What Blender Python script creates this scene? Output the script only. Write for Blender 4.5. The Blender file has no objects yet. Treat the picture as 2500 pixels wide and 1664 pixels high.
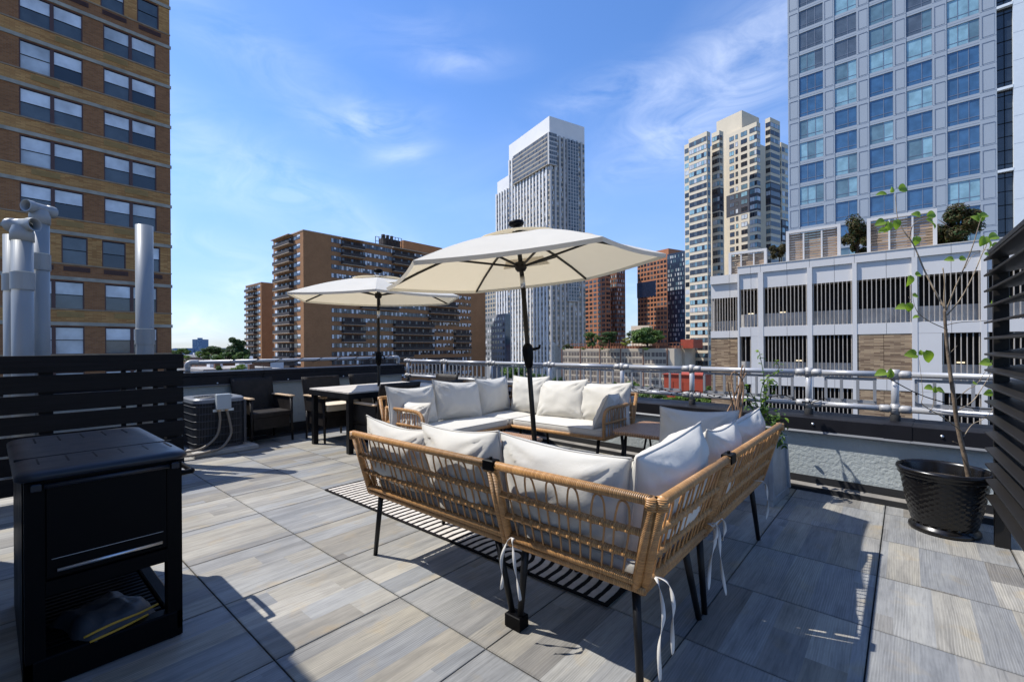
import bpy, bmesh, math, random
from math import sin, cos, pi, radians, sqrt, atan2, hypot
from mathutils import Vector, Matrix, Euler, noise

SC = bpy.context.scene
COL = SC.collection
random.seed(7)


# ------------------------------------------------------------------ camera, sky, sun, exposure
FPX, YH, CX, TH, ROLL, CAMH = 1109.6, 846.6, 1250.0, 0.7138, -0.0065, 1.27
cam_d = bpy.data.cameras.new('camera')
cam = bpy.data.objects.new('camera', cam_d)
COL.objects.link(cam)
cam_d.sensor_width = 36.0
cam_d.lens = FPX / 2500.0 * 36.0
cam_d.shift_y = (YH - 832.0) / 2500.0
cam_d.clip_start, cam_d.clip_end = 0.05, 9000.0
cam.matrix_world = (Matrix.Translation((0, 0, CAMH)) @ Matrix.Rotation(TH, 4, 'Z')
                    @ Matrix.Rotation(pi / 2, 4, 'X') @ Matrix.Rotation(ROLL, 4, 'Z'))
SC.camera = cam

CLOUDS = [(1135, 152, 95, 26, 4, .75), (915, 292, 105, 36, 8, .70), (985, 372, 70, 22, 14, .60), (760, 470, 420, 46, -27, .50), (520, 400, 160, 40, -30, .30), (1010, 80, 130, 34, 10, .28), (1480, 218, 150, 34, 14, .60), (1690, 170, 190, 36, 26, .50),
          (1760, 275, 190, 70, 14, .75), (1870, 90, 130, 60, 20, .70), (1640, 330, 150, 50, 20, .45), (600, 695, 70, 36, 5, .9), (450, 800, 90, 45, -15, 1.0), (480, 590, 160, 30, -8, .5), (1540, 720, 60, 90, 0, .5), (760, 210, 260, 60, -24, .22), (600, 110, 240, 50, -20, .20),
          (-900, 300, 500, 120, 12, .6), (3300, 200, 600, 130, -10, .6)]
SUN_TRAVEL = Vector((0.61, 0.33, -1.0)).normalized()
TO_SUN = -SUN_TRAVEL
SUN_EL = math.asin(TO_SUN.z)
SUN_AZ = atan2(TO_SUN.x, TO_SUN.y)

w = bpy.data.worlds.new('World')
SC.world = w
w.use_nodes = True
nt = w.node_tree
nt.nodes.clear()
def nd(t, **k):
    n = nt.nodes.new(t)
    for a, b in k.items():
        setattr(n, a, b)
    return n
L = nt.links.new
out = nd('ShaderNodeOutputWorld')
bg = nd('ShaderNodeBackground')
bg.inputs[1].default_value = 0.15
sky = nd('ShaderNodeTexSky', sky_type='NISHITA', sun_disc=False)
sky.sun_elevation = SUN_EL
sky.sun_rotation = SUN_AZ
sky.air_density, sky.dust_density, sky.ozone_density = 1.0, 0.25, 3.0
tc = nd('ShaderNodeTexCoord')
sep = nd('ShaderNodeSeparateXYZ')
L(tc.outputs['Generated'], sep.inputs[0])
zz = nd('ShaderNodeMath', operation='MAXIMUM'); zz.inputs[1].default_value = 0.0
L(sep.outputs[2], zz.inputs[0])
za = nd('ShaderNodeMath', operation='ADD'); za.inputs[1].default_value = 0.16
L(zz.outputs[0], za.inputs[0])
dx = nd('ShaderNodeMath', operation='DIVIDE'); L(sep.outputs[0], dx.inputs[0]); L(za.outputs[0], dx.inputs[1])
dy = nd('ShaderNodeMath', operation='DIVIDE'); L(sep.outputs[1], dy.inputs[0]); L(za.outputs[0], dy.inputs[1])
cmb = nd('ShaderNodeCombineXYZ'); L(dx.outputs[0], cmb.inputs[0]); L(dy.outputs[0], cmb.inputs[1])
mp = nd('ShaderNodeMapping'); mp.inputs['Rotation'].default_value = (0, 0, radians(25)); mp.inputs['Scale'].default_value = (0.75, 1.5, 1)
mp.inputs['Location'].default_value = (7.1, 4.4, 0)
L(cmb.outputs[0], mp.inputs[0])
n1 = nd('ShaderNodeTexNoise'); n1.inputs['Scale'].default_value = 1.1; n1.inputs['Detail'].default_value = 9; n1.inputs['Roughness'].default_value = 0.55; n1.inputs['Distortion'].default_value = 0.7
L(mp.outputs[0], n1.inputs['Vector'])
r1 = nd('ShaderNodeValToRGB')
r1.color_ramp.elements[0].position = 0.50; r1.color_ramp.elements[0].color = (0, 0, 0, 1)
r1.color_ramp.elements[1].position = 0.92; r1.color_ramp.elements[1].color = (1, 1, 1, 1)
L(n1.outputs[0], r1.inputs[0])
cf = nd('ShaderNodeMath', operation='MULTIPLY'); cf.inputs[1].default_value = 0.62
L(r1.outputs[0], cf.inputs[0])
hs = nd('ShaderNodeHueSaturation'); hs.inputs['Saturation'].default_value = 1.2; hs.inputs['Value'].default_value = 1.0
L(sky.outputs[0], hs.inputs['Color'])
tint = nd('ShaderNodeMix', data_type='RGBA', blend_type='MULTIPLY'); tint.inputs['Factor'].default_value = 1.0
tint.inputs['B'].default_value = (0.86, 0.87, 1.0, 1)
L(hs.outputs[0], tint.inputs['A'])
hz = nd('ShaderNodeValToRGB')
hz.color_ramp.elements[0].position = 0.0; hz.color_ramp.elements[0].color = (0.42, 0.50, 0.66, 1)
hz.color_ramp.elements[1].position = 0.30; hz.color_ramp.elements[1].color = (1, 1, 1, 1)
L(zz.outputs[0], hz.inputs[0])
hm_ = nd('ShaderNodeMix', data_type='RGBA', blend_type='MULTIPLY'); hm_.inputs['Factor'].default_value = 1.0
L(tint.outputs['Result'], hm_.inputs['A']); L(hz.outputs[0], hm_.inputs['B'])
def mth(op, a, b=None, c=None):
    m = nd('ShaderNodeMath', operation=op)
    for i, x in enumerate((a, b, c)):
        if x is None: continue
        if isinstance(x, (int, float)): m.inputs[i].default_value = x
        else: L(x, m.inputs[i])
    return m.outputs[0]
def dotn(vec):
    v = nd('ShaderNodeVectorMath', operation='DOT_PRODUCT'); L(tc.outputs['Generated'], v.inputs[0]); v.inputs[1].default_value = vec
    return v.outputs['Value']
# cirrus wisps at their bearings: (azimuth left of +Y, elevation) in degrees, half length, half width, slant, strength
wn_ = nd('ShaderNodeTexNoise'); wn_.inputs['Scale'].default_value = 5.5; wn_.inputs['Detail'].default_value = 8; wn_.inputs['Roughness'].default_value = 0.6; wn_.inputs['Distortion'].default_value = 1.2
wm_ = nd('ShaderNodeMapping'); wm_.inputs['Scale'].default_value = (1.0, 1.0, 2.6); L(tc.outputs['Generated'], wm_.inputs[0]); L(wm_.outputs[0], wn_.inputs['Vector'])
wr_ = nd('ShaderNodeValToRGB'); wr_.color_ramp.elements[0].position = 0.34; wr_.color_ramp.elements[0].color = (0, 0, 0, 1); wr_.color_ramp.elements[1].position = 0.68; wr_.color_ramp.elements[1].color = (1, 1, 1, 1)
L(wn_.outputs[0], wr_.inputs[0])
total = None
_F = Vector((-sin(TH), cos(TH), 0)); _R = Vector((cos(TH), sin(TH), 0))
for (u_, v_, len_, wid_, sl_, st_) in CLOUDS:
    d0 = (_F + _R * ((u_ - CX) / FPX) - Vector((0, 0, (v_ - YH) / FPX))).normalized()
    e1 = Vector((-d0.y, d0.x, 0)).normalized() * -1.0
    e2 = e1.cross(d0) if e1.cross(d0).z > 0 else d0.cross(e1)
    a_ = radians(sl_)
    t1, t2 = e1 * cos(a_) + e2 * sin(a_), e2 * cos(a_) - e1 * sin(a_)
    fwd = mth('MAXIMUM', dotn(d0), 0.05)
    x_ = mth('DIVIDE', mth('DIVIDE', dotn(t1), fwd), len_ / FPX)
    y_ = mth('DIVIDE', mth('DIVIDE', dotn(t2), fwd), wid_ / FPX)
    q_ = mth('MULTIPLY_ADD', x_, x_, mth('MULTIPLY', y_, y_))
    g_ = mth('MULTIPLY', mth('EXPONENT', mth('MULTIPLY', q_, -1.0)), st_)
    total = g_ if total is None else mth('ADD', total, g_)
wisp = mth('MULTIPLY', mth('MULTIPLY', total, 0.30), wr_.outputs[0])
thin = mth('MULTIPLY', cf.outputs[0], 0.12)
hazeband = nd('ShaderNodeValToRGB')
hazeband.color_ramp.elements[0].position = 0.0; hazeband.color_ramp.elements[0].color = (0.13,) * 3 + (1,)
hazeband.color_ramp.elements[1].position = 0.5; hazeband.color_ramp.elements[1].color = (0.015,) * 3 + (1,)
L(zz.outputs[0], hazeband.inputs[0])
mx = nd('ShaderNodeMix', data_type='RGBA')
mx.inputs['B'].default_value = (6.6, 6.9, 7.4, 1)
ft_ = mth('MINIMUM', mth('ADD', mth('ADD', wisp, thin), hazeband.outputs[0]), 0.92)
L(ft_, mx.inputs['Factor']); L(hm_.outputs['Result'], mx.inputs['A'])
L(mx.outputs['Result'], bg.inputs[0]); L(bg.outputs[0], out.inputs[0])

sun_d = bpy.data.lights.new('sun', 'SUN')
sun_d.energy = 4.1
sun_d.angle = radians(0.53)
sun_d.color = (1.0, 0.97, 0.92)
sun = bpy.data.objects.new('sun', sun_d)
COL.objects.link(sun)
sun.rotation_euler = SUN_TRAVEL.to_track_quat('-Z', 'Y').to_euler()
SC.view_settings.view_transform = 'Standard'
SC.view_settings.look = 'None'
SC.view_settings.exposure = 0.58
SC.view_settings.gamma = 1.0
SC.view_settings.use_curve_mapping = False
try:
    SC.cycles.max_bounces = 8
    SC.cycles.transparent_max_bounces = 8
    SC.cycles.use_denoising = True
except Exception:
    pass

# ------------------------------------------------------------------ surveying helpers (picture measurements of the place)
_f = Vector((-sin(TH), cos(TH), 0)); _r = Vector((cos(TH), sin(TH), 0))
def ray(u, v):
    x, y = u - CX, v - YH
    c, s = cos(ROLL), sin(ROLL)
    return _f + ((c * x + s * y) / FPX) * _r - Vector((0, 0, (-s * x + c * y) / FPX))
EYE = Vector((0, 0, CAMH))
def onX(u, v, X): d = ray(u, v); return EYE + d * (X / d.x)
def onY(u, v, Y): d = ray(u, v); return EYE + d * (Y / d.y)
def onD(u, v, D): return EYE + ray(u, v) * D
def meet(u, P, d, v=YH):
    """distance along horizontal direction d from P at which the sight line at column u crosses it"""
    a = ray(u, v)
    den = d.x * a.y - d.y * a.x
    return ((-P.x) * a.y - (-P.y) * a.x) / den

# ------------------------------------------------------------------ object helpers
def tag(o, label=None, cat=None, group=None, kind=None):
    if label: o['label'] = label
    if cat: o['category'] = cat
    if group: o['group'] = group
    if kind: o['kind'] = kind
    return o
def empty(name, loc=(0, 0, 0), rz=0.0, label=None, cat=None, group=None, parent=None, kind=None):
    o = bpy.data.objects.new(name, None)
    o.empty_display_size = 0.1
    COL.objects.link(o)
    o.location = loc
    o.rotation_euler = (0, 0, rz)
    if parent: o.parent = parent
    return tag(o, label, cat, group, kind)
def link(me, name, parent=None, loc=None, rot=None, scale=None):
    o = bpy.data.objects.new(name, me)
    COL.objects.link(o)
    if parent: o.parent = parent
    if loc is not None: o.location = loc
    if rot is not None: o.rotation_euler = rot
    if scale is not None: o.scale = scale
    return o
def copy_tree(o, parent=None):
    c = o.copy()
    COL.objects.link(c)
    if parent: c.parent = parent
    for ch in list(o.children):
        copy_tree(ch, c)
    return c

class MB:
    def __init__(s):
        s.v = []; s.f = []; s.mi = []; s.sm = []; s.uv = []; s.M = None; s.hasuv = False
    def add(s, vs, fs, mi=0, smooth=False, uvs=None):
        b = len(s.v)
        M = s.M
        if M is not None:
            vs = [M @ Vector(p) for p in vs]
        s.v.extend([tuple(p) for p in vs])
        for k, f in enumerate(fs):
            s.f.append([i + b for i in f]); s.mi.append(mi if isinstance(mi, int) else mi[k]); s.sm.append(smooth)
            if uvs:
                s.uv.append(uvs[k]); s.hasuv = True
            else:
                s.uv.append(None)
        return s
    def box(s, x0, x1, y0, y1, z0, z1, mi=0):
        v = [(x0, y0, z0), (x1, y0, z0), (x1, y1, z0), (x0, y1, z0), (x0, y0, z1), (x1, y0, z1), (x1, y1, z1), (x0, y1, z1)]
        f = [(0, 3, 2, 1), (4, 5, 6, 7), (0, 1, 5, 4), (1, 2, 6, 5), (2, 3, 7, 6), (3, 0, 4, 7)]
        return s.add(v, f, mi)
    def cbox(s, x0, x1, y0, y1, z0, z1, c=0.01, mi=0):
        """box whose vertical section is chamfered all round the top and bottom"""
        v = []
        for z, i in ((z0, c), (z0 + c, 0), (z1 - c, 0), (z1, c)):
            v += [(x0 + i, y0 + i, z), (x1 - i, y0 + i, z), (x1 - i, y1 - i, z), (x0 + i, y1 - i, z)]
        f = [(3, 2, 1, 0), (12, 13, 14, 15)]
        for k in range(3):
            for j in range(4):
                a = k * 4 + j; b = k * 4 + (j + 1) % 4
                f.append((a, b, b + 4, a + 4))
        return s.add(v, f, mi)
    def quad(s, a, b, c, d, mi=0): return s.add([a, b, c, d], [(0, 1, 2, 3)], mi)
    def prism(s, poly, z0, z1, mi=0):
        n = len(poly)
        v = [(x, y, z0) for x, y in poly] + [(x, y, z1) for x, y in poly]
        f = [tuple(range(n - 1, -1, -1)), tuple(range(n, 2 * n))] + [(i, (i + 1) % n, (i + 1) % n + n, i + n) for i in range(n)]
        return s.add(v, f, mi)
    def bar(s, a, b, w, h=None, mi=0, up=(0, 0, 1)):
        """square bar from a to b"""
        a, b = Vector(a), Vector(b); h = h or w
        t = (b - a).normalized(); u = Vector(up)
        if abs(t.dot(u)) > 0.99: u = Vector((1, 0, 0))
        x = t.cross(u).normalized() * (w / 2); y = x.cross(t).normalized() * (h / 2)
        v = [a - x - y, a + x - y, a + x + y, a - x + y, b - x - y, b + x - y, b + x + y, b - x + y]
        f = [(3, 2, 1, 0), (4, 5, 6, 7), (0, 1, 5, 4), (1, 2, 6, 5), (2, 3, 7, 6), (3, 0, 4, 7)]
        return s.add(v, f, mi)
    def tube(s, pts, r, n=8, closed=False, caps=True, mi=0):
        P = [Vector(p) for p in pts]; m = len(P)
        R = r if isinstance(r, (list, tuple)) else [r] * m
        T = []
        for i in range(m):
            if closed: t = P[(i + 1) % m] - P[(i - 1) % m]
            else: t = P[min(i + 1, m - 1)] - P[max(i - 1, 0)]
            T.append(t.normalized() if t.length > 1e-9 else Vector((0, 0, 1)))
        u = Vector((0, 0, 1)) if abs(T[0].z) < 0.9 else Vector((1, 0, 0))
        u = (u - T[0] * u.dot(T[0])).normalized()
        vs = []; L_ = [0.0]
        for i in range(m):
            u = (u - T[i] * u.dot(T[i])).normalized()
            w_ = T[i].cross(u)
            for k in range(n):
                a = 2 * pi * k / n
                vs.append(P[i] + (u * cos(a) + w_ * sin(a)) * R[i])
            if i: L_.append(L_[-1] + (P[i] - P[i - 1]).length)
        fs = []; uv = []
        for i in range(m if closed else m - 1):
            j = (i + 1) % m
            for k in range(n):
                k2 = (k + 1) % n
                fs.append((i * n + k, i * n + k2, j * n + k2, j * n + k))
                l2 = L_[j] if j > i else L_[i] + 0.02
                uv.append(((L_[i], k / n), (L_[i], (k + 1) / n), (l2, (k + 1) / n), (l2, k / n)))
        if caps and not closed:
            fs.append(tuple(range(n - 1, -1, -1))); uv.append(tuple((L_[0], 0) for _ in range(n)))
            fs.append(tuple(range((m - 1) * n, m * n))); uv.append(tuple((L_[-1], 0) for _ in range(n)))
        return s.add(vs, fs, mi, True, uv)
    def cyl(s, a, b, r, n=12, r2=None, mi=0): return s.tube([a, b], [r, r if r2 is None else r2], n, mi=mi)
    def lathe(s, prof, n=32, c=(0, 0, 0), mi=0, fn=None):
        vs = []; fs = []
        for i, (r, z) in enumerate(prof):
            for k in range(n):
                a = 2 * pi * k / n
                rr = r + (fn(i, k) if fn else 0)
                vs.append((c[0] + rr * cos(a), c[1] + rr * sin(a), c[2] + z))
        for i in range(len(prof) - 1):
            for k in range(n):
                k2 = (k + 1) % n
                fs.append((i * n + k, i * n + k2, (i + 1) * n + k2, (i + 1) * n + k))
        return s.add(vs, fs, mi, True)
    def mesh(s, name, mats):
        me = bpy.data.meshes.new(name)
        me.from_pydata(s.v, [], s.f)
        for m in (mats if isinstance(mats, (list, tuple)) else [mats]): me.materials.append(m)
        me.polygons.foreach_set('material_index', s.mi)
        me.polygons.foreach_set('use_smooth', s.sm)
        if s.hasuv:
            uvl = me.uv_layers.new(name='UVMap')
            flat = []
            for f, u in zip(s.f, s.uv):
                for i in range(len(f)):
                    flat.extend(u[i] if u else (0.0, 0.0))
            uvl.data.foreach_set('uv', flat)
        me.update()
        return me
    def build(s, name, mats, parent=None, loc=None, rot=None, bevel=0, seg=2, smoothang=None):
        o = link(s.mesh(name, mats), name, parent, loc, rot)
        if bevel:
            b = o.modifiers.new('bevel', 'BEVEL'); b.width = bevel; b.segments = seg; b.limit_method = 'ANGLE'
            b.harden_normals = False
        return o

def spline(pts, k=6, closed=False):
    P = [Vector(p) for p in pts]; n = len(P); o = []
    rng = range(n if closed else n - 1)
    for i in rng:
        if closed: a, b, c, d = P[(i - 1) % n], P[i], P[(i + 1) % n], P[(i + 2) % n]
        else: a, b, c, d = P[max(i - 1, 0)], P[i], P[i + 1], P[min(i + 2, n - 1)]
        for j in range(k):
            t = j / k
            o.append(0.5 * ((2 * b) + (c - a) * t + (2 * a - 5 * b + 4 * c - d) * t * t + (3 * b - a - 3 * c + d) * t ** 3))
    if not closed: o.append(P[-1])
    return o

# ------------------------------------------------------------------ materials
def new_mat(name):
    m = bpy.data.materials.new(name); m.use_nodes = True
    t = m.node_tree; t.nodes.clear()
    o = t.nodes.new('ShaderNodeOutputMaterial'); p = t.nodes.new('ShaderNodeBsdfPrincipled')
    t.links.new(p.outputs[0], o.inputs[0])
    return m, t, p
def coords(t, stretch=(1, 1, 1), rnd=True, uv=False, world=False):
    tc = t.nodes.new('ShaderNodeTexCoord')
    mp = t.nodes.new('ShaderNodeMapping'); mp.inputs['Scale'].default_value = stretch
    src = tc.outputs['UV'] if uv else tc.outputs['Object']
    if world:
        g = t.nodes.new('ShaderNodeNewGeometry'); src = g.outputs['Position']
    t.links.new(src, mp.inputs['Vector'])
    if rnd and not uv:
        oi = t.nodes.new('ShaderNodeObjectInfo')
        mu = t.nodes.new('ShaderNodeMath'); mu.operation = 'MULTIPLY'; mu.inputs[1].default_value = 37.0
        t.links.new(oi.outputs['Random'], mu.inputs[0])
        t.links.new(mu.outputs[0], mp.inputs['Location'])
    return mp.outputs[0]
def noise_n(t, vec, scale, detail=4, rough=0.55, dist=0):
    n = t.nodes.new('ShaderNodeTexNoise')
    n.inputs['Scale'].default_value = scale; n.inputs['Detail'].default_value = detail
    n.inputs['Roughness'].default_value = rough; n.inputs['Distortion'].default_value = dist
    t.links.new(vec, n.inputs['Vector'])
    return n.outputs[0]
def ramp(t, fac, stops):
    r = t.nodes.new('ShaderNodeValToRGB')
    while len(r.color_ramp.elements) < len(stops): r.color_ramp.elements.new(0.5)
    for e, (p, c) in zip(r.color_ramp.elements, stops):
        e.position = p; e.color = (c[0], c[1], c[2], 1) if hasattr(c, '__len__') else (c, c, c, 1)
    t.links.new(fac, r.inputs[0])
    return r.outputs[0]
def mathn(t, op, a, b=None, c=None):
    m = t.nodes.new('ShaderNodeMath'); m.operation = op
    for i, x in enumerate((a, b, c)):
        if x is None: continue
        if isinstance(x, (int, float)): m.inputs[i].default_value = x
        else: t.links.new(x, m.inputs[i])
    return m.outputs[0]
def mixc(t, fac, a, b, mode='MIX'):
    m = t.nodes.new('ShaderNodeMix'); m.data_type = 'RGBA'; m.blend_type = mode
    for key, x in (('Factor', fac), ('A', a), ('B', b)):
        if isinstance(x, (int, float)): m.inputs[key].default_value = x
        elif isinstance(x, tuple): m.inputs[key].default_value = (x[0], x[1], x[2], 1)
        else: t.links.new(x, m.inputs[key])
    return m.outputs['Result']
def bumpn(t, p, h, strength=0.3, dist=0.01):
    b = t.nodes.new('ShaderNodeBump'); b.inputs['Strength'].default_value = strength; b.inputs['Distance'].default_value = dist
    t.links.new(h, b.inputs['Height']); t.links.new(b.outputs[0], p.inputs['Normal'])
def MAT(name, col, rough=0.6, metal=0.0, var=0.12, vs=3.0, stretch=(1, 1, 1), bump=0.0, bs=60.0, bd=0.004, spec=0.5, rvar=0.0, alt=None, trans=0, objvar=0.0):
    m, t, p = new_mat(name)
    v = coords(t, stretch)
    n = noise_n(t, v, vs, 5)
    lo = tuple(c * (1 - var) for c in col); hi = tuple(min(1, c * (1 + var)) for c in (alt or col))
    c = ramp(t, n, [(0.3, lo), (0.7, hi)])
    if objvar:
        oi = t.nodes.new('ShaderNodeObjectInfo')
        h = t.nodes.new('ShaderNodeHueSaturation')
        t.links.new(mathn(t, 'MULTIPLY_ADD', oi.outputs['Random'], 2 * objvar, 1 - objvar), h.inputs['Value'])
        t.links.new(c, h.inputs['Color']); c = h.outputs[0]
    t.links.new(c, p.inputs['Base Color'])
    p.inputs['Roughness'].default_value = rough; p.inputs['Metallic'].default_value = metal
    p.inputs['Specular IOR Level'].default_value = spec
    if rvar:
        t.links.new(ramp(t, noise_n(t, v, vs * 2.3, 4), [(0.3, max(0, rough - rvar)), (0.7, min(1, rough + rvar))]), p.inputs['Roughness'])
    if bump:
        bumpn(t, p, noise_n(t, v, bs, 3), bump, bd)
    return m
def GLASS(name, col, rough=0.06, spec=0.8, wave=0.02):
    m, t, p = new_mat(name)
    v = coords(t)
    t.links.new(ramp(t, noise_n(t, v, 0.9, 3), [(0.3, tuple(c * 0.75 for c in col)), (0.7, tuple(c * 1.25 for c in col))]), p.inputs['Base Color'])
    p.inputs['Roughness'].default_value = rough
    p.inputs['Specular IOR Level'].default_value = spec
    bumpn(t, p, noise_n(t, v, 1.5, 2), wave, 0.05)
    return m
def BRICK(name, c1, c2, mortar, bw=0.21, bh=0.07, msize=0.008, bump=0.4, vary=0.25, offs=0.5):
    """bricks laid on vertical faces of walls lined up with the object's own axes"""
    m, t, p = new_mat(name)
    tc = t.nodes.new('ShaderNodeTexCoord'); sp = t.nodes.new('ShaderNodeSeparateXYZ')
    t.links.new(tc.outputs['Object'], sp.inputs[0])
    cb = t.nodes.new('ShaderNodeCombineXYZ')
    t.links.new(mathn(t, 'ADD', sp.outputs[0], sp.outputs[1]), cb.inputs[0]); t.links.new(sp.outputs[2], cb.inputs[1])
    b = t.nodes.new('ShaderNodeTexBrick'); b.offset = offs
    for k, val in (('Color1', c1), ('Color2', c2), ('Mortar', mortar)): b.inputs[k].default_value = (*val, 1)
    b.inputs['Scale'].default_value = 1.0; b.inputs['Mortar Size'].default_value = msize
    b.inputs['Brick Width'].default_value = bw; b.inputs['Row Height'].default_value = bh; b.inputs['Bias'].default_value = 0.0
    t.links.new(cb.outputs[0], b.inputs['Vector'])
    n = noise_n(t, tc.outputs['Object'], 0.35, 5)
    c = mixc(t, 1.0, b.outputs['Color'], ramp(t, n, [(0.3, 1 - vary), (0.7, 1.0)]), 'MULTIPLY')
    t.links.new(c, p.inputs['Base Color']); p.inputs['Roughness'].default_value = 0.85
    p.inputs['Specular IOR Level'].default_value = 0.25
    if bump: bumpn(t, p, mathn(t, 'SUBTRACT', 1.0, b.outputs['Fac']), bump, 0.008)
    return m
# ------------------------------------------------------------------ the materials of the place
M = {}
def tile_mat():
    """printed wood-look porcelain: strips along y, each with its own tone and grain"""
    m, t, p = new_mat('wood_look_porcelain')
    tc = t.nodes.new('ShaderNodeTexCoord'); sp = t.nodes.new('ShaderNodeSeparateXYZ'); t.links.new(tc.outputs['Object'], sp.inputs[0])
    oi = t.nodes.new('ShaderNodeObjectInfo'); R = oi.outputs['Random']
    x = mathn(t, 'ADD', sp.outputs[0], 0.305); y = sp.outputs[1]
    seed = mathn(t, 'MULTIPLY', R, 211.0)
    # strip borders shift from tile to tile
    xo = mathn(t, 'MULTIPLY_ADD', mathn(t, 'FRACT', mathn(t, 'MULTIPLY', R, 17.31)), 0.14, x)
    strip = mathn(t, 'FLOOR', mathn(t, 'DIVIDE', xo, 0.142))
    # some strips break half way
    wb = t.nodes.new('ShaderNodeTexWhiteNoise'); wb.noise_dimensions = '2D'
    cv = t.nodes.new('ShaderNodeCombineXYZ'); t.links.new(strip, cv.inputs[0]); t.links.new(seed, cv.inputs[1]); t.links.new(cv.outputs[0], wb.inputs['Vector'])
    brk = mathn(t, 'GREATER_THAN', y, mathn(t, 'MULTIPLY_ADD', wb.outputs['Value'], 1.6, -0.8))
    cv2 = t.nodes.new('ShaderNodeCombineXYZ'); t.links.new(mathn(t, 'MULTIPLY_ADD', brk, 7.0, strip), cv2.inputs[0]); t.links.new(mathn(t, 'ADD', seed, 3.7), cv2.inputs[1])
    wc = t.nodes.new('ShaderNodeTexWhiteNoise'); wc.noise_dimensions = '2D'; t.links.new(cv2.outputs[0], wc.inputs['Vector'])
    tone = wc.outputs['Value']
    base = ramp(t, tone, [(0.0, (0.190, 0.178, 0.158)), (0.16, (0.270, 0.268, 0.258)), (0.34, (0.222, 0.230, 0.236)), (0.52, (0.325, 0.300, 0.246)), (0.70, (0.300, 0.302, 0.294)), (0.86, (0.250, 0.228, 0.186)), (1.0, (0.372, 0.352, 0.306))])
    # grain coordinates: long along y, own offset for every strip
    off = mathn(t, 'MULTIPLY', tone, 43.0)
    g = t.nodes.new('ShaderNodeCombineXYZ'); t.links.new(mathn(t, 'ADD', x, off), g.inputs[0]); t.links.new(mathn(t, 'MULTIPLY_ADD', y, 0.13, seed), g.inputs[1])
    warp = noise_n(t, g.outputs[0], 5.0, 3, 0.5)
    gx = mathn(t, 'MULTIPLY_ADD', warp, 0.085, mathn(t, 'ADD', x, off))
    rings = mathn(t, 'SINE', mathn(t, 'MULTIPLY', gx, 620.0))
    g2 = t.nodes.new('ShaderNodeCombineXYZ'); t.links.new(mathn(t, 'MULTIPLY', gx, 1.0), g2.inputs[0]); t.links.new(mathn(t, 'MULTIPLY_ADD', y, 0.05, seed), g2.inputs[1])
    fine = noise_n(t, g2.outputs[0], 95.0, 5, 0.7)
    broad = noise_n(t, g.outputs[0], 16.0, 5, 0.6, 0.5)
    amt = ramp(t, noise_n(t, g.outputs[0], 2.2, 2), [(0.42, 0.0), (0.62, 1.0)])
    c = mixc(t, 1.0, base, ramp(t, broad, [(0.28, (0.72, 0.72, 0.725)), (0.5, (1.0, 0.99, 0.98)), (0.75, (1.20, 1.18, 1.13))]), 'MULTIPLY')
    c = mixc(t, 1.0, c, ramp(t, fine, [(0.30, 0.74), (0.55, 1.05)]), 'MULTIPLY')
    c = mixc(t, mathn(t, 'MULTIPLY', amt, 0.55), c, mixc(t, 1.0, c, ramp(t, rings, [(0.1, 0.62), (0.7, 1.12)]), 'MULTIPLY'))
    warm = ramp(t, noise_n(t, tc.outputs['Object'], 5.0, 3), [(0.58, (1, 1, 1)), (0.74, (1.14, 1.02, 0.84))])
    c = mixc(t, 1.0, c, warm, 'MULTIPLY')
    dn = noise_n(t, coords(t, world=True, rnd=False), 1.3, 7, 0.68)
    c = mixc(t, 1.0, c, ramp(t, dn, [(0.32, 0.82), (0.6, 1.05)]), 'MULTIPLY')
    # grime gathers along the joints
    ex = mathn(t, 'SUBTRACT', 0.3046, mathn(t, 'ABSOLUTE', sp.outputs[0])); ey = mathn(t, 'SUBTRACT', 0.3046, mathn(t, 'ABSOLUTE', sp.outputs[1]))
    ed = mathn(t, 'MULTIPLY_ADD', noise_n(t, tc.outputs['Object'], 14, 4), 0.02, mathn(t, 'MINIMUM', ex, ey))
    c = mixc(t, 1.0, c, ramp(t, ed, [(0.008, 0.66), (0.024, 1.0)]), 'MULTIPLY')
    t.links.new(c, p.inputs['Base Color'])
    t.links.new(ramp(t, broad, [(0.3, 0.66), (0.7, 0.46)]), p.inputs['Roughness']); p.inputs['Specular IOR Level'].default_value = 0.35
    bumpn(t, p, mathn(t, 'MULTIPLY_ADD', rings, 0.12, fine), 0.22, 0.002)
    return m
M['tile'] = tile_mat()
def rattan_mat(name, lo, hi, pitch=0.0075):
    m, t, p = new_mat(name)
    uv = coords(t, uv=True); sp = t.nodes.new('ShaderNodeSeparateXYZ'); t.links.new(uv, sp.inputs[0])
    oi = t.nodes.new('ShaderNodeObjectInfo')
    ph = mathn(t, 'DIVIDE', mathn(t, 'MULTIPLY_ADD', sp.outputs[1], pitch, sp.outputs[0]), pitch)
    fr = mathn(t, 'FRACT', ph)
    wave = mathn(t, 'SINE', mathn(t, 'MULTIPLY', fr, pi))
    n = noise_n(t, coords(t, (1, 1, 1)), 7.0, 4)
    wn = t.nodes.new('ShaderNodeTexWhiteNoise'); wn.noise_dimensions = '1D'; t.links.new(mathn(t, 'FLOOR', ph), wn.inputs['W'])
    c = ramp(t, mathn(t, 'MULTIPLY_ADD', wn.outputs['Value'], 0.45, mathn(t, 'MULTIPLY', n, 0.7)), [(0.2, lo), (0.85, hi)])
    c = mixc(t, 1.0, c, ramp(t, wave, [(0.0, 0.42), (0.45, 1.0)]), 'MULTIPLY')
    t.links.new(c, p.inputs['Base Color']); p.inputs['Roughness'].default_value = 0.42; p.inputs['Specular IOR Level'].default_value = 0.45
    bumpn(t, p, wave, 0.8, 0.003)
    return m
M['rattan'] = rattan_mat('woven_tan_rattan', (0.33, 0.158, 0.052), (0.56, 0.300, 0.112))
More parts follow.
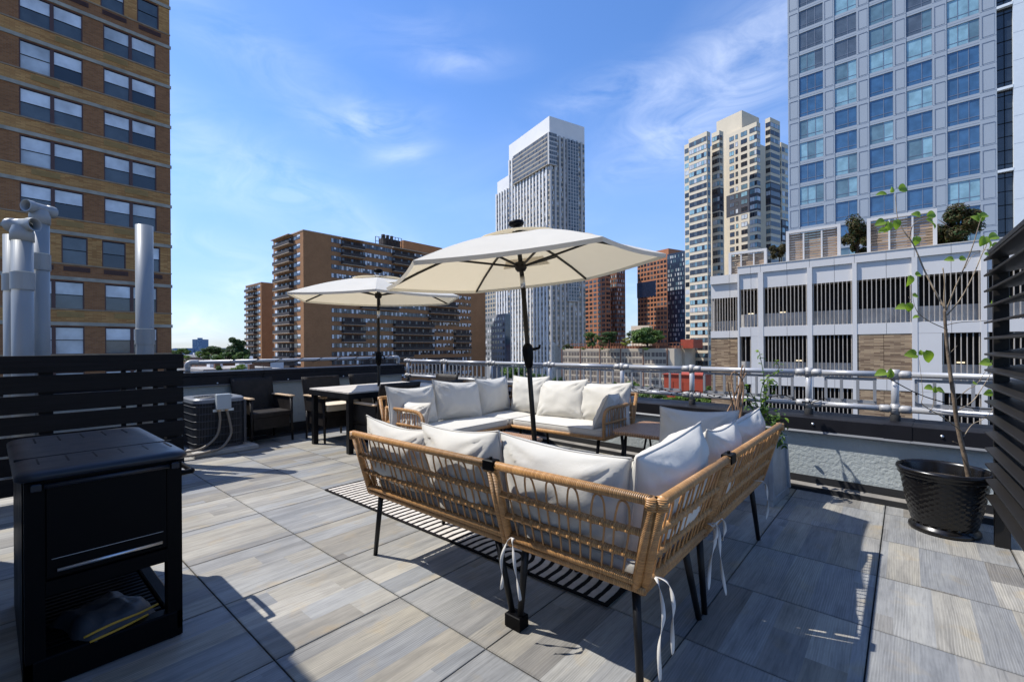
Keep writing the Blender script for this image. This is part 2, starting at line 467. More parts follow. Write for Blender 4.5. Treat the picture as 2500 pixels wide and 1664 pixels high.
M['cane'] = MAT('thin_tan_cane', (0.40, 0.20, 0.072), 0.45, var=0.2, vs=12)
def fabric(name, col, bump=0.25, rough=0.9, trans=0.0):
    m, t, p = new_mat(name)
    v = coords(t)
    n = noise_n(t, v, 5.0, 5)
    t.links.new(ramp(t, n, [(0.3, tuple(c * 0.94 for c in col)), (0.7, col)]), p.inputs['Base Color'])
    p.inputs['Roughness'].default_value = rough; p.inputs['Specular IOR Level'].default_value = 0.15
    p.inputs['Sheen Weight'].default_value = 0.15
    wv = t.nodes.new('ShaderNodeTexVoronoi'); wv.inputs['Scale'].default_value = 420; t.links.new(v, wv.inputs['Vector'])
    h = mathn(t, 'MULTIPLY_ADD', noise_n(t, v, 9.0, 4, 0.6, 0.6), 2.2, mathn(t, 'MULTIPLY', wv.outputs[0], 0.25))
    bumpn(t, p, h, bump, 0.006)
    if trans:
        o = [x for x in t.nodes if x.type == 'OUTPUT_MATERIAL'][0]
        tr = t.nodes.new('ShaderNodeBsdfTranslucent'); tr.inputs[0].default_value = (col[0], col[1] * 0.88, col[2] * 0.66, 1)
        ms = t.nodes.new('ShaderNodeMixShader'); ms.inputs[0].default_value = trans
        t.links.new(p.outputs[0], ms.inputs[1]); t.links.new(tr.outputs[0], ms.inputs[2]); t.links.new(ms.outputs[0], o.inputs[0])
    return m
M['canvas'] = fabric('cream_cushion_fabric', (0.575, 0.55, 0.49))
M['piping'] = fabric('cushion_piping', (0.46, 0.44, 0.40), 0.1)
M['cream_seat'] = fabric('beige_chair_cushion', (0.66, 0.58, 0.46))
M['tie'] = fabric('cotton_tie', (0.58, 0.56, 0.52), 0.1)
M['umbrella'] = fabric('cream_umbrella_canvas', (0.76, 0.73, 0.65), 0.12, 0.9, 0.34)
M['black'] = MAT('black_powder_coat', (0.006, 0.006, 0.007), 0.42, spec=0.25, var=0.15, rvar=0.08)
M['bronze'] = MAT('dark_bronze_aluminium', (0.014, 0.0125, 0.011), 0.45, 0.0, spec=0.3)
M['plastic'] = MAT('black_plastic', (0.0022, 0.0022, 0.0028), 0.42, spec=0.09, var=0.1, rvar=0.06)
M['cooler_lid'] = MAT('blue_black_lid_plastic', (0.010, 0.012, 0.018), 0.38, spec=0.4, bump=0.12, bs=500, bd=0.001, rvar=0.06)
M['steel'] = MAT('brushed_steel', (0.55, 0.56, 0.58), 0.32, 1.0, var=0.08)
M['fence'] = MAT('black_stained_boards', (0.0055, 0.0055, 0.0065), 0.6, var=0.35, vs=3, stretch=(14, 0.8, 14), bump=0.25, bs=18, bd=0.003, spec=0.16, objvar=0.25)
M['cap'] = MAT('black_metal_flashing', (0.0115, 0.0115, 0.0145), 0.5, 0.0, spec=0.16, var=0.2, rvar=0.1, bump=0.05, bs=6, bd=0.01)
M['drip'] = MAT('grey_drip_edge', (0.11, 0.115, 0.125), 0.5, var=0.15)
M['membrane'] = MAT('black_roof_membrane', (0.012, 0.012, 0.013), 0.8, var=0.3, vs=5, bump=0.3, bs=25)
M['ledge'] = MAT('dusty_grey_ledge', (0.20, 0.185, 0.165), 0.8, var=0.35, vs=4, bump=0.2)
M['stucco'] = MAT('grey_stucco', (0.385, 0.415, 0.405), 0.9, var=0.10, vs=2.5, bump=0.55, bs=34, bd=0.014, spec=0.2)
M['alu'] = MAT('grey_painted_aluminium', (0.42, 0.425, 0.44), 0.36, 0.25, var=0.06, rvar=0.08)
M['fitting'] = MAT('cast_grey_fitting', (0.36, 0.355, 0.35), 0.5, 0.2, var=0.18, vs=10)
M['baluster'] = MAT('grey_baluster', (0.28, 0.285, 0.295), 0.45, 0.2, var=0.08)
M['pvc'] = MAT('grey_painted_pvc', (0.235, 0.26, 0.28), 0.42, var=0.06, vs=2)
M['pvc_seam'] = MAT('pale_pvc_cement', (0.6, 0.56, 0.46), 0.5)
M['ac'] = MAT('charcoal_ac_paint', (0.030, 0.034, 0.043), 0.45, var=0.15)
M['ac_top'] = MAT('grey_ac_top', (0.15, 0.165, 0.19), 0.45, var=0.12)
M['grey_box'] = MAT('grey_electrical_box', (0.36, 0.40, 0.42), 0.45, var=0.06)
M['conduit'] = MAT('taupe_conduit', (0.20, 0.165, 0.125), 0.5)
M['concrete'] = MAT('pale_concrete_pad', (0.40, 0.385, 0.355), 0.85, var=0.2, vs=6, bump=0.3, bs=40)
M['wicker'] = MAT('dark_woven_wicker', (0.018, 0.0145, 0.0125), 0.5, spec=0.25, var=0.35, vs=14, bump=0.7, bs=130, bd=0.006)
M['armwood'] = MAT('tan_wood_armrest', (0.50, 0.355, 0.22), 0.5, var=0.18, vs=6)
M['tabletop'] = MAT('pale_plank_tabletop', (0.52, 0.47, 0.40), 0.5, var=0.2, vs=3, stretch=(8, 1, 1))
def weave(name, a, b):
    m, t, p = new_mat(name)
    v = coords(t, rnd=False)
    ch = t.nodes.new('ShaderNodeTexBrick'); ch.offset = 0.5
    ch.inputs['Color1'].default_value = (*a, 1); ch.inputs['Color2'].default_value = (*b, 1); ch.inputs['Mortar'].default_value = (a[0] * .38, a[1] * .35, a[2] * .35, 1)
    ch.inputs['Scale'].default_value = 1; ch.inputs['Mortar Size'].default_value = 0.0022; ch.inputs['Brick Width'].default_value = 0.022; ch.inputs['Row Height'].default_value = 0.016
    t.links.new(v, ch.inputs['Vector']); t.links.new(ch.outputs['Color'], p.inputs['Base Color'])
    p.inputs['Roughness'].default_value = 0.45
    bumpn(t, p, mathn(t, 'SUBTRACT', 1.0, ch.outputs['Fac']), 0.9, 0.004)
    return m
M['weave'] = weave('woven_tan_tabletop', (0.40, 0.215, 0.105), (0.50, 0.29, 0.155))
M['galv'] = MAT('weathered_galvanised_zinc', (0.31, 0.335, 0.36), 0.5, 0.12, var=0.24, vs=5, rvar=0.12, bump=0.1, bs=30)
M['pot'] = MAT('dark_brown_resin', (0.0065, 0.0055, 0.005), 0.27, var=0.2, rvar=0.05, spec=0.45)
M['soil'] = MAT('dry_soil', (0.035, 0.026, 0.020), 0.95, var=0.5, vs=30, bump=1, bs=60, bd=0.02)
M['bark'] = MAT('sapling_bark', (0.17, 0.125, 0.085), 0.8, var=0.4, vs=30, bump=0.6, bs=90)
M['twig'] = MAT('pale_twig', (0.26, 0.20, 0.13), 0.7, var=0.3, vs=20)
M['stick'] = MAT('dry_brown_stick', (0.24, 0.145, 0.085), 0.75, var=0.35, vs=14)
def leaf_mat(name, a, b, trans=0.35, rough=0.5, vs=6.0):
    m, t, p = new_mat(name)
    v = coords(t)
    c = ramp(t, noise_n(t, v, vs, 3), [(0.3, a), (0.7, b)])
    t.links.new(c, p.inputs['Base Color']); p.inputs['Roughness'].default_value = rough; p.inputs['Specular IOR Level'].default_value = 0.3
    o = [x for x in t.nodes if x.type == 'OUTPUT_MATERIAL'][0]
    tr = t.nodes.new('ShaderNodeBsdfTranslucent'); t.links.new(mixc(t, 1.0, c, (1.25, 1.35, 0.55), 'MULTIPLY'), tr.inputs[0])
    ms = t.nodes.new('ShaderNodeMixShader'); ms.inputs[0].default_value = trans
    t.links.new(p.outputs[0], ms.inputs[1]); t.links.new(tr.outputs[0], ms.inputs[2]); t.links.new(ms.outputs[0], o.inputs[0])
    return m
M['leaf'] = leaf_mat('bright_sapling_leaf', (0.16, 0.26, 0.035), (0.27, 0.38, 0.06), 0.45)
M['vine'] = leaf_mat('dark_green_vine_leaf', (0.045, 0.085, 0.022), (0.10, 0.17, 0.045), 0.3)
def far_leaf(n, a, b, s): return leaf_mat(n, a, b, 0.22, 0.6, s)
M['tree_dark'] = far_leaf('dark_tree_leaves', (0.020, 0.046, 0.014), (0.052, 0.098, 0.026), 0.35)
M['tree_mid'] = far_leaf('mid_tree_leaves', (0.036, 0.078, 0.017), (0.085, 0.145, 0.034), 0.35)
M['tree_bright'] = far_leaf('bright_tree_leaves', (0.075, 0.14, 0.020), (0.15, 0.23, 0.04), 0.5)
M['tree_yellow'] = far_leaf('yellow_green_leaves', (0.20, 0.21, 0.025), (0.30, 0.29, 0.05), 0.5)
M['tree_olive'] = far_leaf('bronze_olive_leaves', (0.040, 0.038, 0.012), (0.095, 0.070, 0.022), 0.7)
M['trunk'] = MAT('far_tree_trunk', (0.06, 0.045, 0.035), 0.9, var=0.3)
# buildings
M['brick_red'] = BRICK('red_brown_brick', (0.28, 0.118, 0.048), (0.39, 0.175, 0.072), (0.30, 0.185, 0.11), 0.24, 0.085, 0.009)
M['brick_ochre'] = BRICK('ochre_spandrel_brick', (0.44, 0.205, 0.070), (0.66, 0.36, 0.130), (0.34, 0.18, 0.08), 0.42, 0.085, 0.007, vary=0.3)
M['stone'] = MAT('weathered_stone_band', (0.36, 0.325, 0.26), 0.85, var=0.25, vs=1.5, bump=0.2)
M['sill'] = MAT('tan_stone_sill', (0.30, 0.21, 0.13), 0.8, var=0.2)
M['winframe'] = MAT('brown_window_frame', (0.085, 0.035, 0.028), 0.5, var=0.1)
M['grille'] = MAT('ochre_vent_grille', (0.36, 0.22, 0.07), 0.6, var=0.1)
M['grille_dark'] = MAT('dark_red_vent_grille', (0.07, 0.028, 0.02), 0.6, var=0.1)
M['glass_dark'] = GLASS('dark_window_glass', (0.018, 0.024, 0.032), 0.05, 0.7)
M['glass_mid'] = GLASS('grey_window_glass', (0.075, 0.09, 0.10), 0.06, 0.7)
M['glass_blind'] = GLASS('window_with_white_blind', (0.66, 0.69, 0.72), 0.15, 0.5)
M['glass_pale'] = GLASS('window_with_pale_curtain', (0.48, 0.51, 0.53), 0.12, 0.6)
M['glass_blue'] = GLASS('deep_blue_glass', (0.045, 0.115, 0.215), 0.05, 0.8, 0.03)
M['glass_teal'] = GLASS('teal_grey_glass', (0.12, 0.20, 0.235), 0.06, 0.8, 0.03)
M['glass_tealblind'] = GLASS('teal_glass_over_blind', (0.23, 0.385, 0.44), 0.08, 0.7, 0.02)
M['glass_slate'] = GLASS('slate_glass', (0.085, 0.105, 0.125), 0.06, 0.8, 0.03)
M['apt_brick'] = BRICK('orange_brown_brick', (0.33, 0.160, 0.070), (0.41, 0.205, 0.092), (0.32, 0.18, 0.095), 0.3, 0.12, 0.006, 0.15, 0.16)
M['apt_conc'] = MAT('tan_concrete_edge', (0.42, 0.31, 0.21), 0.85, var=0.15)
M['apt_recess'] = MAT('dark_balcony_recess', (0.035, 0.028, 0.024), 0.8, var=0.4, vs=0.8)
M['apt_rail'] = MAT('dark_brown_balcony_rail', (0.040, 0.030, 0.026), 0.7, var=0.2)
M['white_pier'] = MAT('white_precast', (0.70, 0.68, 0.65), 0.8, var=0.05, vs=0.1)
M['white_shaded'] = MAT('shaded_white_precast', (0.46, 0.45, 0.435), 0.8, var=0.06, vs=0.1)  # white precast again, with the right face's shade put into its colour
M['spandrel'] = MAT('tan_spandrel', (0.37, 0.31, 0.23), 0.8, var=0.12, vs=0.3)
M['cream'] = MAT('cream_masonry', (0.62, 0.535, 0.395), 0.85, var=0.05, vs=0.2)
M['cream_dark'] = MAT('dark_slate_cladding', (0.045, 0.047, 0.058), 0.7, var=0.1)
M['orange_frame'] = MAT('orange_brick_frame', (0.40, 0.155, 0.07), 0.8, var=0.1, vs=0.4)
M['brown_frame'] = MAT('brown_brick_frame', (0.21, 0.085, 0.045), 0.8, var=0.1, vs=0.4)
M['grey_office'] = MAT('grey_office_panel', (0.27, 0.285, 0.31), 0.7, var=0.05)
M['navy_glass'] = GLASS('navy_curtain_wall', (0.03, 0.05, 0.085), 0.1, 0.8)
M['beige_conc'] = MAT('beige_concrete', (0.55, 0.46, 0.345), 0.85, var=0.08, vs=0.3)
M['louvre_far'] = MAT('brown_grey_louvre', (0.155, 0.125, 0.105), 0.7, var=0.15)
M['rust'] = MAT('rust_red_metal', (0.36, 0.055, 0.022), 0.6, var=0.12, vs=0.8)
M['gar_panel'] = MAT('pale_grey_metal_panel', (0.64, 0.615, 0.58), 0.55, var=0.03, vs=0.6)
M['gar_fin'] = MAT('taupe_fin', (0.42, 0.37, 0.31), 0.55, var=0.1)
M['gar_conc'] = MAT('garage_concrete_upstand', (0.56, 0.53, 0.48), 0.85, var=0.25, vs=0.9)
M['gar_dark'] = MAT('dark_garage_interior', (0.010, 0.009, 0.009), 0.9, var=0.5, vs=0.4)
M['gar_brick'] = BRICK('mottled_long_brick', (0.17, 0.105, 0.065), (0.52, 0.37, 0.22), (0.26, 0.20, 0.14), 0.42, 0.075, 0.006, 0.3, 0.2, 0.37)
M['cedar'] = MAT('weathered_cedar_slat', (0.34, 0.235, 0.15), 0.7, var=0.25, vs=1.5, stretch=(1, 8, 8), objvar=0.2)
M['blue_panel'] = MAT('blue_grey_metal_panel', (0.325, 0.365, 0.40), 0.5, 0.0, var=0.03, vs=0.3)
M['blue_panel_dark'] = MAT('blue_grey_panel_joint', (0.16, 0.19, 0.245), 0.5, 0.0, var=0.03)
M['white_panel'] = MAT('white_metal_panel', (0.62, 0.66, 0.67), 0.5, var=0.03)
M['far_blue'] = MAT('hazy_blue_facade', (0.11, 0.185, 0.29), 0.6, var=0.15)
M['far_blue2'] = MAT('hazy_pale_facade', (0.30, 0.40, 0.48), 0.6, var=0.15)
M['roof_grey'] = MAT('grey_flat_roof', (0.30, 0.28, 0.26), 0.9, var=0.2)
M['row_brick'] = MAT('brown_row_house_brick', (0.16, 0.085, 0.055), 0.9, var=0.25, vs=0.5, objvar=0.3)
M['white_house'] = MAT('white_house_wall', (0.62, 0.63, 0.65), 0.8, var=0.06)
M['ground'] = MAT('city_ground', (0.10, 0.105, 0.095), 0.95, var=0.4, vs=0.03)
M['street'] = MAT('asphalt_street', (0.05, 0.05, 0.052), 0.9, var=0.2, vs=0.5)
def rug_mat():
    m, t, p = new_mat('black_and_cream_rug')
    tc = t.nodes.new('ShaderNodeTexCoord'); sp = t.nodes.new('ShaderNodeSeparateXYZ'); t.links.new(tc.outputs['Object'], sp.inputs[0])
    n = noise_n(t, tc.outputs['Object'], 22, 3)
    x = mathn(t, 'SUBTRACT', sp.outputs[0], RUG_C[0]); y = mathn(t, 'SUBTRACT', sp.outputs[1], RUG_C[1])
    yp = mathn(t, 'MAXIMUM', y, 0.0)
    d = mathn(t, 'SQRT', mathn(t, 'ADD', mathn(t, 'MULTIPLY', x, x), mathn(t, 'MULTIPLY', yp, yp)))
    d = mathn(t, 'MULTIPLY_ADD', n, 0.012, d)
    fr = mathn(t, 'FRACT', mathn(t, 'DIVIDE', d, 0.062))
    st = ramp(t, fr, [(0.0, 1.0), (0.36, 1.0), (0.40, 0.0), (0.93, 0.0), (1.0, 1.0)])
    # plain dark border along the edges
    ex = mathn(t, 'SUBTRACT', RUG_H[0] - 0.018, mathn(t, 'ABSOLUTE', sp.outputs[0])); ey = mathn(t, 'SUBTRACT', RUG_H[1] - 0.018, mathn(t, 'ABSOLUTE', sp.outputs[1]))
    ed = mathn(t, 'LESS_THAN', mathn(t, 'MINIMUM', ex, ey), 0.0)
    k = mathn(t, 'MAXIMUM', st, ed)
    c = mixc(t, k, ramp(t, n, [(0.3, (0.50, 0.46, 0.41)), (0.7, (0.62, 0.575, 0.52))]), (0.012, 0.011, 0.011))
    t.links.new(c, p.inputs['Base Color']); p.inputs['Roughness'].default_value = 0.95; p.inputs['Specular IOR Level'].default_value = 0.1
    bumpn(t, p, noise_n(t, tc.outputs['Object'], 300, 2), 0.5, 0.003)
    return m
RUG_X, RUG_Y = (-3.93, -1.10), (1.965, 3.95)
RUG_H = ((RUG_X[1] - RUG_X[0]) / 2, (RUG_Y[1] - RUG_Y[0]) / 2)
RUG_O = ((RUG_X[0] + RUG_X[1]) / 2, (RUG_Y[0] + RUG_Y[1]) / 2)
RUG_C = (-1.80 - RUG_O[0], 2.065 - RUG_O[1])
M['rug'] = rug_mat()
# ------------------------------------------------------------------ the roof terrace: deck, tiles, parapets, railing
TS = CAMH / 2.0847
TX0, TY0 = -3.2058 * TS, 2.252 * TS
WALL_A = atan2(-0.058, 1.0)
WALL_O = Vector((0, 4.63, 0)); WALL_D = Vector((cos(WALL_A), sin(WALL_A), 0)); WALL_N = Vector((-sin(WALL_A), cos(WALL_A), 0))

mb = MB(); mb.box(-7.6, 1.9, -2.4, 5.7, -17, -0.013)
deck = tag(mb.build('deck', M['membrane']), kind='structure')
tm = MB(); g = 0.0028; h_ = TS / 2
tm.cbox(-h_ + g, h_ - g, -h_ + g, h_ - g, -0.012, 0, 0.0015)
tile_me = tm.mesh('tile', M['tile'])
for i in range(-9, 6):
    for j in range(-6, 6):
        x, y = TX0 + (i + .5) * TS, TY0 + (j + .5) * TS
        if x - h_ < -7.2: continue
        if y > 4.98: continue
        link(tile_me, 'tile', deck, (x, y, random.uniform(-0.0007, 0.0007)), (random.uniform(-.0006, .0006), random.uniform(-.0006, .0006), 0))

# right-hand parapet, running away to the far corner
pw = empty('parapet_wall', WALL_O, WALL_A, 'low grey stucco parapet with black metal cap below the pipe railing', 'parapet')
x0, x1 = -7.25, 1.6
MB().box(x0, x1, 0.078, 0.40, -0.01, 0.595).build('stucco_wall', M['stucco'], pw)
MB().box(x0, x1, 0.0, 0.011, -0.01, 0.043).build('base_strip', M['membrane'], pw)
m_ = MB(); m_.add([(x0, 0.011, 0.0), (x1, 0.011, 0.0), (x1, 0.073, 0.0), (x0, 0.073, 0.0), (x0, 0.011, 0.045), (x1, 0.011, 0.045), (x1, 0.073, 0.062), (x0, 0.073, 0.062)],
       [(0, 3, 2, 1), (4, 5, 6, 7), (0, 1, 5, 4), (1, 2, 6, 5), (2, 3, 7, 6), (3, 0, 4, 7)])
m_.build('ledge', M['ledge'], pw)
MB().box(x0, x1, 0.064, 0.0745, 0.066, 0.122).build('base_flashing', M['membrane'], pw)
cap_edges = [x0, -5.1, -3.05, -1.02, -0.13, 0.02, x1]
for a, b in zip(cap_edges[:-1], cap_edges[1:]):
    m_ = MB()
    pr = [(0.046, 0.524), (0.046, 0.630), (0.052, 0.634), (0.47, 0.644), (0.50, 0.636), (0.50, 0.50), (0.402, 0.50), (0.402, 0.600), (0.058, 0.597), (0.058, 0.524)]
    short = b - a < 0.3
    ex = 0.004 if short else 0.0
    vs = []
    for xx in (a + 0.0015 - ex * 3, b - 0.0015 + ex * 3):
        for q, (y, z) in enumerate(pr):
            o = ex if q in (0, 1, 2, 3) else 0
            vs.append((xx, y - (o if y < 0.05 else 0), z + (o if z > 0.62 else 0)))
    n = len(pr)
    m_.add(vs, [(k, k + n, (k + 1) % n + n, (k + 1) % n) for k in range(n)] + [tuple(range(n)), tuple(range(2 * n - 1, n - 1, -1))])
    m_.build('metal_cap', M['cap'], pw)
    m_ = MB(); y_ = 0.030 if not short else 0.025
    m_.add([(a, 0.047, 0.5235), (b, 0.047, 0.5235), (b, y_, 0.508), (a, y_, 0.508), (a, y_ + .002, 0.501), (b, y_ + .002, 0.501), (b, 0.057, 0.517), (a, 0.057, 0.517)],
           [(0, 1, 2, 3), (3, 2, 5, 4), (4, 5, 6, 7), (7, 6, 1, 0), (0, 3, 4, 7), (1, 6, 5, 2)])
    m_.build('drip_edge', M['drip'], pw)
scr = MB(); scr.lathe([(0.0, 0.012), (0.008, 0.010), (0.012, 0.002), (0.013, 0)], 10)
scr_me = scr.mesh('cap_screw', M['steel'])
for xx in (-6.0, -4.6, -3.4, -2.55, -1.85, -1.45, -0.62, 0.20, 0.55):
    link(scr_me, 'cap_screw', pw, (xx, 0.046, 0.582), (pi / 2, 0, 0))

# pipe railing on the right-hand parapet
rl = empty('pipe_railing', WALL_O, WALL_A, 'grey two-rail pipe railing with baluster panels on the right parapet', 'railing')
ry = 0.27
PO = WALL_O + WALL_N * ry
posts = [meet(u, PO, WALL_D) for u in (995.5, 1085, 1199, 1341.9, 1518.5, 1688.8, 1973.7, 2184.6)] + [1.25]
ZT, ZL = 1.022, 0.738
post_m = MB(); post_m.cyl((0, 0, 0.64), (0, 0, ZT + .03), 0.026, 14); post_me = post_m.mesh('post', M['alu'])
base_m = MB(); base_m.lathe([(0.036, 0.637), (0.035, 0.685), (0.030, 0.691), (0.026, 0.693)], 14); base_me = base_m.mesh('post_base', M['membrane'])
fit_m = MB()
for zc in (ZT, ZL):
    fit_m.cyl((0, 0, zc - .042), (0, 0, zc + .042), 0.0305, 14)
    for sx in (-1, 1):
        fit_m.tube([(sx * 0.024, 0, zc), (sx * 0.045, 0, zc), (sx * 0.075, 0, zc), (sx * 0.10, 0, zc)], [0.026, 0.034, 0.032, 0.0305], 12)
    fit_m.cyl((0, 0, zc + 0.005), (0, 0, zc + 0.011), 0.0325, 14)
fit_me = fit_m.mesh('rail_fitting', M['fitting'])
bal_m = MB(); bal_m.box(-0.0105, 0.0105, -0.007, 0.007, 0.79, 0.975); bal_me = bal_m.mesh('baluster', M['baluster'])
for k, px in enumerate(posts):
    link(post_me, 'post', rl, (px, ry, 0)); link(base_me, 'post_base', rl, (px, ry, 0)); link(fit_me, 'rail_fitting', rl, (px, ry, 0))
    if k + 1 < len(posts):
        qx = posts[k + 1]
        m_ = MB(); m_.cyl((px + .09, ry, ZT), (qx - .09, ry, ZT), 0.0245, 14); m_.build('top_rail', M['alu'], rl)
        m_ = MB(); m_.cyl((px + .09, ry, ZL), (qx - .09, ry, ZL), 0.0245, 14); m_.build('lower_rail', M['alu'], rl)
        a, b = px + .12, qx - .12
        m_ = MB(); m_.box(a, b, ry + .007, ry + .012, 0.766, 0.796); m_.build('panel_bottom_bar', M['baluster'], rl)
        m_ = MB(); m_.box(a, b, ry + .007, ry + .012, 0.964, 0.989); m_.build('panel_top_bar', M['baluster'], rl)
        n = max(3, round((b - a) / 0.112))
        for q in range(n + 1):
            link(bal_me, 'baluster', rl, (a + .012 + (b - a - .024) * q / n, ry, 0))

# left-hand parapet (runs towards the same corner)
lw = empty('parapet_wall', (-7.15, 0, 0), 0, 'dark capped parapet behind the dining set, grey stucco in shade', 'parapet')
MB().box(-0.35, -0.02, -2.4, 5.10, -0.01, 0.90).build('stucco_wall', M['stucco'], lw)
MB().box(-0.018, 0.004, -2.4, 5.08, 0.0, 0.13).build('base_flashing', M['membrane'], lw)
m_ = MB(); m_.box(-0.45, 0.03, -2.4, 5.14, 0.902, 0.955); m_.box(0.0, 0.034, -2.4, 5.141, 0.775, 0.90); m_.build('metal_cap', M['cap'], lw, bevel=0.006)
m_ = MB(); m_.box(0.0345, 0.052, -2.4, 5.13, 0.768, 0.784); m_.build('drip_edge', M['drip'], lw, bevel=0.003)
for yy in (2.06, 3.0, 3.9): link(scr_me, 'cap_screw', lw, (0.036, yy, 0.80), (0, pi / 2, 0))
lr = empty('pipe_rail', (-7.36, 0, 0), 0, 'single grey pipe rail on short stubs along the left parapet', 'railing')
ya, yb = onX(458, 880, -7.36).y, onX(972, 880, -7.36).y
m_ = MB(); m_.cyl((0, ya, 1.085), (0, yb, 1.085), 0.027, 14); m_.build('rail', M['alu'], lr)
for yy, d in ((ya, 1), (yb, -1)):
    m_ = MB(); m_.tube(spline([(0, yy + d * .12, 1.085), (0, yy + d * .03, 1.085), (0, yy, 1.06), (0, yy, 1.01)], 4), 0.036, 12); m_.build('elbow', M['fitting'], lr)
    m_ = MB(); m_.cyl((0, yy, 1.02), (0, yy, 0.955), 0.031, 12); m_.build('stub', M['fitting'], lr)

# string lights wound along both rails
def strand(name, pts, label, bulbs=3):
    t = MB(); t.tube(spline(pts, 5), 0.004, 5)
    o = t.build(name, M['plastic']); tag(o, label, 'string lights')
    P = spline(pts, 5)
    b = MB(); b.lathe([(0.0, -.012), (.006, -.008), (.007, 0), (.003, .008), (0, .010)], 6); bm_ = b.mesh('bulb', M['plastic'])
    for k in range(4, len(P) - 2, bulbs):
        link(bm_, 'bulb', o, P[k] + Vector((random.uniform(-.006, .006), random.uniform(-.02, .0), random.uniform(-.02, .01))))
    return o
def wl(x, y, z): p = WALL_O + WALL_D * x + WALL_N * y; return (p.x, p.y, z)
pts = []
xx = posts[3] - 0.1; ph = 0
while xx < posts[6] + 0.2:
    pts.append(wl(xx, ry - 0.028 + 0.012 * sin(ph * 2.3), 0.768 + 0.022 * sin(ph * 1.7) + (0.012 if ph % 3 == 0 else 0))); xx += 0.11; ph += 1
strand('string_lights', pts, 'dark string lights wound along the lower right-hand rail')
pts = []
yy = ya + .5; ph = 0
while yy < yb - .2:
    a = ph * 1.35
    pts.append((-7.36 + 0.032 * cos(a), yy, 1.085 + 0.032 * sin(a))); yy += 0.07; ph += 1
strand('string_lights', pts, 'dark string lights twisted round the left-hand pipe rail', 6)
strand('string_lights', [(-7.33, 2.70, 1.05), (-7.112, 2.66, 0.93), (-7.112, 2.60, 0.80), (-7.11, 2.5, 0.66), (-7.11, 2.44, 0.58)], 'dark cable of lights hanging down behind the tall-backed chair')
strand('string_lights', [wl(posts[7] - .05, ry - .05, 1.0), wl(posts[7] + .18, ry - .06, .86), wl(posts[7] + .45, ry - .04, .79), wl(posts[7] + .75, ry - .04, .80), wl(posts[7] + 1.1, ry - .04, .78)], 'thin dark cable sagging from the nearest railing post to the potted tree', 9)

# black board fence on the left
fe = empty('board_fence', (-5.6, 0, 0), 0, 'black stained fence of wide horizontal boards with open gaps', 'fence')
bm_ = MB(); bm_.cbox(-0.0125, 0.0125, -1.0, 1.315, -0.074, 0.074, 0.003); b_me = bm_.mesh('board', M['fence'])
for k in range(7):
    link(b_me, 'board', fe, (0, random.uniform(-.002, .002), 1.222 - .074 - k * 0.169), (0, 0, random.uniform(-.002, .002)))
pm = MB(); pm.box(-0.045, 0.045, -0.045, 0.045, 0, 1.19); p_me = pm.mesh('post', M['fence'])
for yy in (1.22, 0.33, -0.5): link(p_me, 'post', fe, (-0.059, yy, 0))
# a second run of the same boards returning behind, seen through the gaps
f2 = empty('board_fence', (-5.74, 1.27, 0), pi / 2, 'return of the black board fence, seen through its gaps at the right end', 'fence')
pm = MB(); pm.box(-0.02, 0.02, -0.012, 0.012, 0, 1.17); pk_me = pm.mesh('picket', M['fence'])
for q in range(4): link(pk_me, 'picket', f2, (0.0 - .11 * q, 0.12 + .13 * q, 0))
pm = MB(); pm.bar((0.06, 0.05, 0.35), (-0.42, 0.62, 0.35), 0.04); pm.build('rail', M['fence'], f2)

# three grey vent pipes behind the fence
def pvc(u, v, X, dia, tee=0, label='', coup=None, seam=True):
    p = onX(u, v, X); z1 = p.z
    o = empty('vent_pipe', (p.x, p.y, 0), 0, label, 'vent pipe', 'grey vent pipes behind the fence')
    r = dia / 2
    t = MB(); t.cyl((0, 0, -0.2), (0, 0, z1), r, 24); t.build('riser', M['pvc'], o)
    if coup:
        zc = onX(u, coup, X).z
        t = MB(); t.lathe([(r, -.085), (r + .009, -.0845), (r + .009, .0825), (r, .083)], 28, (0, 0, zc)); t.sm = [False] * len(t.sm); t.build('coupling', M['pvc'], o)
        t = MB(); t.lathe([(r + .002, .083), (r + .004, .086), (r + .001, .091)], 24, (0, 0, zc)); t.build('glue_seam', M['pvc_seam'], o)
    if tee:
        t = MB(); t.lathe([(r, -.075), (r + .009, -.0745), (r + .009, .01), (r + .004, .03), (r * .9, .07)], 24, (0, 0, z1)); t.build('collar', M['pvc'], o)
        a = tee
        d = Vector((cos(a), sin(a), 0)); c = Vector((0, 0, z1 + 0.085)); q = r * .74
        t = MB(); t.tube([c - d * .135, c - d * .075, c - d * .072, c + d * .072, c + d * .075, c + d * .135], [q + .007, q + .007, q, q, q + .007, q + .007], 20, caps=False)
        t.tube([c + d * .135, c + d * .133, c + d * .05], [q + .007, q - .004, q - .006], 20, caps=False)
        t.tube([c - d * .135, c - d * .133, c - d * .05], [q + .007, q - .004, q - .006], 20, caps=False)
        t.tube([c - d * .051, c - d * .05], [q, .002], 16); t.tube([c + d * .051, c + d * .05], [q, .002], 16)
        t.build('tee', M['pvc'], o)
    return o
pvc(54, 570, -6.5, 0.155, radians(38), 'grey vent pipe with a tee top, shorter of the left pair', 686)
pvc(97, 530, -6.9, 0.150, radians(-52), 'tallest grey vent pipe, tee top open towards the terrace', 640)
pvc(33, 575, -6.75, 0.150, 0, 'plain grey vent pipe tucked behind the shorter tee-topped one', 690)
o3 = pvc(352, 551, -6.4, 0.162, 0, 'plain open grey vent pipe standing alone near the fence end', 822)

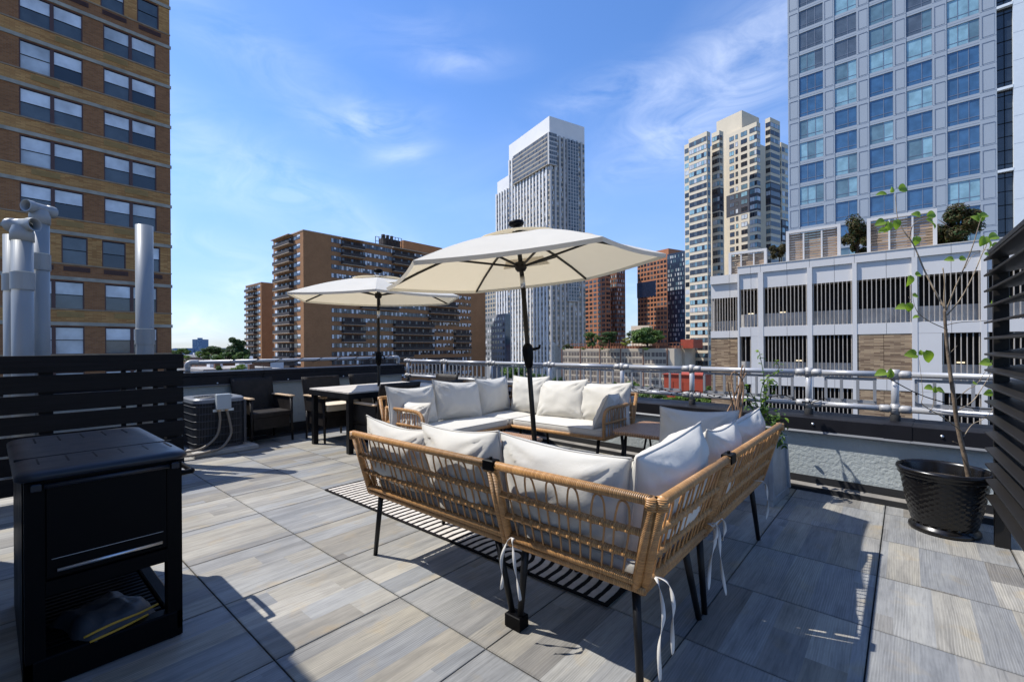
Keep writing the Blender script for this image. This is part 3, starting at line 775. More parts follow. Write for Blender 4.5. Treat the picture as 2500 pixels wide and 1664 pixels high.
# air conditioner
ac = empty('air_conditioner', (-6.65, 1.875, 0.06), 0, 'square charcoal outdoor air conditioner beside the fence end', 'air conditioner')
def rrect(hx, hy, r, n=6):
    P = []
    for cx_, cy_, a0 in ((hx - r, hy - r, 0), (-hx + r, hy - r, 90), (-hx + r, -hy + r, 180), (hx - r, -hy + r, 270)):
        for k in range(n + 1):
            a = radians(a0 + 90 * k / n); P.append((cx_ + r * cos(a), cy_ + r * sin(a)))
    return P
t = MB(); t.prism(rrect(.275, .25, .09), 0.03, .56); t.build('coil_core', M['gar_dark'], ac)
t = MB(); t.prism(rrect(.30, .275, .10), 0.0, .03); t.build('base_pan', M['ac'], ac)
t = MB()
per = rrect(.297, .272, .10, 5); 
def along(P, step):
    o = []; n = len(P); acc = 0
    for i in range(n):
        a, b = Vector((*P[i], 0)), Vector((*P[(i + 1) % n], 0)); l = (b - a).length
        while acc < l:
            o.append(a + (b - a) * (acc / l)); acc += step
        acc -= l
    return o
for q in along(per, 0.0155): t.bar((q.x, q.y, .03), (q.x, q.y, .56), 0.005)
tag(t.build('guard_wires', M['ac'], ac), kind='stuff')
for k in range(6):
    t = MB(); t.tube([(x, y, 0.075 + .088 * k) for x, y in rrect(.302, .277, .10, 5)], 0.0055, 6, closed=True); t.build('guard_ring', M['ac'], ac)
t = MB()
for sx, sy in ((1, 1), (-1, 1)): t.box(sx * .29 - .015, sx * .29 + .015, sy * .265 - .015, sy * .265 + .015, 0.03, .56)
t.build('corner_post', M['ac'], ac)
t = MB(); P0, P1, P2 = rrect(.305, .28, .105), rrect(.305, .28, .105), rrect(.285, .26, .10)
n = len(P0); vs = [(x, y, .555) for x, y in P0] + [(x, y, .595) for x, y in P1] + [(x, y, .612) for x, y in P2]
ring = [(0.215 * cos(2 * pi * k / n + .78), 0.215 * sin(2 * pi * k / n + .78), .604) for k in range(n)]
ring2 = [(0.21 * cos(2 * pi * k / n + .78), 0.21 * sin(2 * pi * k / n + .78), .50) for k in range(n)]
vs += ring + ring2
fs = []
for lay in range(4):
    for k in range(n): fs.append((lay * n + k, lay * n + (k + 1) % n, (lay + 1) * n + (k + 1) % n, (lay + 1) * n + k))
t.add(vs, fs); t.build('top_cover', M['ac_top'], ac)
t = MB()
for r_ in (.05, .09, .13, .17, .205): t.tube([(r_ * cos(a * pi / 12), r_ * sin(a * pi / 12), .606) for a in range(24)], .004, 5, closed=True)
for a in range(8): t.tube([(.03 * cos(a * pi / 4), .03 * sin(a * pi / 4), .605), (.212 * cos(a * pi / 4), .212 * sin(a * pi / 4), .605)], .004, 5)
t.cyl((0, 0, .58), (0, 0, .607), .05, 14)
t.build('fan_grille', M['ac'], ac)
eb = MB(); eb.cbox(.315, .385, -0.068, 0.085, .475, .66, .006); eb_o = eb.build('electrical_box', M['grey_box'], ac)
t = MB(); t.box(.303, .3105, -0.09, .135, .445, .475); t.build('tag_plate', M['white_panel'], ac)
t = MB(); t.cyl((.35, -.035, .455), (.35, -.035, .478), .02, 10); t.cyl((.35, .045, .455), (.35, .045, .478), .02, 10); t.build('conduit_gland', M['armwood'], ac)
t = MB(); t.tube(spline([(.35, -.035, .46), (.352, -.03, .33), (.365, -.07, .16), (.39, -.22, .045), (.40, -.40, .03), (.36, -.52, .03)], 6), .0145, 9); t.build('conduit', M['conduit'], ac)
t = MB(); t.tube(spline([(.35, .045, .46), (.365, .075, .30), (.39, .075, .16), (.43, -.03, .03), (.45, -.16, .005), (.46, -.34, -.01), (.40, -.55, .0)], 6), .0145, 9); t.build('conduit', M['conduit'], ac)
pd = MB(); pd.cbox(-.36, .42, -.31, .38, 0, .058, .008)
tag(pd.build('concrete_pad', M['concrete'], None, (-6.65, 1.875, 0.0)), 'pale concrete slab under the air conditioner', 'pad')

# louvred screen at the right
ls = empty('louvre_screen', (0.44, 0, 0), 0, 'tall black louvred screen with tilted slats at right edge', 'screen')
ls.location = (0.455, 4.17, 0); ls.rotation_euler = (0, 0, radians(-88.2))
LEN = 1.75
for xx in (0.02, LEN):
    t = MB(); t.box(xx - .02, xx + .02, -.04, .03, 0, 1.84); t.build('post', M['bronze'], ls, bevel=.003)
t = MB(); t.box(-.05, LEN + .05, -.05, .05, 1.842, 1.872); t.build('top_rail', M['bronze'], ls, bevel=.004)
t = MB(); t.box(.052, LEN - .032, -.026, .026, .255, .285); t.build('bottom_rail', M['bronze'], ls)
sl = MB(); sl.M = Matrix.Rotation(radians(12), 4, 'X'); sl.cbox(.052, LEN - .032, -.085, .085, -.006, .006, .002); sl_me = sl.mesh('slat', M['bronze'])
for k in range(16): link(sl_me, 'slat', ls, (0, 0, .335 + .0985 * k))

# stair bulkhead behind the viewer, whose shade covers the cooler and the near left corner
bk = empty('stair_bulkhead', (-1.5, -1.9, 0), 0, 'pale rendered stair bulkhead at the back of the terrace', 'bulkhead')
M['render_wall'] = MAT('pale_rendered_wall', (0.46, 0.43, 0.38), 0.9, var=0.08, bump=0.3, bs=30)
t = MB(); t.box(-3.4, 1.3, -1.4, 1.53, -.01, 3.42); t.build('wall', M['render_wall'], bk)
t = MB(); t.box(-3.45, 1.35, -1.45, 1.56, 3.421, 3.50); t.build('coping', M['cap'], bk)
t = MB(); t.box(.1, 1.0, 1.531, 1.57, 0, 2.1); t.build('door', M['gar_panel'], bk)
# ------------------------------------------------------------------ rug, sofas, pillows
rg = MB(); rg.cbox(-RUG_H[0], RUG_H[0], -RUG_H[1], RUG_H[1], 0.0, 0.009, 0.002)
tag(rg.build('rug', M['rug'], None, (RUG_O[0], RUG_O[1], 0.003)), 'flat black and cream rug with stripes and nested arches under the sofas', 'rug')

ZS, ZB, ZM2, ZM1, ZTOP, TILT = 0.40, 0.430, 0.533, 0.634, 0.765, 0.112
def tilt_y(z): return TILT * (z - ZS) / (ZTOP - ZS)
_loop_cache = {}
def loop_mesh(w_, z0, z1, tilted, wob):
    key = (round(w_, 3), round(z0, 3), round(z1, 3), tilted, wob)
    if key in _loop_cache: return _loop_cache[key]
    hw = w_ / 2
    T = (lambda z: tilt_y(z)) if tilted else (lambda z: 0.0)
    q = [(-hw * .93, z0), (-hw * 1.0, z0 + (z1 - z0) * .35), (-hw * (1.02 + wob), z0 + (z1 - z0) * .70), (-hw * .86, z1 - .028), (-hw * .5, z1 - .006), (0, z1),
         (hw * .5, z1 - .006), (hw * .86, z1 - .028), (hw * (1.02 + wob), z0 + (z1 - z0) * .70), (hw * 1.0, z0 + (z1 - z0) * .35), (hw * .93, z0)]
    t = MB(); t.tube(spline([(x, T(z), z) for x, z in q], 3), 0.0042, 6)
    me = t.mesh('back_loop', M['cane']); _loop_cache[key] = me
    return me
def back_panel(sofa, start, rz, length, sk0=0.0, sk1=0.0):
    """a woven back: local x runs along it, local y points out of the seat; sk0/sk1 let the ends lean outwards at a corner"""
    t = MB()
    R = 0.0185
    fz = lambda z: (z - ZS) / (ZTOP - ZS)
    xa = lambda z: 0.004 - sk0 * fz(z)
    xb = lambda z: length - 0.004 + sk1 * fz(z)
    t.tube([(xa(ZTOP), tilt_y(ZTOP), ZTOP), (xb(ZTOP), tilt_y(ZTOP), ZTOP)], R, 12)
    for z in (ZM1, ZM2):
        t.tube([(xa(z), tilt_y(z), z), (xb(z), tilt_y(z), z)], 0.0140, 10)
    t.tube([(xa(ZB), tilt_y(ZB), ZB), (xb(ZB), tilt_y(ZB), ZB)], R * .95, 10)
    for f in (xa, xb):
        t.tube([(f(ZS), tilt_y(ZS), ZS), (f(ZTOP), tilt_y(ZTOP), ZTOP + .006)], R, 12)
        t.tube([(f(ZTOP), tilt_y(ZTOP), ZTOP - .03), (f(ZTOP), tilt_y(ZTOP), ZTOP + .012)], R * 1.18, 10)
    n = max(4, round(length / 0.102))
    for z in (ZM1, ZM2):     # lashings where the canes cross the middle rails
        L_ = xb(z) - xa(z)
        for k in range(n * 2):
            x = xa(z) + .036 + (L_ - .072) * (k + .5) / (n * 2)
            t.tube([(x - .009, tilt_y(z), z - .002), (x + .009, tilt_y(z), z + .002)], 0.0162, 8)
    p = t.build('back_panel', M['rattan'], sofa, start, (0, 0, rz))
    for k in range(n):
        s_ = (k + .5) / n
        xl, xh = xa(ZB) + .036 + (xb(ZB) - xa(ZB) - .072) * s_, xa(ZTOP) + .036 + (xb(ZTOP) - xa(ZTOP) - .072) * s_
        lean = (xh - xl) / (ZTOP - ZB)
        o = link(loop_mesh(0.052, ZB, ZTOP - .012, True, random.choice((0, .06, .1))), 'cane_loop', p)
        sh = Matrix.Identity(4); ang = math.atan(lean)
        o.matrix_local = Matrix.Translation((xl, .001, ZB)) @ Matrix.Rotation(ang, 4, 'Y') @ Matrix.Rotation(random.uniform(-.05, .05), 4, 'Z') @ Matrix.Translation((0, 0, -ZB))
    return p
def arm_panel(sofa, start, rz, depth):
    """an arm: local x runs from the back to the front"""
    t = MB(); za = 0.68
    t.tube(spline([(0, 0, za), (depth * .55, 0, za), (depth * .82, 0, za - .004), (depth * .95, 0, za - .035), (depth, 0, za - .10), (depth, 0, .52), (depth, 0, ZS)], 5), 0.0165, 12)
    t.tube([(0, 0, .54), (depth, 0, .54)], 0.0125, 10)
    t.tube([(0.0, 0, ZS), (0.0, 0, za + .01)], 0.0165, 10)
    p = t.build('arm_panel', M['rattan'], sofa, start, (0, 0, rz))
    n = 6
    for k in range(n):
        x = .05 + (depth - .12) * (k + .5) / n
        link(loop_mesh(0.048, ZS, za - .012, False, random.choice((0, .08))), 'cane_loop', p, (x, 0, 0), (0, 0, random.uniform(-.06, .06)))
    return p
def rect_frame(sofa, x0, x1, y0, y1):
    t = MB()
    for a, b in (((x0, y0), (x1, y0)), ((x1, y0), (x1, y1)), ((x1, y1), (x0, y1)), ((x0, y1), (x0, y0))):
        A, B = Vector((*a, ZS)), Vector((*b, ZS)); d = (B - A).normalized() * .012
        t.tube([A - d, B + d], 0.0175, 10)
    n = int((x1 - x0) / .12)
    o = t.build('seat_frame', M['rattan'], sofa)
    t = MB()
    for k in range(1, n): t.box(x0 + (x1 - x0) * k / n - .012, x0 + (x1 - x0) * k / n + .012, y0, y1, ZS - .012, ZS + .004)
    t.build('seat_slats', M['black'], sofa)
    return o
def leg(sofa, top, foot, cap=False):
    t = MB(); t.tube([top, foot], [0.0165, 0.0135], 10)
    t.build('leg', M['black'], sofa)
def seat_cushion(x0, x1, y0, y1, label, z0=0.410, th=0.066, seed=0):
    cx_, cy_ = (x0 + x1) / 2, (y0 + y1) / 2; hx, hy = (x1 - x0) / 2 - .004, (y1 - y0) / 2 - .004
    t = MB(); n = 18; vs = []; fs = []
    prof = [(-1.0, .94), (-.85, .985), (-.4, 1.0), (.4, 1.0), (.85, .985), (1.0, .95)]
    P = rrect(1, 1, .10, 4); m = len(P)
    for zz, sc in prof:
        for x, y in P:
            vs.append((x * (hx - (1 - sc) * .22), y * (hy - (1 - sc) * .22), zz * th / 2))
    for i in range(len(prof) - 1):
        for k in range(m): fs.append((i * m + k, i * m + (k + 1) % m, (i + 1) * m + (k + 1) % m, (i + 1) * m + k))
    b = len(vs)
    # crowned top made of shrinking rings
    rings = [(.85, .006), (.6, .013), (.3, .017)]
    last = (len(prof) - 1) * m
    for sc, dz in rings:
        st = len(vs)
        for x, y in P:
            q = noise.noise(Vector((x * hx * sc * 5 + seed, y * hy * sc * 5, seed)))
            vs.append((x * (hx - .011) * sc, y * (hy - .011) * sc, th / 2 + dz + q * .004))
        for k in range(m): fs.append((last + k, last + (k + 1) % m, st + (k + 1) % m, st + k))
        last = st
    fs.append(tuple(range(last, last + m)))
    fs.append(tuple(range(m - 1, -1, -1)))
    t.add(vs, fs, 0, True)
    o = t.build('seat_cushion', M['canvas'], None, (cx_, cy_, z0 + th / 2))
    for zz in (-.9, .9):
        t = MB(); t.tube([(x * (hx - .004), y * (hy - .004), zz * th / 2) for x, y in P], .0042, 6, closed=True); t.build('piping', M['piping'], o)
    return tag(o, label, 'seat cushion', 'seat cushions on the rattan sofas')
def pillow(loc, yaw, tilt, w_, h_, th, label, seed, roll=0.0, sag=0.0):
    t = MB(); n = 26
    idx = {}; vs = []; fs = []; edge = []
    def pos(a, b, sd):
        ex = 1 - .055 * (1 - b * b); ey = 1 - .065 * (1 - a * a)
        x, z = a * w_ / 2 * ex, b * h_ / 2 * ey
        k = max(0.0, (1 - abs(a) ** 3.2) * (1 - abs(b) ** 3.2)) ** .62
        y = th / 2 * k * (1 - .12 * b)
        c = Vector((a, b, 0)); wr = 0
        wr += .010 * noise.noise(Vector((a * 2.2 + seed * 3.1, b * 2.2, sd * 4.7 + seed)))
        wr += .005 * noise.noise(Vector((a * 5 + seed, b * 4 + seed * 2, sd)))
        for ca, cb in ((1, 1), (-1, 1), (1, -1), (-1, -1)):
            dx_, dz_ = ca - a, cb - b; d = hypot(dx_, dz_)
            ang = atan2(dz_ * cb, dx_ * ca)
            wr += .011 * sin(ang * 13 + seed * 2.3 + ca) * math.exp(-((d - .42) / .30) ** 2)
        wr += .006 * sin(a * 7 + seed * 1.7 + sd) * math.exp(-((b + .92) / .25) ** 2) + .004 * sin(a * 9 + seed) * math.exp(-((b - .93) / .18) ** 2)
        y += wr * min(1, k * 1.6)
        z -= sag * (1 - a * a) * (b + 1) / 2 * h_
        return (x, sd * y, z)
    for sd in (1, -1):
        for i in range(n + 1):
            for j in range(n + 1):
                a = sin((i / n - .5) * pi * .92) / sin(pi * .46); b = sin((j / n - .5) * pi * .92) / sin(pi * .46)
                bd = i in (0, n) or j in (0, n)
                key = (i, j, 0 if bd else sd)
                if key not in idx:
                    idx[key] = len(vs)
                    p = pos(a, b, sd); vs.append((p[0], 0 if bd else p[1], p[2]))
    g_ = lambda i, j, sd: idx[(i, j, 0 if (i in (0, n) or j in (0, n)) else sd)]
    for sd in (1, -1):
        for i in range(n):
            for j in range(n):
                q = (g_(i, j, sd), g_(i + 1, j, sd), g_(i + 1, j + 1, sd), g_(i, j + 1, sd))
                fs.append(q if sd < 0 else q[::-1])
    t.add(vs, fs, 0, True)
    o = t.build('pillow', M['canvas'], None, loc, (tilt, roll, yaw))
    B = [g_(i, 0, 1) for i in range(n)] + [g_(n, j, 1) for j in range(n)] + [g_(i, n, 1) for i in range(n, 0, -1)] + [g_(0, j, 1) for j in range(n, 0, -1)]
    t = MB(); t.tube([vs[k] for k in B], .0045, 6, closed=True); t.build('piping', M['piping'], o)
    return tag(o, label, 'pillow', 'cream pillows on the rattan sofas')
def tie(sofa, pts, wdt=.007):
    P = spline(pts, 7); t = MB(); m = len(P); vs = []; fs = []
    for i, p in enumerate(P):
        tw = i * .28; d = Vector((cos(tw), sin(tw), 0)) * wdt
        vs += [p - d, p + d]
    for i in range(m - 1): fs.append((2 * i, 2 * i + 1, 2 * i + 3, 2 * i + 2))
    t.add(vs, fs, 0, True)
    o = t.build('cushion_tie', M['tie'], sofa)
    s_ = o.modifiers.new('thick', 'SOLIDIFY'); s_.thickness = .0016

# --- near sofa (three clipped modules forming a corner)
XE, YE = -0.715, 1.53          # outer seat edges
sa = empty('corner_sofa', (-1.6, 2.0, 0), 0, 'near rattan corner sofa, its woven back turned to the viewer', 'sofa')
OFF = Vector((-1.6, 2.0, 0))
class Rel:      # builders below take world positions and hand them to the sofa root
    def __init__(s, root, off): s.root, s.off = root, off
    def back(s, x, y, rz, l, a=0, b=0): return back_panel(s.root, Vector((x, y, 0)) - s.off, rz, l, a, b)
    def arm(s, x, y, rz, d): return arm_panel(s.root, Vector((x, y, 0)) - s.off, rz, d)
    def frame(s, x0, x1, y0, y1): return rect_frame(s.root, x0 - s.off.x, x1 - s.off.x, y0 - s.off.y, y1 - s.off.y)
    def leg(s, a, b): return leg(s.root, Vector(a) - s.off, Vector(b) - s.off)
    def mesh(s, mb_, name, mat, **k):
        return mb_.build(name, mat, s.root, -s.off, **k)
A = Rel(sa, OFF)
A.frame(-2.47, -1.375, YE, 2.15); A.frame(-1.335, XE, YE, 2.155); A.frame(-1.33, XE, 2.19, 3.28)
A.back(-1.365, YE, pi, 1.115); A.back(XE - .020, YE, pi, 0.61, TILT - .004, 0)
A.back(XE, 2.155, -pi / 2, 0.617, 0, TILT - .004); A.back(XE, 3.285, -pi / 2, 1.095)
A.arm(-2.475, YE + .02, pi / 2, .60)
A.arm(XE - .01, 3.29, pi, .60)
for a, b in (((-2.385, 1.545, .39), (-2.469, 1.556, 0)), ((-1.435, 1.545, .39), (-1.362, 1.572, .03)), ((-1.265, 1.545, .39), (-1.325, 1.572, .03)),
             ((-.76, 1.57, .39), (-.715, 1.51, 0)), ((-.735, 1.99, .39), (-.735, 2.165, 0)), ((-.735, 2.175, .39), (-.728, 2.226, 0)), ((-.735, 3.12, .39), (-.735, 3.300, 0)),
             ((-2.40, 2.10, .39), (-2.508, 2.13, .0)), ((-1.43, 2.10, .39), (-1.40, 2.16, 0)), ((-1.28, 3.20, .39), (-1.33, 3.26, 0)), ((-1.28, 2.25, .39), (-1.33, 2.24, 0))):
    A.leg(a, b)
t = MB(); t.cbox(-1.388, -1.300, 1.540, 1.602, 0.0, .062, .004); A.mesh(t, 'foot_cap', M['plastic'])
def clip(x0, x1, y0, y1):
    t = MB(); t.cbox(x0, x1, y0, y1, ZTOP - .022, ZTOP + .024, .004); t.cyl(((x0 + x1) / 2, (y0 + y1) / 2, ZTOP + .02), ((x0 + x1) / 2, (y0 + y1) / 2, ZTOP + .034), .007, 8); A.mesh(t, 'clip', M['plastic'])
clip(-1.382, -1.322, YE - TILT - .024, YE - TILT + .022)
clip(XE + TILT - .022, XE + TILT + .024, 2.140, 2.205)
y_ = YE - .022
for P in ([(-1.305, y_ - .0, .435), (-1.315, y_ - .03, .425), (-1.335, y_ - .045, .35), (-1.33, y_ - .045, .27), (-1.338, y_ - .045, .215)],
          [(-1.305, y_ - .0, .435), (-1.285, y_ - .03, .427), (-1.262, y_ - .045, .36), (-1.245, y_ - .045, .28), (-1.230, y_ - .045, .205)],
          [(XE + .02, 1.585, .435), (XE + .05, 1.555, .42), (XE + .075, 1.535, .33), (XE + .06, 1.53, .22), (XE + .065, 1.525, .11)],
          [(XE + .02, 1.585, .435), (XE + .07, 1.585, .425), (XE + .095, 1.575, .36), (XE + .09, 1.575, .28), (XE + .092, 1.57, .19)],
          [(XE + .02, 2.15, .46), (XE + .06, 2.12, .46), (XE + .075, 2.10, .40), (XE + .06, 2.08, .31), (XE + .062, 2.05, .21)],
          [(XE + .02, 2.15, .46), (XE + .06, 2.18, .45), (XE + .08, 2.15, .38), (XE + .09, 2.14, .28), (XE + .105, 2.15, .16)],
          [(XE + .05, 2.16, .45), (XE + .08, 2.19, .48), (XE + .085, 2.21, .42), (XE + .07, 2.22, .37)],
          [(XE + .05, 2.15, .45), (XE + .075, 2.11, .48), (XE + .085, 2.085, .43), (XE + .055, 2.095, .40)],
          [(XE + .03, 2.98, .47), (XE + .07, 3.04, .45), (XE + .085, 3.05, .39), (XE + .09, 3.04, .31), (XE + .085, 3.02, .24)]):
    tie(sa, [Vector(p) - OFF for p in P])
seat_cushion(-2.455, -1.38, YE + .02, 2.15, 'cream seat cushion on the left wing of the near sofa', seed=1)
seat_cushion(-1.335, XE - .02, YE + .02, 2.175, 'cream seat cushion in the corner of the near sofa', seed=2)
seat_cushion(-1.33, XE - .02, 2.195, 3.275, 'cream seat cushion on the right wing of the near sofa', seed=3)
pillow((-2.19, 1.56, .655), 0.03, radians(12), .60, .40, .20, 'cream back pillow at the left end of the near sofa', 1, roll=radians(2), sag=.06)
pillow((-1.67, 1.565, .672), -0.08, radians(13), .62, .425, .21, 'cream back pillow leaning left of the black clip on the near sofa', 2, roll=radians(-3), sag=.03)
pillow((-1.09, 1.58, .668), 0.02, radians(12), .64, .415, .22, 'wide cream back pillow right of the black clip on the near sofa', 3, roll=radians(2), sag=.02)
pillow((-.755, 1.84, .682), pi / 2 - .04, radians(10), .60, .44, .23, 'cream pillow nearest the corner on the right wing of the near sofa', 4, roll=radians(-5))
pillow((-.755, 2.46, .665), pi / 2 + .05, radians(12), .58, .41, .21, 'cream middle pillow on the right wing, by the second clip', 5, roll=radians(3), sag=.04)
pillow((-.76, 2.98, .655), pi / 2 - .03, radians(12), .55, .40, .20, 'cream pillow at the far end of the right wing, before the planter', 6, roll=radians(-4))
pillow((-1.09, 3.17, .632), pi - .04, radians(14), .54, .42, .17, 'shaded cream pillow against the far arm of the near sofa', 7, roll=radians(2), sag=.03)

# --- far sofa in the corner by the railing
sb = empty('corner_sofa', (-3.3, 3.7, 0), 0, 'far rattan corner sofa standing against the right parapet', 'sofa')
OB = Vector((-3.3, 3.7, 0)); B_ = Rel(sb, OB)
BX, BY, FX, FY, RX, LY = -3.89, 4.36, -3.30, 3.78, -2.14, 2.58
B_.frame(BX, FX, LY, FY - .03); B_.frame(BX, FX - .025, FY - .0, BY); B_.frame(FX + .01, RX, FY, BY)
B_.back(BX, LY, pi / 2, 1.16); B_.back(BX, FY - .02, pi / 2, .575, 0, TILT - .012); B_.back(BX + .02, BY, 0, .56, TILT - .012, 0); B_.back(FX + .01, BY, 0, RX - FX - .01)
B_.arm(BX + .01, LY, 0, .58); B_.arm(RX, BY - .01, -pi / 2, .57)
for a, b in (((FX - .06, LY + .08, .39), (FX + .02, LY + .04, 0)), ((BX + .06, LY + .08, .39), (BX - .02, LY + .04, 0)), ((FX - .06, FY - .1, .39), (FX, FY - .08, 0)), ((BX + .06, BY - .08, .39), (BX - .02, BY - .02, 0)),
             ((FX + .1, FY + .06, .39), (FX + .1, FY - .02, 0)), ((RX - .09, FY + .06, .39), (RX - .09, FY - .02, 0)), ((RX - .09, BY - .06, .39), (RX - .09, BY, 0)), ((FX + .1, BY - .06, .39), (FX + .1, BY, 0))): B_.leg(a, b)
seat_cushion(BX + .02, FX, LY + .02, FY - .02, 'cream seat cushion on the left wing of the far sofa', seed=4)
seat_cushion(BX + .02, FX - .005, FY - .015, BY - .02, 'cream seat cushion in the corner of the far sofa', seed=5)
seat_cushion(FX + .005, RX - .015, FY + .005, BY - .02, 'cream seat cushion on the right wing of the far sofa', seed=6)
q = -pi / 2
pillow((-3.80, 2.84, 0.678), q + .05, radians(13), .62, 0.420, .20, 'cream back pillow at the left end of the far sofa', 8, roll=radians(-2), sag=.05)
pillow((-3.79, 3.45, 0.683), q - .05, radians(16), .66, 0.440, .20, 'cream back pillow in the middle of the far sofa left wing', 9, roll=radians(-5), sag=.03)
pillow((-3.80, 4.03, 0.688), q + .02, radians(9), .56, 0.440, .20, 'cream pillow left of the corner gap on the far sofa', 10, roll=radians(1), sag=.04)
pillow((-3.42, 4.27, 0.693), pi + .05, radians(8), .54, 0.460, .19, 'cream upright pillow right of the corner gap on the far sofa', 11, roll=radians(1), sag=.02)
pillow((-2.94, 4.235, 0.678), pi - .03, radians(17), .66, 0.460, .19, 'cream back pillow in the middle of the far sofa right wing', 12, roll=radians(3), sag=.02)
pillow((-2.42, 4.265, 0.673), pi + .02, radians(12), .62, 0.440, .19, 'cream back pillow at the right end of the far sofa', 13, roll=radians(2), sag=.02)
pillow((-3.55, 2.665, .605), pi - .05, radians(14), .46, .29, .14, 'small cream pillow tucked inside the left arm of the far sofa', 14, roll=radians(3))
pillow((-2.25, 4.03, .635), pi / 2 + .25, radians(24), .44, .37, .13, 'grey-white pillow leaning inside the right arm of the far sofa', 15, roll=radians(3))

# --- two woven tables
def woven_table(x0, x1, y0, y1, z, label):
    o = empty('woven_table', ((x0 + x1) / 2, (y0 + y1) / 2, 0), 0, label, 'side table')
    hx, hy = (x1 - x0) / 2, (y1 - y0) / 2
    t = MB(); P = rrect(hx, hy, .09, 5); m = len(P); vs = []; fs = []
    for zz, i in ((-.036, .02), (-.030, .004), (-.010, 0), (0, .012)):
        for (x, y) in P: vs.append((x * (1 - i / hx), y * (1 - i / hy), z + zz))
    for i in range(3):
        for k in range(m): fs.append((i * m + k, i * m + (k + 1) % m, (i + 1) * m + (k + 1) % m, (i + 1) * m + k))
    fs += [tuple(range(3 * m, 4 * m)), tuple(range(m - 1, -1, -1))]
    t.add(vs, fs, 0); t.build('woven_top', M['weave'], o)
    for sx in (-1, 1):
        for sy in (-1, 1):
            t = MB(); a = Vector((sx * hx * .62, sy * hy * .66, z - .035))
            for dx_, dy_ in ((.10, .02), (-.02, .10)):
                t.tube([a, a + Vector((sx * dx_, sy * dy_, -(z - .037)))], .0105, 8)
            t.build('leg', M['black'], o)
    return o
woven_table(-3.00, -2.46, 2.66, 3.31, .45, 'low tan woven coffee table in front of the far sofa, by the umbrella pole')
woven_table(-2.01, -1.45, 3.64, 4.34, .52, 'tan woven side table between the two sofas, half in shade')

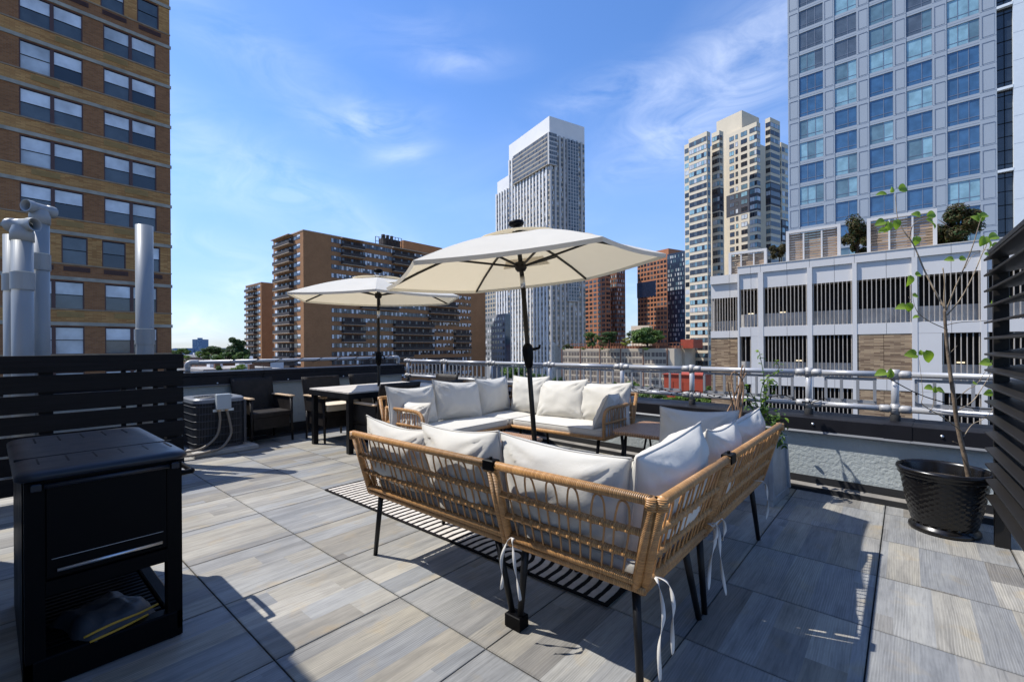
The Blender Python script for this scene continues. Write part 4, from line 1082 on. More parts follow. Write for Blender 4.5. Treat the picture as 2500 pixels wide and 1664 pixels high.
# ------------------------------------------------------------------ umbrellas
def umbrella(C, R, rot, nvec, rise, base, joint, label, table=None):
    """C rim centre, nvec canopy axis, base foot of the pole, joint tilt joint"""
    o = empty('patio_umbrella', base, 0, label, 'umbrella', 'two cream patio umbrellas')
    OFFS = Vector(base)
    n = Vector(nvec).normalized()
    e1 = Vector((cos(rot), sin(rot), 0)); e1 = (e1 - n * e1.dot(n)).normalized(); e2 = n.cross(e1)
    C = Vector(C) - OFFS; J = Vector(joint) - OFFS
    def pt(ang, r, hgt): return C + (e1 * cos(ang) + e2 * sin(ang)) * r + n * hgt
    apex = C + n * rise
    def surf(ang, tt, rise_=rise):
        """tt: 0 hub .. 1 rim; straight along the ribs, sagging between them"""
        k = ang / (pi / 3); f = k - math.floor(k); a0 = math.floor(k) * pi / 3
        # chord between ribs
        p0 = pt(a0, R * tt, rise_ * (1 - tt) + .035 * sin(pi * tt)); p1 = pt(a0 + pi / 3, R * tt, rise_ * (1 - tt) + .035 * sin(pi * tt))
        p = p0.lerp(p1, f)
        s_ = 4 * f * (1 - f)
        p = p + n * (-.012 * s_ * tt) + (C - p) * (.020 * s_ * tt * tt)
        return p
    t = MB(); NA, NR = 48, 14; vs = []; fs = []
    t0 = 0.20
    for i in range(NR + 1):
        tt = t0 + (1 - t0) * i / NR
        for k in range(NA): vs.append(surf(2 * pi * k / NA, tt))
    for k in range(NA):     # hem
        p = surf(2 * pi * k / NA, 1.0); vs.append(p - n * .028 + (C - p) * .006)
    for i in range(NR + 1):
        for k in range(NA): fs.append((i * NA + k, i * NA + (k + 1) % NA, (i + 1) * NA + (k + 1) % NA, (i + 1) * NA + k))
    t.add(vs, fs, 0, False)
    cn = t.build('canopy', M['umbrella'], o)
    t = MB(); vs = []; fs = []           # vent cap
    for i in range(6):
        tt = .03 + .29 * i / 5
        for k in range(NA):
            f = (k % 8) / 8; lift = .012 + .022 * (i / 5) ** 2 * (4 * f * (1 - f)) + .003 * (i / 5)
            vs.append(surf(2 * pi * k / NA, tt) + n * lift)
    for i in range(5):
        for k in range(NA): fs.append((i * NA + k, i * NA + (k + 1) % NA, (i + 1) * NA + (k + 1) % NA, (i + 1) * NA + k))
    fs.append(tuple(range(NA)))
    t.add(vs, fs, 0, False); t.build('vent', M['umbrella'], cn)
    # wind flaps sewn half way down
    for k in (0, 2, 4):
        a0 = k * pi / 3 + pi / 6
        t = MB(); vs = []; fs = []
        for i in range(4):
            tt = .50 + .16 * i / 3
            for j in range(9):
                aa = a0 + (j / 8 - .5) * .62
                q_ = 1 - (2 * j / 8 - 1) ** 2
                vs.append(surf(aa % (2 * pi), tt) + n * (.004 + .030 * q_ * (i / 3)))
        for i in range(3):
            for j in range(8): fs.append((i * 9 + j, i * 9 + j + 1, (i + 1) * 9 + j + 1, (i + 1) * 9 + j))
        t.add(vs, fs, 0, True); t.build('wind_flap', M['umbrella'], cn)
    t = MB(); a_ = apex + n * .05
    t.tube([a_ - n * .01, a_ + n * .004, a_ + n * .018, a_ + n * .034, a_ + n * .040], [.035, .058, .063, .060, .050], 20); t.build('solar_cap', M['plastic'], o)
    run = C + n * (.045); hubp = apex - n * .02
    for k in range(6):
        a0 = k * pi / 3
        P = [pt(a0, R * tt, rise * (1 - tt) + .035 * sin(pi * tt) - .016) for tt in (.04, .25, .5, .75, .985)]
        t = MB()
        for i in range(4): t.bar(P[i], P[i + 1], .014, .017)
        rb = t.build('rib', M['bronze'], o)
        mid = pt(a0, R * .50, rise * .5 + .035 - .03)
        t = MB(); t.bar(pt(a0, .045, .045), mid, .011, .016); t.build('strut', M['bronze'], rb)
    t = MB(); t.tube([run - n * .045, run - n * .02, run + n * .03], [.034, .05, .042], 14); t.build('runner', M['bronze'], o)
    t = MB(); t.tube([hubp - n * .03, hubp + n * .03], [.04, .045], 12); t.build('hub', M['bronze'], o)
    t = MB(); t.tube([J + (hubp - J) * .10, hubp], .0185, 14); t.build('upper_pole', M['bronze'], o)
    t = MB(); t.tube([J - (J.normalized()) * .035, J, J + (hubp - J).normalized() * .06], [.0205, .021, .0205], 14); t.build('tilt_joint', M['steel'], o)
    t = MB(); t.tube([Vector((0, 0, 0)) + J * .005, J - J.normalized() * .03], .0205, 14); t.build('pole', M['bronze'], o)
    return o, J
dC = Vector((-2.3635, 2.850, 1.8845))
tv = Vector((.077, -.061, 0)); nrm = Matrix.Rotation(tv.length, 3, tv.normalized()) @ Vector((0, 0, 1))
dd = dC.dot(_f)
bs = onD(1316.5, 849 + FPX * CAMH / dd, dd); bs.z = 0
jt = onD(1276.5, 692, dd)
u1, J1 = umbrella(dC, 1.15, -.449, nrm, .32, bs, jt, 'large cream umbrella tilted on a leaning black pole between the sofas')
ch = J1 * ((onD(1292, 868, dd) - bs).z / J1.z)
t = MB(); ax_ = J1.normalized()
t.tube([ch - ax_ * .10, ch - ax_ * .08, ch - ax_ * .02, ch + ax_ * .05, ch + ax_ * .075, ch + ax_ * .10], [.024, .033, .042, .046, .040, .023], 14); cr = t.build('crank_housing', M['plastic'], u1)
t = MB(); t.tube([ch + ax_ * .05, ch + ax_ * .055 + _r * .06, ch + ax_ * .065 + _r * .095, ch + ax_ * .09 + _r * .10], [.012, .012, .012, .010], 8); t.build('crank_handle', M['plastic'], cr)
t = MB(); t.lathe([(.24, .0), (.245, .03), (.22, .05), (.06, .085), (.036, .10), (.034, .34), (.024, .35)], 28); t.build('base_weight', M['plastic'], u1)
bx, by = -5.52, 3.55
u2, J2 = umbrella((bx, by, 1.955), 1.20, radians(165) + TH, (.012, -.01, 1), .31, (bx, by, 0), (bx, by, 1.72), 'smaller-looking cream umbrella standing straight through the dining table')
t = MB(); t.tube([(0, 0, 1.03), (0, 0, 1.05), (0, 0, 1.12), (0, 0, 1.20), (0, 0, 1.22)], [.022, .034, .044, .040, .022], 14); cr = t.build('crank_housing', M['plastic'], u2)
t = MB(); t.tube([(0, 0, 1.16), Vector((0, 0, 1.16)) + _r * .07, Vector((0, 0, 1.12)) + _r * .085], .010, 8); t.build('crank_handle', M['plastic'], cr)
t = MB(); t.lathe([(.22, 0), (.225, .03), (.05, .07), (.034, .09), (.032, .3), (.022, .31)], 28); t.build('base_weight', M['plastic'], u2)

# ------------------------------------------------------------------ dining table and chairs
dt = empty('dining_table', (-5.5, 3.54, 0), 0, 'long black dining table with pale plank top under the straight umbrella', 'table')
t = MB()
for k in range(6): t.box(-.50 + k * 1.0 / 6 + .0015, -.50 + (k + 1) * 1.0 / 6 - .0015, -.735, .735, .722, .742)
pl = [MB().box(-.50 + k / 6 + .0015, -.50 + (k + 1) / 6 - .0015, -.735, .735, .722, .742).build('top_plank', M['tabletop'], dt, bevel=.002) for k in range(6)]
t = MB(); t.box(-.505, .505, -.74, -.70, .655, .7205); t.box(-.505, .505, .70, .74, .655, .7205); t.box(-.505, -.465, -.699, .699, .655, .7205); t.box(.465, .505, -.699, .699, .655, .7205); t.build('apron', M['black'], dt)
for sx in (-1, 1):
    for sy in (-1, 1):
        t = MB(); t.box(sx * .445 - .032, sx * .445 + .032, sy * .69 - .032, sy * .69 + .032, 0, .654); t.build('leg', M['black'], dt, bevel=.003)
def make_chair(label):
    o = empty('wicker_armchair', (0, 0, 0), 0, label, 'armchair', 'dark wicker armchairs round the dining table')
    t = MB()   # back: slightly flared upright panel, chair faces +x
    vs = []; nz, ny = 8, 6
    for s_ in (0, 1):
        for i in range(nz + 1):
            z = .36 + .50 * i / nz
            for j in range(ny + 1):
                y = (-.265 + .53 * j / ny) * (1 + .05 * i / nz)
                x = -.25 - .10 * (i / nz) - .02 * (1 - (2 * j / ny - 1) ** 2) - (.03 if s_ else 0) - .012 * (i / nz) ** 4
                vs.append((x, y, z))
    N = (nz + 1) * (ny + 1); fs = []
    W = ny + 1
    for s_ in (0, 1):
        for i in range(nz):
            for j in range(ny):
                q_ = (s_ * N + i * W + j, s_ * N + i * W + j + 1, s_ * N + (i + 1) * W + j + 1, s_ * N + (i + 1) * W + j); fs.append(q_ if not s_ else q_[::-1])
    bd = [i * W for i in range(nz + 1)] + [nz * W + j for j in range(1, W)] + [i * W + ny for i in range(nz - 1, -1, -1)] + [j for j in range(ny - 1, 0, -1)]
    for a, b in zip(bd, bd[1:] + bd[:1]): fs.append((a, b, b + N, a + N))
    t.add(vs, fs, 0, True); t.build('backrest', M['wicker'], o)
    t = MB(); t.cbox(-.27, .27, -.245, .245, .345, .42, .01); t.build('seat', M['wicker'], o)
    t = MB(); t.box(.245, .262, -.235, .235, .20, .345); t.box(-.26, .244, -.2455, -.232, .22, .345); t.box(-.26, .244, .232, .2455, .22, .345); t.build('skirt', M['wicker'], o)
    for s_ in (-1, 1):
        t = MB(); t.box(-.27, .235, s_ * .262 - .012, s_ * .262 + .012, .40, .598); t.build('arm_side', M['wicker'], o)
        t = MB(); t.cbox(-.28, .285, s_ * .265 - .032, s_ * .265 + .032, .60, .622, .006); t.build('armrest', M['armwood'], o)
        t = MB(); t.tube([(.25, s_ * .262, .60), (.255, s_ * .262, .3), (.275, s_ * .265, 0)], [.021, .019, .015], 8); t.build('leg', M['wicker'], o)
        t = MB(); t.tube([(-.25, s_ * .255, .40), (-.27, s_ * .258, 0)], [.019, .015], 8); t.build('leg', M['wicker'], o)
    return o
c1 = make_chair('tall dark wicker armchair standing alone beside the air conditioner'); c1.location = (-6.72, 2.50, 0); c1.rotation_euler = (0, 0, .05)
for (x, y, rz, lab, sc) in ((-6.12, 3.20, 0, 'dark wicker armchair behind the near end of the dining table, with cushion', 1), (-6.20, 3.98, .05, 'dark wicker armchair behind the far half of the dining table', 1),
                        (-4.86, 3.18, pi, 'dark wicker armchair on the sofa side of the dining table, near end', 1), (-4.88, 3.92, pi + .06, 'dark wicker armchair on the sofa side of the dining table, far end', .97),
                        (-5.78, 4.66, -pi / 2, 'dark wicker armchair at the head of the dining table by the railing', .96), (-5.10, 4.62, -pi / 2 - .2, 'low dark wicker armchair between the far pillows and the railing', .88)):
    c = copy_tree(c1); c.location = (x, y, 0); c.rotation_euler = (0, 0, rz); c['label'] = lab; c.scale = (sc, sc, sc)
t = MB(); t.cbox(-.25, .27, -.235, .235, 0, .075, .012)
tag(t.build('seat_pad', M['cream_seat'], None, (-6.10, 3.20, .421)), 'beige seat pad on the armchair behind the dining table', 'seat pad')
t = MB(); t.cbox(-.25, .25, -.235, .235, 0, .06, .012)
tag(t.build('seat_pad', M['cream_seat'], None, (-4.88, 3.18, .421)), 'beige seat pad on the armchair beside the far sofa', 'seat pad')

# ------------------------------------------------------------------ patio cooler on the left
pc = empty('patio_cooler', (-2.9, .33, 0), 0, 'black patio cooler cart with domed two-flap lid and open slatted shelf', 'cooler')
X0, X1, Y0, Y1 = -.48, .455, -.245, .236
def dome(x0, x1, y0, y1):
    t = MB(); P = rrect((x1 - x0) / 2, (y1 - y0) / 2, .05, 6); m = len(P); vs = []; fs = []; c_ = ((x0 + x1) / 2, (y0 + y1) / 2)
    rings = [(.004, .785), (0, .789), (0, .803), (.003, .810), (.011, .8165), (.024, .8205), (.06, .8225), (.17, .823)]
    for i, z in rings:
        fx, fy = 1 - i / ((x1 - x0) / 2), 1 - i / ((y1 - y0) / 2)
        for x, y in P: vs.append((c_[0] + x * fx, c_[1] + y * fy, z))
    for i in range(len(rings) - 1):
        for k in range(m): fs.append((i * m + k, i * m + (k + 1) % m, (i + 1) * m + (k + 1) % m, (i + 1) * m + k))
    fs.append(tuple(range((len(rings) - 1) * m, len(rings) * m))); fs.append(tuple(range(m - 1, -1, -1)))
    t.add(vs, fs, 0, True); return t
lid = dome(-.53, .482, -.27, .258).build('lid', M['cooler_lid'], pc)
t = MB(); xs = .165
t.box(xs - .0022, xs + .0022, -.262, .262, .8155, .8245); t.build('lid_hinge_line', M['gar_dark'], lid)
for row, (a, b) in enumerate(((.20, .33), (-.42, -.27))):
    for k in range(6 if row == 0 else 5):
        yy = -.20 + k * .085 + (.02 if row else 0)
        t = MB(); t.box(a, b, yy - .003, yy + .003, .8165 if row == 0 else .8185, .8235 if row == 0 else .825); t.build('lid_rib', M['plastic'], lid)
t = MB(); t.cbox(X0 + .02, X1 - .012, Y0 + .02, Y1 - .012, .37, .784, .012); t.build('tub', M['plastic'], pc)
for xx in (X0 + .027, X1 - .027):
    for yy in (Y0 + .027, Y1 - .027):
        t = MB(); t.cbox(xx - .027, xx + .027, yy - .027, yy + .027, .0 if xx > 0 or yy < 0 else .03, .783, .006); t.build('leg', M['plastic'], pc)
for za_, zb_ in ((.345, .40), (.772, .784)):
    t = MB(); t.box(X1 - .011, X1 + .004, Y0 + .055, Y1 - .055, za_, zb_); t.build('front_rail', M['plastic'], pc)
t = MB(); t.cbox(X1 - .012, X1 + .008, Y0 + .058, Y1 - .058, .405, .765, .008); t.build('front_panel', M['plastic'], pc)
t = MB(); t.tube([(X1 + .02, Y0 + .05, .762), (X1 + .02, Y1 - .05, .762)], .010, 10); t.build('towel_bar', M['cooler_lid'], pc)
for yy in (Y0 + .03, Y1 - .03):
    t = MB(); t.cbox(X1 + .004, X1 + .034, yy - .014, yy + .014, .748, .776, .004); t.build('bar_bracket', M['cooler_lid'], pc)
t = MB(); t.tube([(X1 + .016, Y0 + .085, .438), (X1 + .016, Y1 - .075, .438)], .0075, 10); t.build('trim_rod', M['steel'], pc)
t = MB(); t.box(X1 + .0085, X1 + .0105, Y0 + .07, Y1 - .07, .481, .483); t.build('trim_line', M['fitting'], pc)
t = MB(); t.tube(spline([(-.05, Y1 - .01, .66), (-.05, Y1 + .085, .665), (-.03, Y1 + .10, .665), (.19, Y1 + .10, .665), (.21, Y1 + .085, .665), (.21, Y1 - .01, .66)], 4), .013, 8); t.build('side_handle', M['plastic'], pc)
zsf = .105
t = MB(); t.cbox(X0 + .0, X1 - .0, Y0 + .0, Y0 + .05, .03, zsf + .012, .006); t.build('shelf_side', M['plastic'], pc)
t = MB(); t.cbox(X0 + .0, X1 - .0, Y1 - .05, Y1 - .0, .03, zsf + .012, .006); t.build('shelf_side', M['plastic'], pc)
t = MB(); t.cbox(X1 - .06, X1 + .004, Y0 + .02, Y1 - .02, .003, zsf + .010, .006); t.build('shelf_front', M['plastic'], pc)
t = MB(); t.cbox(X0, X0 + .06, Y0 + .051, Y1 - .051, .03, zsf + .010, .006); t.build('shelf_back', M['plastic'], pc)
t = MB(); t.box(X0 + .061, X1 - .061, Y0 + .051, Y1 - .051, .05, .08); t.build('shelf_floor', M['plastic'], pc)
sl = MB(); sl.cbox(-.013, .013, Y0 + .055, Y1 - .055, .081, zsf, .003); sl_me = sl.mesh('shelf_slat', M['plastic'])
k = X0 + .085
while k < X1 - .07:
    link(sl_me, 'shelf_slat', pc, (k, 0, 0)); k += .041
t = MB(); t.box(X0 + .056, X1 - .056, Y0 - .004, Y0 + .012, .02, .783); t.build('side_panel', M['plastic'], pc)
# folded cover on the shelf
t = MB(); n_ = 16; vs = []; fs = []
for s_ in (0, 1):
    for i in range(n_ + 1):
        for j in range(n_ + 1):
            a, b = i / n_ * 2 - 1, j / n_ * 2 - 1
            k_ = max(0, (1 - abs(a) ** 4) * (1 - abs(b) ** 4)) ** .5
            z = (.062 + .026 * noise.noise(Vector((a * 2.2, b * 1.8, 3))) + .014 * noise.noise(Vector((a * 5, b * 5, 1)))) * k_ if s_ else 0
            vs.append((a * .15 * (1 + .06 * sin(b * 5)), b * .125 * (1 + .08 * sin(a * 4)), z + .004))
W = n_ + 1
for s_ in (0, 1):
    for i in range(n_):
        for j in range(n_):
            q_ = (s_ * W * W + i * W + j, s_ * W * W + (i + 1) * W + j, s_ * W * W + (i + 1) * W + j + 1, s_ * W * W + i * W + j + 1); fs.append(q_ if s_ else q_[::-1])
t.add(vs, fs, 0, True)
M['cover'] = MAT('charcoal_nylon_cover', (0.045, 0.05, 0.058), 0.55, var=0.2, bump=.2, bs=90)
M['yellow'] = MAT('yellow_binding', (0.42, 0.24, 0.02), 0.6)
cv = t.build('folded_cover', M['cover'], None, (-2.62, .33, zsf), (0, 0, .3)); tag(cv, 'folded charcoal fabric cover with yellow edging on the cooler shelf', 'folded cover')
t = MB(); t.tube(spline([(.13, -.13, .03), (.155, -.05, .045), (.15, .05, .035), (.155, .12, .04)], 5), .005, 6); t.tube(spline([(.152, -.12, .012), (.165, -.02, .016), (.155, .08, .014)], 5), .005, 6); t.build('yellow_edging', M['yellow'], cv)

# ------------------------------------------------------------------ planter, pots and plants
pl_ = empty('planter_box', (-1.02, 4.29, 0), -.06, 'tall tapered galvanised planter behind the right end of the near sofa', 'planter')
def frustum(t, hx0, hy0, hx1, hy1, z0, z1, mi=0):
    t.add([(-hx0, -hy0, z0), (hx0, -hy0, z0), (hx0, hy0, z0), (-hx0, hy0, z0), (-hx1, -hy1, z1), (hx1, -hy1, z1), (hx1, hy1, z1), (-hx1, hy1, z1)],
          [(0, 3, 2, 1), (4, 5, 6, 7), (0, 1, 5, 4), (1, 2, 6, 5), (2, 3, 7, 6), (3, 0, 4, 7)], mi)
t = MB(); frustum(t, .235, .235, .215, .215, .02, .49); t.build('body', M['galv'], pl_)
t = MB(); frustum(t, .245, .245, .24, .24, 0, .055); t.build('base_band', M['galv'], pl_, bevel=.004)
t = MB(); frustum(t, .226, .226, .226, .226, .485, .508); t.build('rim', M['galv'], pl_, bevel=.004)
for sx in (-1, 1):
    for sy in (-1, 1):
        t = MB(); t.bar((sx * .236, sy * .236, .05), (sx * .216, sy * .216, .487), .035, .035); t.build('corner_strip', M['galv'], pl_, bevel=.003)
t = MB(); t.box(-.205, .205, -.205, .205, .505, .512); t.build('soil', M['soil'], pl_)

# dry sticks bundled in the planter
zb = 0.508
dk = Vector((-1.02, 4.29, 0)).dot(_f)
def Pd(u, v, j=0.0): return onD(u, v, dk + j)
sx_, sy_ = 1600, 880; ss = .2678
def Z4(x, y, j=0): return Pd(sx_ + x * ss, sy_ + y * ss, j)
st = empty('dry_sticks', (-1.1, 4.25, zb), 0, 'bundle of dry brown sticks standing in the galvanised planter', 'dry plant')
for k, P in enumerate(([(745, 640, 0), (760, 330, .03), (785, 90, .02), (800, 40, .02)], [(775, 640, .04), (770, 400, .05), (795, 180, .03), (815, 70, .0)], [(760, 640, -.03), (740, 420, -.05), (770, 250, 0), (790, 110, .02)],
                       [(735, 640, 0), (700, 380, -.05), (670, 270, -.08), (660, 190, -.1)], [(740, 640, .02), (655, 500, .06), (700, 380, .08), (760, 230, .03), (830, 110, .0)], [(770, 640, 0), (720, 350, .05), (690, 150, .1), (720, 100, .1)],
                       [(760, 640, .0), (790, 420, -.04), (800, 200, -.02), (720, 95, -.02)], [(765, 640, .05), (810, 540, .08), (870, 480, .1)])):
    t = MB(); Q = spline([Z4(*p) - Vector((-1.1, 4.25, zb)) for p in P], 5)
    t.tube(Q, [.0075 * (1 - .5 * i / len(Q)) + .001 for i in range(len(Q))], 6); t.build('stick', M['stick'], st)
# leafy vine beside them
def leaf_mesh(name, L_, W_, mat, heart=True):
    t = MB(); n = 6; vs = []; fs = []
    for i in range(n + 1):
        s_ = i / n
        wd = W_ / 2 * (sin(pi * min(1, s_ * .86 + .14)) ** .8) * (1.0 if s_ > .03 else .55)
        if s_ > .995: wd = .0008
        cz = .10 * L_ * sin(pi * s_)
        for j in (-1, -.5, 0, .5, 1):
            vs.append((s_ * L_ - (abs(j) * .10 * L_ * (1 - s_) if heart else 0), j * wd, cz * .6 + abs(j) * wd * .35 - .25 * L_ * s_ * s_))
    for i in range(n):
        for j in range(4): fs.append((i * 5 + j, (i + 1) * 5 + j, (i + 1) * 5 + j + 1, i * 5 + j + 1))
    t.add(vs, fs, 0, True); return t.mesh(name, mat)
vn = empty('leafy_vine', (-1.0, 4.3, zb), 0, 'green vine with curling shoots climbing from the galvanised planter', 'plant')
OV = Vector((-1.0, 4.3, zb))
vine_paths = ([(970, 640, 0), (960, 480, .02), (900, 350, .05), (840, 250, .05), (810, 215, .05)], [(975, 640, .02), (985, 400, 0), (990, 250, 0), (985, 120, 0), (955, -40, .02), (950, -70, .0)],
              [(990, 600, 0), (1010, 300, -.03), (1020, 200, -.03), (1060, 185, -.02), (1085, 230, 0), (1060, 270, .0)], [(985, 600, 0), (960, 330, .05), (1000, 180, .05), (1090, 110, .05), (1130, 60, .06), (1085, -10, .06)],
              [(960, 640, .04), (880, 420, .06), (820, 350, .1)], [(1000, 600, -.02), (1060, 510, -.08), (1110, 540, -.1), (1150, 590, -.1)], [(1010, 640, -.05), (1100, 620, -.1), (1130, 700, -.12), (1150, 770, -.1)])
allp = []
for P in vine_paths:
    Q = spline([Z4(*p) - OV for p in P], 8); t = MB(); t.tube(Q, [.0035 * (1 - .6 * i / len(Q)) + .0008 for i in range(len(Q))], 5); t.build('stem', M['vine'], vn); allp.append(Q)
lm1, lm2 = leaf_mesh('leaf', .045, .022, M['vine'], False), leaf_mesh('leaf', .055, .03, M['vine'], False)
lm3 = leaf_mesh('leaf', .04, .02, M['leaf'], False)
for Q in allp:
    for i in range(2, len(Q), 2):
        low = Q[i].z < .25
        for r_ in range(3 if low else 1):
            link(random.choice((lm1, lm2, lm1)) if low or random.random() < .5 else lm3, 'leaf', vn, Q[i] + Vector((random.gauss(0, .02 if low else .004), random.gauss(0, .02 if low else .004), random.gauss(0, .015))),
                 (random.uniform(-.7, .7), random.uniform(-.6, .9), random.uniform(0, 6.28)), (random.uniform(.7, 1.2),) * 3)
for k in range(46):
    x, y = random.gauss(985, 60), random.gauss(480, 65)
    link(random.choice((lm1, lm2)), 'leaf', vn, Z4(x, y, random.uniform(-.1, .12)) - OV, (random.uniform(-.7, .7), random.uniform(-.6, .9), random.uniform(0, 6.28)), (random.uniform(.7, 1.3),) * 3)
for k in range(16):
    link(random.choice((lm1, lm2, lm3)), 'leaf', vn, Z4(random.gauss(1115, 28), random.choice((random.gauss(550, 22), random.gauss(730, 30))), random.uniform(-.16, -.08)) - OV, (random.uniform(-.7, .7), random.uniform(-.6, .9), random.uniform(0, 6.28)), (random.uniform(.8, 1.3),) * 3)

# big basket pot and the sapling in it
pcx, pcy = .19, 4.27
bp = empty('basket_pot', (pcx, pcy, 0), 0, 'round dark brown basket-weave pot holding the sapling', 'pot')
def wv(i, k):
    if i < 2 or i > 37: return 0
    r_ = (i - 2) // 2; ph = (k // 3 + r_) % 2
    return .0045 * (1 if ph else -.5) * (1 if (k % 3) == 1 else .55) * (1 if (i % 2) else .6)
prof = [(.163, .045), (.165, .055)] + [(.165 + .062 * ((i / 36) ** .8), .055 + .315 * i / 36) for i in range(37)]
t = MB(); t.lathe(prof, 126, fn=wv); t.build('body', M['pot'], bp)
t = MB(); t.lathe([(.226, .368), (.238, .372), (.244, .382), (.240, .392), (.246, .398), (.252, .410), (.248, .424), (.236, .430), (.226, .426), (.220, .41), (.205, .33), (.20, .31)], 64); t.build('rim', M['pot'], bp)
t = MB(); t.lathe([(0, .0), (.178, .0), (.186, .010), (.184, .026), (.172, .036), (.165, .046)], 64); t.build('foot_ring', M['pot'], bp)
t = MB(); t.lathe([(.214, .345), (.12, .352), (0, .356)], 32); t.build('soil', M['soil'], bp)
sp = empty('sapling', (pcx + .06, pcy, .35), 0, 'thin young tree with few bright leaves and bare branches in the basket pot', 'sapling')
OS = Vector((pcx + .06, pcy, .35)); ds = OS.dot(_f)
def Z5(x, y, j=0): return onD(2080 + x * .5866, 420 + y * .5866, ds + j) - OS
def branch(name, P, r0, r1, mat):
    Q = spline([Z5(*p) for p in P], 6); t = MB(); m = len(Q)
    t.tube(Q, [(r0 + (r1 - r0) * i / (m - 1)) * (1 + .12 * noise.noise(Vector((i * .9, r0 * 900, 0)))) for i in range(m)], 9); return t.build(name, mat, sp)
branch('trunk', [(486, 1290, 0), (484, 1262, 0), (470, 1190, 0), (440, 1060, .01), (425, 950, 0), (412, 860, 0), (400, 760, .01), (390, 660, 0), (385, 575, 0)], .0155, .0085, M['bark'])
BR = [([(387, 580, 0), (384, 520, .0), (386, 460, 0), (378, 398, .01)], .006, .003), ([(386, 565, 0), (340, 485, .05), (300, 405, .10), (255, 300, .14), (215, 245, .16), (190, 190, .18), (180, 95, .2)], .0065, .0018),
      ([(392, 575, 0), (430, 480, -.04), (470, 390, -.08), (505, 300, -.12), (530, 215, -.14), (538, 190, -.15)], .005, .0015), ([(395, 595, 0), (450, 530, -.03), (500, 440, -.05), (540, 345, -.06), (560, 300, -.06), (548, 262, -.06)], .0045, .0014),
      ([(398, 635, 0), (450, 625, .05), (560, 618, .12), (610, 600, .15), (640, 560, .16), (650, 530, .16)], .0028, .001), ([(398, 655, 0), (330, 625, -.06), (285, 595, -.09), (262, 560, -.10), (250, 500, -.10)], .0032, .001),
      ([(455, 1075, 0), (380, 1020, -.08), (320, 985, -.12), (290, 960, -.14), (295, 920, -.14), (280, 780, -.14)], .004, .001), ([(440, 990, 0), (500, 955, .05), (540, 900, .08), (580, 830, .1), (600, 750, .1)], .0042, .001),
      ([(435, 945, 0), (480, 905, -.04), (520, 880, -.05), (580, 790, -.06)], .0034, .001), ([(465, 1100, 0), (500, 1050, .05), (550, 1025, .07), (590, 980, .08), (600, 930, .08)], .003, .001),
      ([(330, 990, -.12), (340, 960, -.12), (345, 930, -.11)], .0018, .001), ([(240, 275, .14), (252, 225, .1), (280, 200, .08), (320, 190, .06)], .0026, .001), ([(250, 540, -.1), (235, 520, -.1)], .0014, .001),
      ([(470, 400, -.08), (500, 350, -.03), (540, 330, .02), (590, 310, .05)], .0022, .001), ([(420, 1120, 0), (440, 1128, 0)], .002, .001), ([(400, 760, 0), (438, 722, .03)], .002, .001), ([(300, 405, .1), (318, 410, .05)], .002, .001)]
for P, a, b in BR: branch('branch', P, a, b, M['twig'])
LV = [(128, 92, 170, .9), (165, 72, 60, .7), (212, 68, 20, 1.0), (120, 210, 200, .9), (150, 225, 250, 1.0), (185, 215, 280, .9), (130, 240, 200, .7), (265, 285, 280, .9), (270, 178, 160, .8), (330, 178, 20, 1.0), (330, 212, -30, 1.25),
      (518, 195, 140, .8), (535, 190, 100, .8), (550, 180, 20, .8), (590, 268, 20, 1.0), (547, 285, 250, .9), (572, 300, -70, .8), (605, 315, -10, 1.2), (575, 352, -20, 1.15), (409, 363, 180, .7), (460, 360, 20, .7), (237, 450, 270, 1.0), (265, 515, 0, .6),
      (212, 562, 180, .95), (237, 560, 280, .8), (605, 540, 190, .9), (650, 525, 60, .6), (640, 545, 0, .7), (250, 758, 180, 1.0), (314, 765, -60, 1.2), (286, 752, 80, .5), (125, 835, 190, 1.0), (158, 838, 60, .9), (558, 792, 190, .9), (590, 750, 60, .7), (596, 790, 0, .7),
      (322, 897, 180, .7), (345, 905, 60, .6), (368, 908, 0, .8), (570, 918, 200, .7), (268, 602, 190, .5), (275, 425, 20, .6), (514, 880, 0, .5)]
lA, lB = leaf_mesh('leaf', .062, .060, M['leaf']), leaf_mesh('leaf', .066, .052, M['leaf'])
jit = {0: .18, 1: .1}
for k, (x, y, an, s_) in enumerate(LV):
    j = .16 if x < 340 and y < 330 else (-.1 if x > 480 and y < 380 else random.uniform(-.1, .1))
    a = radians(an)
    ydir = (_r * cos(a) + Vector((0, 0, 1)) * sin(a)).normalized()
    face = (-_f + Vector((random.uniform(-.5, .5), random.uniform(-.5, .5), random.uniform(.2, .9)))).normalized()
    zax = (face - ydir * face.dot(ydir)).normalized(); yax = zax.cross(ydir)
    mt = Matrix((ydir, yax, zax)).transposed().to_4x4()
    o = link(random.choice((lA, lB)), 'leaf', sp)
    o.matrix_local = Matrix.Translation(Z5(x, y, j) - ydir * .028 * s_) @ mt @ Matrix.Scale(s_ * 1.12, 4)
    o.parent = sp
# ------------------------------------------------------------------ the city around the roof
GZ = -17.0
t = MB(); N_ = 24
ang = [(cos(2 * pi * k / N_) * 5000, sin(2 * pi * k / N_) * 5000) for k in range(N_)]
t.add([(x, y, GZ) for x, y in ang], [tuple(range(N_))]); tag(t.build('ground', M['ground']), kind='structure')
t = MB(); t.box(-60, 60, 12, 21, GZ + .004, GZ + .01); t.box(-36, -26, -80, 400, GZ + .012, GZ + .018); tag(t.build('road', M['street']), kind='structure')

